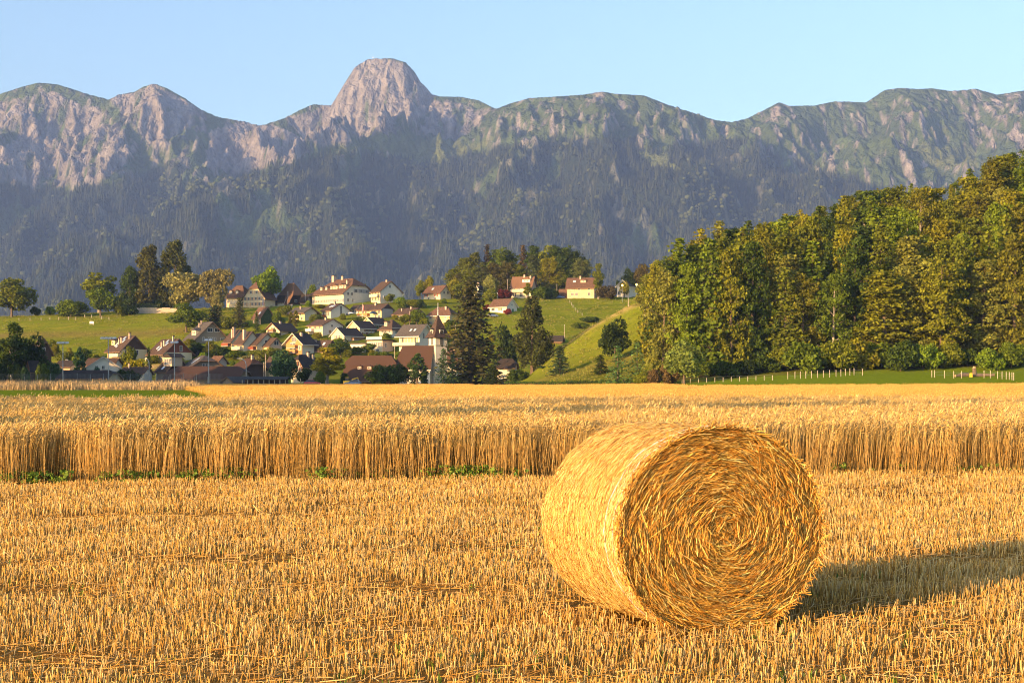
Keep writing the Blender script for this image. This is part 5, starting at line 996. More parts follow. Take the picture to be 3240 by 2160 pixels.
def wheat_obj(name, protos, X_, Y_, label, s=(0.9, 1.1), tilt=0.05, zsc=None):
    n = len(X_); sc_ = rng.uniform(*s, n); zs = sc_ * (1 + 0.06 * fbm(X_ / 2.5, Y_ / 2.5, 77, 2)) if zsc is None else zsc
    o = gn_scatter(name, np.stack([X_, Y_, ground_z(X_, Y_) - 0.02], 1), np.stack([np.ones(n), np.ones(n), zs], 1), rng.normal(0, 0.5, n), protos, tilt=rng.normal(0, tilt, (n, 2)))
    return tag(o, label, kind='stuff')
W1END = 66.0
X1, Y1 = scatter_area(15, 21, 33, 0.375, lambda x, y: (y > wheat_edge(x) + 0.03 * noise2(x / 0.7, y * 0, 3)) & (y < wheat_edge(x) + 1.6))
X2, Y2 = scatter_area(8, 22, 48, 0.375, lambda x, y: (y > wheat_edge(x) + 1.5) & (y < 46))
tram = lambda x, y: ~((np.abs(x + 6.2 - 0.5 * (y - 34)) < 0.25) & (y > 33))
X3, Y3 = scatter_area(4.2, 45, 67, 0.375, lambda x, y: (y > 45.5) & (y < W1END + 0.05 * x))
k2 = tram(X2, Y2); X2, Y2 = X2[k2], Y2[k2]
wheat_obj('wheat_edge_plants', near_cl, X1, Y1, 'front edge of the standing ripe wheat with bare stalks', tilt=0.07)
wheat_obj('wheat_field', near_cl[:2] + mid_cl, X2, Y2, 'ripe wheat with nodding ears behind the cut edge', tilt=0.08)
wheat_obj('wheat_field', mid_cl, X3, Y3, 'ripe wheat further back in the near field', tilt=0.08)
isleft = lambda x, y: (x < -0.255 * y + 6) | ((x > -9) & (y > 286 + 0.0 * x)) | (y > 326)
rl = lambda x, y: (x > 28) & (y > 214 - 0.25 * (x - 50))
X4, Y4 = scatter_area(0.9, 72, 130, 0.372, lambda x, y: ~isleft(x, y)); X5, Y5 = scatter_area(0.42, 130, 330, 0.372, lambda x, y: ~isleft(x, y) & ~rl(x, y))
wheat_obj('golden_field', far_cl, np.concatenate([X4, X5]), np.concatenate([Y4, Y5]), 'golden corn field stretching to the village', tilt=0.05, zsc=np.concatenate([np.full(len(X4), 1.0), np.full(len(X5), 1.0)]) * rng.uniform(0.85, 1.15, len(X4) + len(X5)))
# closed canopy of ears under the scattered stalks further back
m_can1 = mat('ear_canopy_near', (0.44, 0.29, 0.09), rough=0.9, var=0.35, scale=7, bump=0.15, bscale=9); m_can2 = mat('ear_canopy_far', (0.58, 0.36, 0.085), rough=0.9, var=0.3, scale=0.9, stretch=(0.35, 1, 1), bump=0.3, bscale=2.0)
def canopy(name, yf0, yf1, xw, z, step, m, label, mask=None):
    xs = np.arange(-xw, xw + step, step); ys = np.linspace(0, 1, int((yf1(0) - yf0(0)) / step) + 2); Xg, Tg = np.meshgrid(xs, ys); Yg = yf0(Xg) * (1 - Tg) + yf1(Xg) * Tg
    Zg = ground_z(Xg.ravel(), Yg.ravel()) + z + 0.05 * fbm(Xg.ravel() / 1.3, Yg.ravel() / 1.3, 31, 2); F = grid_faces(len(xs), len(ys))
    if mask is not None: k = mask(Xg.ravel(), Yg.ravel()); F = F[k[F].all(1)]
    o = C(bpy.data.objects.new(name, mesh_np(name, np.stack([Xg.ravel(), Yg.ravel(), Zg], 1), F, [m], smooth=True))); tag(o, label, kind='stuff')
canopy('wheat_canopy', lambda x: wheat_edge(x) + 2.2, lambda x: W1END + 0.05 * x, 27, 0.72, 0.5, m_can1, 'dense mass of wheat ears in the near field')
canopy('golden_canopy', lambda x: 72.0 + 0 * x, lambda x: 333.0 + 0 * x, 128, 0.46, 2.0, m_can2, 'dense mass of golden ears in the far field', lambda x, y: ~isleft(x, y) & ~rl(x, y - 4) & (np.abs(x) < 0.39 * y + 4))
# tall pale grass before the sports fence and weeds at the wheat foot
PG = np.array([(0.46, 0.32, 0.17), (0.52, 0.38, 0.2), (0.36, 0.27, 0.13)])
tuft = []
for i in range(4):
    rg = np.random.default_rng(200 + i); n = 26; v, f, c = blades(n, rg.normal(0, 0.45, n), rg.normal(0, 0.3, n), np.zeros(n), rg.uniform(0.5, 1.25, n), np.full(n, 0.05), straw_cols(n, rg, PG), rg, 0.3)
    tuft.append(mesh_np('pale_tuft_%d' % i, v, f, [m_wheat], attrs={'tint': ('FLOAT_COLOR', c)}))
n = 3800; Y_ = rng.uniform(228, 300, n); X_ = -0.255 * Y_ + 8 - rng.random(n) * (0.125 * Y_ + 10)
o = gn_scatter('tall_grass', np.stack([X_, Y_, ground_z(X_, Y_)], 1), np.repeat((rng.uniform(0.7, 1.3, n) * (1 + 0.5 * noise2(X_ / 9, Y_ / 9, 4)))[:, None], 3, 1), rng.uniform(0, 6.28, n), tuft); tag(o, 'pale dry tall grass in front of the sports fence', kind='stuff')
weed = []
for i in range(4):
    rg = np.random.default_rng(220 + i); n = 34; P_ = np.stack([rg.normal(0, 0.12, n), rg.normal(0, 0.09, n), rg.uniform(0.02, 0.3, n)], 1)
    v, f = leaf_quads(P_, np.tile(np.array([[0, -0.3, 0.8]]), (n, 1)), rg.uniform(0.035, 0.085, n), rg, 0.6); c = np.concatenate([np.repeat(straw_cols(n, rg, GREEN * 1.25), 4, 0), np.ones((4 * n, 1))], 1)
    weed.append(mesh_np('weed_%d' % i, v, f, [m_wheat], attrs={'tint': ('FLOAT_COLOR', c)}))
n = 420; X_ = rng.uniform(-11.5, 12, n); pr = np.clip(0.30 - 0.035 * X_ + 0.8 * noise2(X_ / 1.6, X_ * 0, 12), 0.06, 1); k = rng.random(n) < pr; X_ = X_[k]; n = len(X_); Y_ = wheat_edge(X_) + rng.normal(0.02, 0.12, n)
o = gn_scatter('weeds', np.stack([X_, Y_, ground_z(X_, Y_)], 1), np.repeat(rng.uniform(0.35, 0.9, n)[:, None], 3, 1), rng.uniform(0, 6.28, n), weed); tag(o, 'green weeds along the foot of the wheat', kind='stuff')
gtuft = []
for i in range(4):
    rg = np.random.default_rng(240 + i); n = 22; v, f, c = blades(n, rg.normal(0, 0.5, n), rg.normal(0, 0.4, n), np.zeros(n), rg.uniform(0.15, 0.55, n), np.full(n, 0.09), straw_cols(n, rg, np.array([(0.17, 0.19, 0.012), (0.24, 0.22, 0.03), (0.12, 0.16, 0.012), (0.32, 0.27, 0.08)])), rg, 0.4)
    gtuft.append(mesh_np('grass_tuft_%d' % i, v, f, [m_wheat], attrs={'tint': ('FLOAT_COLOR', c)}))
n = 16000; Y_ = rng.uniform(300, 612, n); X_ = rng.uniform(-0.4, 0.1, n) * Y_; k = ((X_ < -100) | (X_ > -8)) & (rng.random(n) < np.clip(0.6 + 0.9 * noise2(X_ / 22, Y_ / 12, 9), 0.1, 1)) & ~((Y_ < 425) & (X_ < 8)) & (X_ < 34 + 0.03 * (Y_ - 306) + 30 * (Y_ > 430)); X_, Y_ = X_[k], Y_[k]; n = len(X_)
o = gn_scatter('meadow_grass', np.stack([X_, Y_, ground_z(X_, Y_)], 1), np.repeat(rng.uniform(0.6, 1.3, n)[:, None], 3, 1), rng.uniform(0, 6.28, n), gtuft); tag(o, 'tufts of meadow grass on the hill slopes', kind='stuff')
# ------------------------------------------------------------------ the round straw bale
rb = np.random.default_rng(9)
root = empty('straw_bale', (BALE_C[0] - BALE_N[0] * BALE_L / 2, BALE_C[1] - BALE_N[1] * BALE_L / 2, 0.0), math.atan2(BALE_T[1], BALE_T[0]))
tag(root, 'large round golden straw bale lying on the stubble', 'straw bale')
BZ = BALE_B + 0.0                                                # centre height; local x across the face, local y into the bale, front face at y = -L/2
def bale_r(phi, l): return 1 + 0.012 * noise2(phi * 3, l * 3, 5) + 0.008 * noise2(phi * 11, l * 9, 6)
def bale_p(phi, l, rr=1.0):
    k = bale_r(phi, l) * rr; x = np.cos(phi) * BALE_A * k; z = np.sin(phi) * BALE_B * k; z = np.where(z < -0.70, -0.70 + (z + 0.70) * 0.35, z)   # flattened where it rests
    return np.stack([x, l - BALE_L / 2, z + BZ - 0.025], -1)
nphi, nl = 180, 26; ph, ll = np.meshgrid(np.linspace(0, 2 * np.pi, nphi), np.linspace(0, BALE_L, nl)); Vs = bale_p(ph.ravel(), ll.ravel()); Fs = grid_faces(nphi, nl)
m_core = mat('bale_core', (0.50, 0.27, 0.06), rough=0.9, var=0.35, scale=22, bump=0.012, bscale=60); m_net = mat('bale_net', (0.54, 0.34, 0.10), rough=0.85, var=0.22, scale=40, stretch=(1, 1, 1), bump=0.006, bscale=90)
o = C(bpy.data.objects.new('wrapped_side', mesh_np('wrapped_side', Vs, Fs[:, ::-1], [m_net], smooth=True))); o.parent = root
for y0, nm in ((0.0, 'end_face'), (BALE_L, 'rear_face')):
    rr_ = np.linspace(0, 1, 34); pg, rg = np.meshgrid(np.linspace(0, 2 * np.pi, 140), rr_); e = -1 if y0 == 0 else 1
    P = bale_p(pg.ravel(), np.full(pg.size, y0)); cen = np.array([0, y0 - BALE_L / 2, BZ - 0.025]); P = cen + (P - cen) * rg.ravel()[:, None]
    P[:, 1] += e * (0.045 * (1 - rg.ravel() ** 2) - 0.03) + 0.012 * noise2(rg.ravel() * 14 + pg.ravel() * 0.4, pg.ravel() * 1.5, 3)
    F = grid_faces(140, 34); o = C(bpy.data.objects.new(nm, mesh_np(nm, P, F if e < 0 else F[:, ::-1], [m_core], smooth=True))); o.parent = root
PB = np.array([(0.78, 0.45, 0.09), (0.84, 0.53, 0.14), (0.68, 0.35, 0.06), (0.74, 0.40, 0.075), (0.50, 0.22, 0.035), (0.88, 0.62, 0.22)])
n = 24000; r = np.sqrt(rb.random(n)) * 1.0; ph = rb.uniform(0, 2 * np.pi, n); cen = np.array([0, -BALE_L / 2, BZ - 0.025])
base = bale_p(ph, np.zeros(n)); base = cen + (base - cen) * r[:, None]; tang = np.stack([-np.sin(ph) * BALE_A, np.zeros(n), np.cos(ph) * BALE_B], 1); tang = unit(tang); rad = unit(base - cen + 1e-6)
messy = np.clip(0.28 + 0.9 * np.exp(-(r / 0.12) ** 2), 0, 1.2); ang = rb.normal(0, 1, n) * messy + 0.12
d = tang * np.cos(ang)[:, None] + rad * np.sin(ang)[:, None]; d[:, 1] += rb.normal(0, 0.22, n); d = unit(d); Ln = rb.uniform(0.03, 0.13, n) * (0.6 + 0.6 * r); stick = rb.random(n) < 0.05; Ln[stick] *= 1.6
lump = 0.014 * noise2(r * 15 + ph * 0.5, ph * 2, 8)
mid = base + np.array([0, -1, 0]) * (0.045 * (1 - r ** 2) - 0.026 + lump + rb.uniform(0.0, 0.02, n))[:, None]; mid[stick, 1] -= 0.03
p0, p1 = mid - d * Ln[:, None] / 2, mid + d * Ln[:, None] / 2
V_, F_, c_ = sticks(p0, p1, rb.uniform(0.0019, 0.0036, n), straw_cols(n, rb, PB, 0.24), rb, 0.9, False)
o = C(bpy.data.objects.new('end_straw', mesh_np('end_straw', V_, F_, [m_straw], attrs={'tint': ('FLOAT_COLOR', c_)}))); o.parent = root; o['kind'] = 'stuff'
n = 15000; ph = rb.uniform(0, 2 * np.pi, n); l = rb.uniform(0.0, BALE_L, n); base = bale_p(ph, l, 1.002); tang = unit(np.stack([-np.sin(ph) * BALE_A, np.zeros(n), np.cos(ph) * BALE_B], 1)); out = unit(np.stack([np.cos(ph) / BALE_A, np.zeros(n), np.sin(ph) / BALE_B], 1))
ang = rb.normal(0, 0.38, n); d = tang * np.cos(ang)[:, None] + np.array([0, 1.0, 0]) * np.sin(ang)[:, None] + out * rb.normal(0, 0.035, n)[:, None]; d = unit(d); Ln = rb.uniform(0.03, 0.11, n); wild = rb.random(n) < 0.012
d[wild] = unit(d[wild] + out[wild] * 0.6); mid = base + out * rb.uniform(-0.001, 0.004, n)[:, None]
PS = np.array([(0.58, 0.38, 0.11), (0.62, 0.44, 0.16), (0.54, 0.33, 0.09), (0.42, 0.22, 0.06), (0.66, 0.50, 0.22)])
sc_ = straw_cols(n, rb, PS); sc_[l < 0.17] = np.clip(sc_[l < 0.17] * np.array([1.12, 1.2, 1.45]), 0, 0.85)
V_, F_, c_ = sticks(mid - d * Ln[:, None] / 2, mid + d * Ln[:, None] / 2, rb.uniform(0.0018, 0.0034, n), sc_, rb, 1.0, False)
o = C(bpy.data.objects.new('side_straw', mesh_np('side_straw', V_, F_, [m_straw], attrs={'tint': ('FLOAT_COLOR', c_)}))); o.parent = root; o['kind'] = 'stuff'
# rim fringe of straws that stick out past the wrap
n = 1500; ph = rb.uniform(0, 2 * np.pi, n); base = bale_p(ph, rb.uniform(-0.02, 0.05, n), 0.985); tang = unit(np.stack([-np.sin(ph) * BALE_A, np.zeros(n), np.cos(ph) * BALE_B], 1)); out = unit(np.stack([np.cos(ph), np.zeros(n), np.sin(ph)], 1))
d = unit(tang * rb.normal(0, 1, n)[:, None] + out * rb.uniform(0, 0.55, n)[:, None] + np.array([0, -1.0, 0]) * rb.uniform(0, 0.9, n)[:, None]); V_, F_, c_ = sticks(base, base + d * rb.uniform(0.03, 0.10, n)[:, None], rb.uniform(0.002, 0.0034, n), straw_cols(n, rb, PB), rb, 0.9, False)
o = C(bpy.data.objects.new('rim_straw', mesh_np('rim_straw', V_, F_, [m_straw], attrs={'tint': ('FLOAT_COLOR', c_)}))); o.parent = root; o['kind'] = 'stuff'
m_thread = mat('net_thread', (0.55, 0.55, 0.72), rough=0.6, var=0.15)
for l0, rt in ((0.17, 0.0035), (0.05, 0.0025)):
    tb = MB(); q = np.linspace(0, 2 * np.pi, 90); tb.tube(bale_p(q, l0 + 0.012 * np.sin(q * 3), 1.0055), rt, n=4); ob = tb.build('net_edge_thread', m_thread, root)
print('stubble', nst, 'wheat', len(X1), len(X2), len(X3), len(X4), len(X5))
# ------------------------------------------------------------------ church
def attach(o, h_root):
    M = Matrix.Translation(h_root.location) @ Matrix.Rotation(h_root.rotation_euler.z, 4, 'Z'); o.parent = h_root; o.matrix_parent_inverse = M.inverted(); return o
m_stone = mat('church_stone', (0.40, 0.37, 0.30), rough=0.9, var=0.15); m_black = mat('clock_black', (0.02, 0.02, 0.02), rough=0.5, var=0.1); m_gold = mat('clock_gold', (0.6, 0.45, 0.15), rough=0.4, var=0.05); m_louvre = mat('belfry_louvre', (0.12, 0.12, 0.115), rough=0.8, var=0.2)
ch = house('church', 'white village church with clock tower, pointed brown spire and hipped nave', 1246, 1360, 1372, 1214, 1151, 1093, th=16, t=1.0, t0=0.0, wall='white', roof='rust', ov=0.6, cat='church', group=None, win=[(0.55, [0.3, 0.55, 0.8], (1.0, 2.4))], Y=396, edge='pale')
th_ = R(57); Yt = 397.0; sP = FOC / Yt; tA = 3.75; corner = px(1378, 1213, Yt); ca, cb_ = Vector((-math.cos(th_), math.sin(th_), 0)), Vector((math.sin(th_), math.cos(th_), 0))
tc_ = corner + ca * tA / 2 + cb_ * tA / 2; tc_.z = gz(corner.x, Yt); HE = (1213 - 1058.5) / sP
def tpart(b, name, mats, sub=None):
    o = b.build(name, mats); o.location = tc_; o.rotation_euler = (0, 0, -th_); attach(o, ch.root); return o
tpart(MB().box((0, 0, HE / 2 - 1), (tA, tA, HE + 2)), 'tower_wall', W['white'])
tpart(MB().box((0, 0, HE - (1087 - 1058.5) / sP), (tA + 0.24, tA + 0.24, 0.22)), 'string_course', m_stone)
tpart(MB().box((0, 0, HE - 0.12), (tA + 0.3, tA + 0.3, 0.25)), 'cornice', m_stone)
sb = MB(); lv = [(tA / 2 + 0.95, HE - 0.35), (tA / 2 + 0.35, HE + 0.55), (tA / 2 - 0.25, HE + 1.9), (0.16, HE + 5.9)]
for (w0, z0), (w1, z1) in zip(lv[:-1], lv[1:]):
    sb.poly([(-w0, -w0, z0), (w0, -w0, z0), (w0, w0, z0), (-w0, w0, z0), (-w1, -w1, z1), (w1, -w1, z1), (w1, w1, z1), (-w1, w1, z1)], [(0, 1, 5, 4), (1, 2, 6, 5), (2, 3, 7, 6), (3, 0, 4, 7)])
sp_ = tpart(sb, 'spire', T['brown'])
fb = MB(); fb.tube([(0, 0, HE + 5.7), (0, 0, HE + 9.6)], [0.16, 0.04], n=6); fb.lathe([(0.0, -0.22), (0.2, -0.1), (0.22, 0), (0.2, 0.1), (0, 0.22)], 8, (0, 0, HE + 7.9)); fb.box((0, 0, HE + 9.1), (0.7, 0.07, 0.07)); tpart(fb, 'finial', m_metal)
def arch_mesh(wd, ht, dp, n=8):
    b = MB(); pr = [(-wd / 2, 0), (wd / 2, 0)] + [(wd / 2 * math.cos(math.pi * k / n), ht - wd / 2 + wd / 2 * 1.25 * math.sin(math.pi * k / n)) for k in range(n + 1)]
    m = len(pr); b.poly([(x, 0, z) for x, z in pr] + [(x, -dp, z) for x, z in pr], [tuple(range(m))[::-1], tuple(range(m, 2 * m))] + [(i, (i + 1) % m, m + (i + 1) % m, m + i) for i in range(m)]); return b
for rz, off in ((0.0, Vector((0, -tA / 2, 0))), (R(90), Vector((tA / 2, 0, 0)))):
    Mz = Matrix.Translation(tc_) @ Matrix.Rotation(-th_, 4, 'Z') @ Matrix.Translation(off) @ Matrix.Rotation(rz, 4, 'Z')
    def put(b, nm, m, loc):
        o = b.build(nm, m); o.matrix_basis = Mz @ Matrix.Translation(loc); attach(o, ch.root); return o
    sur = put(arch_mesh(1.15, 2.3, 0.08), 'belfry_window', m_stone, (0, 0.03, HE - 2.45))
    lo = arch_mesh(0.85, 2.05, 0.05).build('louvre', m_louvre); lo.parent = sur; lo.location = (0, -0.07, 0.1)
    cd = MB(); cd.box((0, 0.35, 0), (1.35, 1.5, 1.7)); cd.poly([(-0.85, -0.55, 0.8), (0.85, -0.55, 0.8), (0, -0.55, 1.3), (-0.85, 1.2, 0.8), (0.85, 1.2, 0.8), (0, 1.2, 1.3)], [(0, 1, 2), (1, 4, 5, 2), (3, 0, 2, 5), (0, 3, 4, 1)], 1)
    cdo = put(cd, 'clock_dormer', [W['white'], T['dark']], (0, 0.15, HE + 1.05))
    fc = MB(); fc.poly([(0.58 * math.cos(k * math.pi / 8), -0.44, 0.62 * math.sin(k * math.pi / 8)) for k in range(16)] + [(0.58 * math.cos(k * math.pi / 8), -0.40, 0.62 * math.sin(k * math.pi / 8)) for k in range(16)], [tuple(range(16))[::-1]] + [((k + 1) % 16, k, 16 + k, 16 + (k + 1) % 16) for k in range(16)]); f = fc.build('clock_face', m_black); f.parent = cdo
    hd = MB(); hd.box((0.0, -0.46, 0.2), (0.05, 0.02, 0.42)); hd.box((0.12, -0.46, 0.0), (0.28, 0.02, 0.05)); o = hd.build('clock_hands', m_gold); o.parent = cdo
# ------------------------------------------------------------------ fences, masts, lamps, poles
m_post = mat('wooden_post', (0.42, 0.36, 0.28), rough=0.9, var=0.25); m_blue = mat('windscreen_blue', (0.02, 0.045, 0.10), rough=0.8, var=0.15); m_wire = mat('fence_wire', (0.16, 0.18, 0.18), rough=0.5, var=0.1); m_white = mat('white_paint', (0.75, 0.73, 0.7), rough=0.6, var=0.05); m_grey = mat('grey_paint', (0.4, 0.4, 0.4), rough=0.6, var=0.1)
FY = 338.0; fxs = np.arange(-8, 706, 42.0); f0 = px(-40, 1200, FY).x; f1 = px(706, 1200, FY).x
fence = empty('sports_fence', ((f0 + f1) / 2, FY, 0)); tag(fence, 'long sports court fence with steel posts, netting and blue windscreen', 'fence')
for i, x in enumerate(fxs):
    p = px(x, 1200, FY); hgt = 3.1 if i % 2 == 0 else 2.9
    inst('post', cached(('fpost', hgt), lambda: MB().tube([(0, 0, 0), (0, 0, hgt)], 0.05, n=6).mesh('post', m_metal)), fence, (p.x - fence.location.x, 0, 0))
    if i < len(fxs) - 1: inst('post', cached(('fpost2',), lambda: MB().tube([(0, 0, 0), (0, 0, 2.3)], 0.04, n=6).mesh('post', m_metal)), fence, (p.x - fence.location.x + 1.3, 6.0, 0))
nb = MB(); wdt = f1 - f0
for k in range(int(wdt / 0.3)): nb.box((-wdt / 2 + k * 0.3, -0.06, 1.75), (0.022, 0.02, 2.3))
for k in range(9): nb.box((0, -0.06, 0.8 + k * 0.27), (wdt, 0.02, 0.022))
o = nb.build('netting', m_wire, fence); o['kind'] = 'stuff'
MB().box((0, -0.1, 0.38), (wdt, 0.04, 0.72)).build('windscreen', m_blue, fence)
for x, yt, nh, lb in ((199, 1086, 3, 'floodlight mast with three lamps, westernmost behind the sports fence'), (343, 1071, 4, 'tallest floodlight mast with four lamps before the shaded white house'), (552, 1084, 2, 'floodlight mast with two lamps before the eastern big chalet'), (660, 1077, 2, 'floodlight mast with a white reflector lamp before the huge barn')):
    Y = 346.0; p = px(x, 1212, Y); top = CAMH + (HZ - yt) / FOC * Y; z0 = gz(p.x, Y); r = empty('floodlight_mast', (p.x, Y, z0)); tag(r, lb, 'floodlight', 'floodlight masts of the sports ground')
    MB().tube([(0, 0, -0.2), (0, 0, top - z0)], [0.13, 0.09], n=8).build('pole', m_metal, r); arm = MB().box((0, 0, top - z0 - 0.15), (0.62 * nh, 0.09, 0.09)).build('crossarm', m_metal, r)
    def flood():
        b = MB(); b.poly([(-0.42, -0.5, -0.1), (0.42, -0.5, -0.1), (0.48, 0.35, 0.05), (-0.48, 0.35, 0.05), (-0.34, -0.45, 0.22), (0.34, -0.45, 0.22), (0.4, 0.3, 0.36), (-0.4, 0.3, 0.36)], [(0, 3, 2, 1), (4, 5, 6, 7), (0, 1, 5, 4), (1, 2, 6, 5), (2, 3, 7, 6), (3, 0, 4, 7)]); return b.mesh('lamp_head', m_metal)
    lm = cached(('flood',), flood)
    for k in range(nh): inst('lamp_head', lm, r, ((k - (nh - 1) / 2) * 0.98, -0.1, top - z0 + 0.02))
def pole(name, lb, cat, x, yt, yb, rad=0.1, m=None, Y=None, curve=0.0, head=False, group='poles and lamps of the village'):
    Y = hit(x, yb) if Y is None else Y; p = px(x, yb, Y); z0 = gz(p.x, Y); top = CAMH + (HZ - yt) / FOC * Y - z0; r = empty(name, (p.x, Y, z0)); tag(r, lb, cat, group)
    if curve: pts = [(0, 0, -0.2), (0, 0, top * 0.75)] + [(-curve * (1 - math.cos(a)), 0, top * 0.75 + top * 0.25 * math.sin(a)) for a in (0.5, 1.0, 1.57)]
    else: pts = [(0, 0, -0.2), (0, 0, top)]
    MB().tube(pts, [rad] * (len(pts) - 1) + [rad * 0.7], n=7).build('pole', m or m_metal, r)
    if head: MB().box((-curve - 0.2, 0, top - 0.06), (0.75, 0.26, 0.14)).build('lamp_head', m_grey, r)
    elif not curve: MB().lathe([(rad * 0.7, 0), (rad * 1.2, 0.02), (rad * 1.2, 0.12), (0.01, 0.2)], 7, (0, 0, top)).build('cap', m_grey, r)
    return r, top
for a in [('street_lamp', 'curved street lamp left of the thin dark spruce', 'street lamp', 472, 1134, 1198, 0.09, None, 392, 0.9, True), ('street_lamp', 'tall curved street lamp in front of the dark half-hipped barn', 'street lamp', 779, 1133, 1203, 0.10, None, 374, 1.9, True), ('street_lamp', 'small curved street lamp left of the column cypress', 'street lamp', 219, 1137, 1162, 0.08, None, 420, 0.6, True),
          ('street_lamp', 'straight lamp post in front of the orange-roofed barn', 'street lamp', 911, 923, 972, 0.09, None, None, 0.0, False), ('pole', 'white pole left of the manor corner', 'pole', 966, 919, 953, 0.1, None, None, 0.0, False), ('utility_pole', 'tall wooden utility pole beside the dark chestnut', 'utility pole', 840, 1122, 1200, 0.12, m_post, 386, 0.0, False),
          ('utility_pole', 'shorter wooden pole left of the tall one by the chestnut', 'utility pole', 835, 1148, 1200, 0.12, m_post, 386, 0.0, False), ('utility_pole', 'wooden pole over the right end of the long brown barn', 'utility pole', 1248, 1094, 1135, 0.12, m_post, 425, 0.0, False), ('utility_pole', 'wooden pole before the garden tree under the red house', 'utility pole', 1296, 986, 1030, 0.1, m_post, None, 0.0, False),
          ('utility_pole', 'thin pole on the meadow ridge by the wood', 'utility pole', 1988, 944, 1014, 0.12, m_post, 400, 0.0, False), ('utility_pole', 'pole beside the low shed behind the spur', 'utility pole', 1786, 1028, 1075, 0.1, m_post, None, 0.0, False), ('utility_pole', 'pole on the hilltop between the two hilltop houses', 'utility pole', 1762, 900, 940, 0.1, m_post, None, 0.0, False),
          ('utility_pole', 'pole left of the house with the orange roof', 'utility pole', 1606, 885, 925, 0.1, m_post, None, 0.0, False), ('street_lamp', 'short lamp post above the small white house', 'street lamp', 1575, 924, 950, 0.1, None, None, 0.7, True), ('utility_pole', 'pole right of the church spire', 'utility pole', 1441, 1030, 1070, 0.1, m_post, None, 0.0, False)]:
    pole(*a[:6], rad=a[6], m=a[7], Y=a[8], curve=a[9], head=a[10])
m_lit = mat('lamp_glow', (1, 0.6, 0.2), var=0.0, emit=((1.0, 0.5, 0.1), 3.0))
for x, y, lb in ((1969, 904, 'glowing orange lamp on the wall side of the farthest house'), (2014, 902, 'brightest glowing orange lamp beside the farthest house')):
    r, top = pole('lit_lamp', lb, 'lamp', x, y + 2, 925, rad=0.06, Y=590); MB().lathe([(0.02, -0.42), (0.3, -0.28), (0.42, 0), (0.3, 0.28), (0.02, 0.42)], 10, (0, 0, top + 0.45)).build('bulb', m_lit, r)
# flags
m_red = mat('flag_red', (0.45, 0.03, 0.03), var=0.1); m_blu = mat('flag_blue', (0.04, 0.06, 0.3), var=0.1)
def flag(x, yt, yb, lb, mats):
    r, top = pole('flagpole', lb, 'flagpole', x, yt, yb, rad=0.06, m=m_white, group='flagpoles'); b = MB(); n = len(mats)
    for k in range(n):
        xs = [0.08 + 0.45 * (k / n), 0.08 + 0.45 * ((k + 1) / n)]; pts = []
        for j in range(7): z = top - 0.3 - j * 0.35; pts += [(xs[0] + 0.04 * math.sin(j), 0.06 * math.sin(j * 1.3 + k), z - xs[0] * 0.8), (xs[1] + 0.04 * math.sin(j), 0.06 * math.sin(j * 1.3 + k + 1), z - xs[1] * 0.8)]
        pts2 = [(p[0], p[1] + 0.03, p[2]) for p in pts]; b.poly(pts + pts2, [(2 * j, 2 * j + 1, 2 * j + 3, 2 * j + 2) for j in range(6)] + [(14 + 2 * j + 2, 14 + 2 * j + 3, 14 + 2 * j + 1, 14 + 2 * j) for j in range(6)], k)
    b.build('flag', mats, r)
flag(1146, 960, 1008, 'white flagpole with limp red and white flag before the long yellow house', [m_red, m_white, m_red]); flag(831, 945, 974, 'flagpole with limp blue, white and red flag before the curved-gable manor', [m_blu, m_white, m_red])
# pasture fences
def post_fence(name, lb, pts, h=1.2, rad=0.055, wire=True):
    P = [on_ground(x, y) for x, y in pts]; c = sum(P, Vector()) / len(P); r = empty(name, (c.x, c.y, c.z)); tag(r, lb, 'fence', 'pasture fences')
    pm = cached(('ppost', h, rad), lambda: MB().tube([(0, 0, -0.4), (0, 0, h - 0.08), (0, 0, h)], [rad, rad, rad * 0.6], n=7).mesh('post', m_post))
    for p in P: inst('post', pm, r, p - r.location)
    if wire:
        b = MB()
        for z in (0.55, 1.0): b.tube([p - r.location + Vector((0, 0, z)) for p in P], 0.012, n=3)
        b.build('wire', m_wire, r)
post_fence('pasture_fence', 'row of pale posts along the grass strip below the wood', [(1900 + z / 1.755, yy) for z, yy in ((1040, 1199), (1080, 1198), (1110, 1197.5), (1140, 1196.5), (1172, 1196), (1205, 1195), (1238, 1194), (1272, 1193), (1308, 1191.5), (1335, 1190), (1360, 1188.5), (1385, 1187), (1408, 1186.5), (1455, 1188))], h=1.35)
post_fence('pasture_fence', 'row of pale posts beside the felled logs at the east edge', [(1900 + z / 1.755, yy) for z, yy in ((1840, 1194), (1855, 1194), (1910, 1196), (1962, 1197), (2005, 1197), (2130, 1196), (2165, 1196), (2205, 1198), (2230, 1199), (2253, 1200), (2270, 1201), (2285, 1202), (2295, 1203))], h=1.35)
post_fence('pasture_fence', 'short low posts at the wood corner behind the wheat', [(2080 + 26 * i, 1215 - i * 0.9) for i in range(15)], h=0.9)
post_fence('meadow_fence', 'fence of thin posts across the west meadow', [(60, 1016), (95, 1015), (130, 1014), (158, 1014), (186, 1013), (217, 1012), (240, 1013), (268, 1005), (290, 1006), (322, 1010), (345, 1014)], h=1.3, rad=0.1)
post_fence('meadow_fence', 'fence of pale posts climbing the meadow behind the spur', [(1803, 958), (1808, 966), (1813, 974), (1820, 982), (1828, 990), (1842, 999)], h=1.1, rad=0.1)
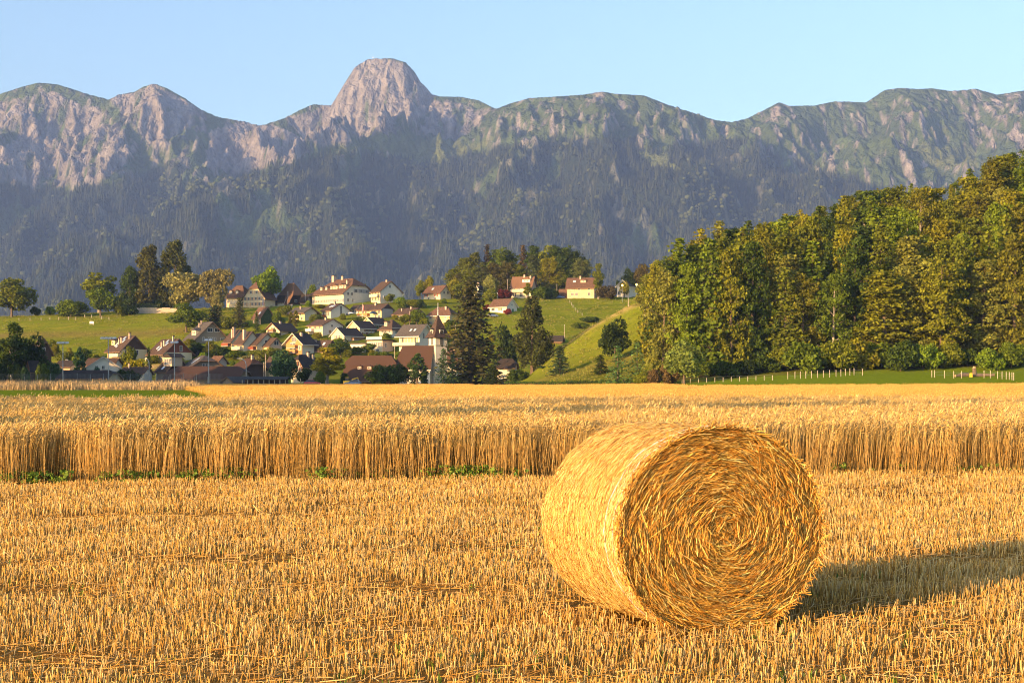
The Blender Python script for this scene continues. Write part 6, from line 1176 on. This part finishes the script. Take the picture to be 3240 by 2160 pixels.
# board, wall and hedges
p = on_ground(290, 1030); r = empty('notice_board', p); tag(r, 'blank white board on two posts standing in the west meadow', 'board'); kx = p.y / FOC
MB().box((0, 0, 1.15), (13 * kx, 0.08, 7.5 * kx)).build('board', m_white, r)
for s in (-1, 1): MB().box((s * 5.6 * kx, 0.09, 0.6), (0.09, 0.09, 1.9)).build('leg', m_grey, r)
def leaf_box(w, d, h, n, rng, size):
    f = rng.integers(0, 3, n); u = rng.uniform(-0.5, 0.5, (n, 3)); P = u * np.array([w, d, h]); N = np.zeros((n, 3))
    P[f == 0, 1] = -d / 2; N[f == 0, 1] = -1; P[f == 1, 2] = h / 2; N[f == 1, 2] = 1; P[f == 2, 1] = d / 2; N[f == 2, 1] = 1
    P += rng.normal(0, size * 0.35, (n, 3)); return leaf_quads(P + np.array([0, 0, h / 2]), N, size * rng.uniform(0.7, 1.3, n), rng, 0.55)
def hedge(lb, x0, x1, yt, yb, Y, color, depth=1.0, seed=1):
    a, b = px(x0, yb, Y), px(x1, yb, Y); w_ = b.x - a.x; z0 = min(gz(a.x, Y), gz(b.x, Y)); h = max(0.5, CAMH + (HZ - yt) / FOC * Y - z0); r = empty('hedge', ((a.x + b.x) / 2, Y, z0)); tag(r, lb, 'hedge', 'clipped hedges')
    v, f = leaf_box(w_, depth, h, int(w_ * h * 45 + 300), np.random.default_rng(seed), 0.22); o = C(bpy.data.objects.new('foliage', mesh_np('hedge_foliage', v, f, [m_leaf]))); o.parent = r; o.color = tuple(color) + (1,)
    MB().box((0, 0, h / 2 - 0.1), (w_ - 0.2, depth - 0.2, h - 0.2)).build('twigs', mat('hedge_core', (0.03, 0.035, 0.012), var=0.3), r)
hedge('long clipped green hedge left of the two bright young conifers', 1597, 1790, 1209, 1219, 306, (0.06, 0.11, 0.02), seed=1); hedge('clipped hedge section under the dark young spruce', 1792, 1895, 1206, 1219, 304, (0.05, 0.085, 0.02), seed=2); hedge('bright clipped hedge section below the two bright conifers', 1897, 2030, 1207, 1219, 302, (0.075, 0.13, 0.02), seed=3)
Yw = hit(500, 991); a = px(432, 991, Yw); b = px(562, 990, Yw); r = empty('stone_wall', ((a.x + b.x) / 2, Yw, gz((a.x + b.x) / 2, Yw))); tag(r, 'rough pale stone garden wall on the hilltop below the tall conifers', 'stone wall'); hw_ = (991 - 973) * Yw / FOC
rg = random.Random(4); wl = b.x - a.x; nseg = 26; sm = MB()
for k in range(nseg):                                                             # coursed blocks, each block a little proud or back
    for c in range(4):
        ww = wl / nseg; sm = MB(); sm.box((0, 0, 0), (ww * rg.uniform(0.88, 0.98), 0.7 + rg.uniform(-0.12, 0.12), hw_ / 4 * rg.uniform(0.88, 0.97)))
        if c == 3 and rg.random() < 0.12: continue
        o = sm.build('stone', W['stone'], r); o.location = (-wl / 2 + (k + 0.5 + 0.25 * (c % 2)) * ww, 0, (c + 0.5) * hw_ / 4 - 0.1)
MB().box((0, 0.1, hw_ / 2 - 0.3), (wl * 0.98, 0.5, hw_)).build('wall_core', W['stone'], r)
hedge('clipped bright hedge behind the hilltop stone wall', 432, 508, 962, 974, Yw + 1.5, (0.11, 0.14, 0.02), seed=4)
# long open shelter
Ys = 352.0; a, b = px(770, 1215, Ys), px(908, 1215, Ys); wl = b.x - a.x; z0 = gz(a.x, Ys); r = empty('open_shelter', ((a.x + b.x) / 2, Ys, z0)); tag(r, 'long open shelter with corrugated grey roof and dark interior at the wheat edge', 'shelter'); top = CAMH + (HZ - 1191) / FOC * Ys - z0; ev = CAMH + (HZ - 1200) / FOC * Ys - z0
rbm = MB(); n = 60
for k in range(n):
    x0, x1 = -wl / 2 - 0.3 + k * (wl + 0.6) / n, -wl / 2 - 0.3 + (k + 0.5) * (wl + 0.6) / n; x2 = -wl / 2 - 0.3 + (k + 1) * (wl + 0.6) / n
    rbm.poly([(x0, -2.4, ev), (x1, -2.4, ev + 0.07), (x2, -2.4, ev), (x0, 2.4, top), (x1, 2.4, top + 0.07), (x2, 2.4, top), (x0, -2.4, ev - 0.1), (x2, -2.4, ev - 0.1)], [(0, 1, 4, 3), (1, 2, 5, 4), (6, 7, 2, 1, 0)])
rbm.build('roof', T['grey'], r); MB().box((0, 2.2, top / 2), (wl, 0.15, top)).build('back_wall', W['darkwood'], r)
for k in range(9): inst('post', box_mesh((0.16, 0.16, ev), m_post), r, (-wl / 2 + 0.1 + k * (wl - 0.2) / 8, -2.0, 0))
# people on the hilltop path
def person(x, yt, yb, lb, shirt, trousers, lean):
    p = on_ground(x, yb); h = max(1.6, min(1.85, (yb - yt) * p.y / FOC)); k = h / 1.75
    m = bpy.data.materials.new('clothes'); m.use_nodes = True; n = m.node_tree; bsdf = n.nodes['Principled BSDF']; bsdf.inputs['Roughness'].default_value = 0.85; tc = n.nodes.new('ShaderNodeTexCoord'); sx = n.nodes.new('ShaderNodeSeparateXYZ'); n.links.new(tc.outputs['Object'], sx.inputs[0]); cr = n.nodes.new('ShaderNodeValToRGB'); cr.color_ramp.interpolation = 'CONSTANT'
    mrr = n.nodes.new('ShaderNodeMapRange'); mrr.inputs[2].default_value = 2.0; n.links.new(sx.outputs[2], mrr.inputs[0]); n.links.new(mrr.outputs[0], cr.inputs[0]); n.links.new(cr.outputs[0], bsdf.inputs['Base Color'])
    e = cr.color_ramp.elements; e[0].position = 0; e[0].color = (0.03, 0.02, 0.02, 1); e[1].position = 0.04; e[1].color = trousers + (1,)
    for pos, c in ((0.48 * k, shirt), (0.73 * k, (0.5, 0.3, 0.22)), (0.845 * k, (0.08, 0.05, 0.03))): q = e.new(pos); q.color = c + (1,)
    J = [(0, 0, 0.95), (0, 0, 1.2), (0, 0, 1.42), (0, -0.01, 1.52), (0, -0.02, 1.62), (0, -0.01, 1.75), (0.1, 0, 0.9), (0.11, 0.03 + lean, 0.5), (0.11, 0.02 + lean * 2, 0.08), (0.11, -0.14 + lean * 2, 0.04), (-0.1, 0, 0.9), (-0.11, -0.02 - lean, 0.5), (-0.11, 0.03 - lean, 0.08), (-0.11, -0.13 - lean, 0.04), (0.2, 0, 1.4), (0.26, 0.02, 1.12), (0.27, -0.08, 0.88), (-0.2, 0, 1.4), (-0.26, 0.02, 1.12), (-0.26, -0.1, 0.88)]
    E = [(0, 1), (1, 2), (2, 3), (3, 4), (4, 5), (0, 6), (6, 7), (7, 8), (8, 9), (0, 10), (10, 11), (11, 12), (12, 13), (2, 14), (14, 15), (15, 16), (2, 17), (17, 18), (18, 19)]; rad = [0.15, 0.14, 0.15, 0.06, 0.1, 0.08, 0.1, 0.07, 0.05, 0.04, 0.1, 0.07, 0.05, 0.04, 0.07, 0.05, 0.04, 0.07, 0.05, 0.04]
    me = bpy.data.meshes.new('person'); me.from_pydata([(a * k, b_ * k, c * k) for a, b_, c in J], E, []); me.materials.append(m); o = C(bpy.data.objects.new('person', me)); o.location = p; o.rotation_euler = (0, 0, R(60)); sk = o.modifiers.new('skin', 'SKIN')
    for v, rr_ in zip(me.skin_vertices[0].data, rad): v.radius = (rr_ * k, rr_ * k)
    me.skin_vertices[0].data[0].use_root = True; ss = o.modifiers.new('sub', 'SUBSURF'); ss.levels = ss.render_levels = 1; tag(o, lb, 'person', 'walkers on the hilltop path')
person(918, 963, 975, 'person in light blue top walking on the hilltop path, left one', (0.35, 0.45, 0.6), (0.12, 0.2, 0.45), 0.06); person(924, 960, 975, 'person in white top and blue trousers on the hilltop path, right one', (0.6, 0.58, 0.55), (0.06, 0.09, 0.25), 0.1)
# cars and excavator
m_tyre = mat('tyre', (0.02, 0.02, 0.02), rough=0.9); m_rim = mat('rim', (0.4, 0.4, 0.42), rough=0.4, metal=0.7); m_lampw = mat('head_lamp', (0.7, 0.7, 0.68), rough=0.2)
def car(x, yb, rz, colr, nm, lb, Y=None):
    Y = hit(x, yb) if Y is None else Y; X = (x - CX) / FOC * Y; r = empty('parked_car', (X, Y, gz(X, Y) + 0.02), R(rz)); tag(r, lb, 'car', 'parked cars'); m = mat('car_' + nm, colr, rough=0.35, var=0.04, spec=0.6)
    def loft(prof, hw0, hw1, mm, name):
        b = MB(); n = len(prof); zt = max(z for _, z in prof); zb_ = min(z for _, z in prof); P = []
        for s in (-1, 1): P += [(x_, s * (hw0 + (hw1 - hw0) * (z - zb_) / (zt - zb_)), z) for x_, z in prof]
        b.poly(P, [tuple(range(n)), tuple(range(2 * n - 1, n - 1, -1))] + [((i + 1) % n, i, n + i, n + (i + 1) % n) for i in range(n)]); return b.build(name, mm, r)
    loft([(-2.1, 0.3), (2.1, 0.3), (2.15, 0.6), (2.0, 0.78), (1.0, 0.92), (-1.75, 0.95), (-2.12, 0.8)], 0.86, 0.78, m, 'body'); cab = loft([(-1.85, 0.93), (1.05, 0.9), (0.35, 1.42), (-1.35, 1.46)], 0.78, 0.6, m_glass, 'windows'); loft([(-1.4, 1.43), (0.4, 1.4), (0.3, 1.47), (-1.3, 1.5)], 0.62, 0.56, m, 'roof')
    for sx_ in (-1.3, 1.3):
        for sy in (-0.8, 0.8):
            wv = MB(); wv.tube([(0, -0.1, 0), (0, 0.1, 0)], 0.31, n=14); o = wv.build('wheel', m_tyre, r); o.location = (sx_, sy, 0.31); rim = MB().tube([(0, -0.115, 0), (0, 0.115, 0)], 0.18, n=10).build('rim', m_rim, o)
    for sy in (-0.6, 0.6): MB().box((2.1, sy, 0.66), (0.1, 0.32, 0.14)).build('headlight', m_lampw, r)
car(988, 1214, 5, (0.5, 0.03, 0.03), 'red', 'red car parked behind the wheat left of the yellow-green tree', Y=366); car(1117, 1213, 170, (0.05, 0.12, 0.25), 'blue', 'blue car parked beside the excavator', Y=364); car(1559, 1003, 40, (0.5, 0.5, 0.52), 'silver', 'silver car parked below the small white house'); car(1770, 944, 0, (0.12, 0.2, 0.35), 'bluegrey', 'blue-grey car on the hilltop between the two houses'); car(1720, 944, 0, (0.6, 0.6, 0.6), 'white', 'pale car on the hilltop nearer the orange-roofed house'); car(1245, 948, 20, (0.06, 0.07, 0.09), 'black', 'dark car on the upper street beside the round garden tree')
m_yel = mat('digger_yellow', (0.6, 0.4, 0.03), rough=0.5, var=0.1); Y = 366.0; p = px(1100, 1213, Y); r = empty('excavator', (p.x, Y, gz(p.x, Y))); tag(r, 'small yellow excavator with raised boom in front of the long barn', 'excavator')
for s in (-1, 1): b = MB(); b.tube([(-0.9, s * 0.6, 0.3), (-0.7, s * 0.6, 0.3)], 0.3); MB().box((0, s * 0.65, 0.32), (2.0, 0.4, 0.55)).build('track', m_tyre, r)
MB().box((-0.2, 0, 0.95), (1.7, 1.3, 0.7)).build('body', m_yel, r); MB().box((-0.1, -0.2, 1.65), (0.9, 0.8, 0.9)).build('cab', m_glass, r); MB().box((-0.1, -0.2, 2.14), (1.0, 0.9, 0.08)).build('cab_roof', m_yel, r)
MB().tube([(0.5, 0.3, 1.0), (1.3, 0.3, 1.7), (2.6, 0.3, 2.1)], [0.2, 0.2, 0.14], n=4).build('boom', m_yel, r); MB().tube([(2.6, 0.3, 2.1), (2.75, 0.3, 0.9)], [0.14, 0.1], n=4).build('stick', m_yel, r); MB().box((2.75, 0.3, 0.65), (0.5, 0.7, 0.45)).build('bucket', m_grey, r)
# felled logs, stump, parasol, gazebo, balustrade, summit mast
m_log = mat('log', (0.40, 0.25, 0.13), rough=0.9, var=0.3, scale=5)
lg = [(3040, 1192, 20, 2.4, 'pale felled log lying left of the yellow canister'), (3060, 1190, -10, 3.0, 'long felled log behind the yellow canister'), (3092, 1192, 5, 2.6, 'felled log right of the yellow canister'), (3118, 1190, -15, 3.2, 'longest felled log near the white post pair'), (3052, 1187, 35, 2.0, 'short felled log on the uphill side of the pile')]
for x, y, a, L, lb in lg:
    p = on_ground(x, y); r = empty('felled_log', (p.x, p.y, p.z + 0.22), R(a)); tag(r, lb, 'log', 'felled logs below the wood'); MB().tube([(-L / 2, 0, 0), (0, 0, 0.02), (L / 2, 0, 0)], [0.27, 0.25, 0.22], n=10, cap=False).build('bark', m_bark, r)
    for s in (-1, 1): MB().tube([(s * (L / 2 - 0.01), 0, 0), (s * (L / 2 + 0.01), 0, 0)], 0.23, n=10).build('cut_end', m_log, r)
p = on_ground(3083, 1190); r = empty('tree_stump', p); tag(r, 'tall broken tree stump at the foot of the wood', 'stump'); MB().tube([(0, 0, -0.2), (0.05, 0, 0.5), (0, 0.05, 1.5)], [0.6, 0.42, 0.35], n=9).build('stem', m_bark, r); MB().lathe([(0.34, 0), (0.2, 0.35), (0.02, 0.1)], 7, (0, 0.05, 1.5)).build('splintered_top', m_log, r)
p = on_ground(3072, 1193); r = empty('canister', p); tag(r, 'small bright yellow canister beside the felled logs', 'canister'); MB().box((0, 0, 0.35), (0.5, 0.3, 0.7)).build('body', m_yel, r); MB().box((0, 0, 0.78), (0.25, 0.06, 0.06)).build('handle', m_yel, r)
p = on_ground(1111, 1008); r = empty('parasol', p); tag(r, 'white garden parasol left of the flagpole', 'parasol'); MB().tube([(0, 0, 0), (0, 0, 2.4)], 0.03).build('pole', m_grey, r); MB().lathe([(1.4, 1.95), (0.8, 2.3), (0.02, 2.55)], 8).build('canopy', m_white, r)
p = on_ground(1180, 1008); r = empty('gazebo', p); tag(r, 'small garden gazebo with dark blue domed roof beside the long yellow house', 'gazebo'); MB().lathe([(1.45, 1.9), (1.1, 2.4), (0.5, 2.75), (0.02, 2.9)], 8).build('roof', m_blue, r)
for k in range(4): inst('post', box_mesh((0.08, 0.08, 1.95), m_grey), r, (1.3 * math.cos(k * 1.57 + 0.78), 1.3 * math.sin(k * 1.57 + 0.78), 0))
m_bal = mat('balustrade_glass', (0.45, 0.5, 0.45), rough=0.15, var=0.05, spec=0.6)
for k in range(8): MB().box((-tr_.A / 2 + (k + 0.5) * tr_.A / 8, -tr_.B / 2 - 0.3, tr_.H + 0.85), (tr_.A / 8 - 0.06, 0.05, 0.95)).build('balustrade_panel', m_bal, tr_.root)
for k in range(9): inst('balustrade_post', box_mesh((0.06, 0.06, 1.1), m_metal), tr_.root, (-tr_.A / 2 + k * tr_.A / 8, -tr_.B / 2 - 0.3, tr_.H + 0.36))
p = px(1180, 184, 6880); r = empty('summit_mast', (p.x, 6880, p.z - 6)); tag(r, 'thin transmitter mast on the blunt rocky summit', 'mast'); MB().tube([(0, 0, 0), (0, 0, 12), (0, 0, 24)], [1.1, 0.8, 0.4], n=5).build('pole', m_grey, r); MB().box((0, 0, 8), (4, 4, 4)).build('equipment_cabin', m_white, r)
# ------------------------------------------------------------------ trees beside and behind the viewpoint, which shade the near wheat and the village foot
def belt(name, lb, P, hs, wd, seed, ks=('forest1', 'broad1', 'forest3', 'broad3')):
    rng = np.random.default_rng(seed); n = len(P); protos = [PROTO[k][0] for k in ks]; nh = np.array([PROTO[k][3] for k in ks]); nw = np.array([PROTO[k][2] for k in ks]); idx = rng.integers(0, 4, n)
    o = gn_scatter(name, P, np.stack([wd / nw[idx], wd / nw[idx], hs / nh[idx]], 1), rng.uniform(0, 6.28, n), protos, idx=idx); o.color = OLIVE + (1,); tag(o, lb, kind='stuff'); return o
rg = np.random.default_rng(77); tx = np.arange(-130, -40, 8.0); n = len(tx)
P = np.stack([tx + rg.normal(0, 1, n), 3 + rg.normal(0, 1.5, n), np.zeros(n)], 1); belt('roadside_forest_belt', 'row of leafy trees along the field border beside the viewpoint', P, 17.5 + rg.normal(0, 1.6, n), np.full(n, 4.2), 1, ('birch', 'loose', 'forest2', 'forest5'))
P, hs = [], []
for i in range(42):
    s = rg.random() * 1.25 - 0.1; off = rg.uniform(-14, 14); X = -178 + 78 * s - 0.88 * abs(off) * (1 if s < 0.2 else 0.5); Yb = 382 - 142 * s + 0.47 * off; gb = gz(X, Yb); P.append((X, Yb, gb)); hs.append(np.interp(s, [-0.1, 0.13, 0.5, 0.7, 1.2], [15, 16, 28, 30, 18]) * rg.uniform(0.85, 1.05))
belt('valley_forest', 'tall wood beside the village that shades its lowest houses', np.array(P), np.array(hs), np.array(hs) * 0.55, 2)
# ------------------------------------------------------------------ the air
hb = MB(); hb.box((0, 4150, 868), (14800, 9000, 1745))
hm = bpy.data.materials.new('haze'); hm.use_nodes = True; hn = hm.node_tree; hn.nodes.clear()
ho = hn.nodes.new('ShaderNodeOutputMaterial'); pv = hn.nodes.new('ShaderNodeVolumePrincipled')
pv.inputs['Color'].default_value = HAZE_COLOR + (1,); pv.inputs['Density'].default_value = HAZE_DENSITY; pv.inputs['Anisotropy'].default_value = 0.0
hn.links.new(pv.outputs[0], ho.inputs['Volume'])
haze = hb.build('haze', hm); tag(haze, 'thin blue morning haze filling the valley', kind='stuff')
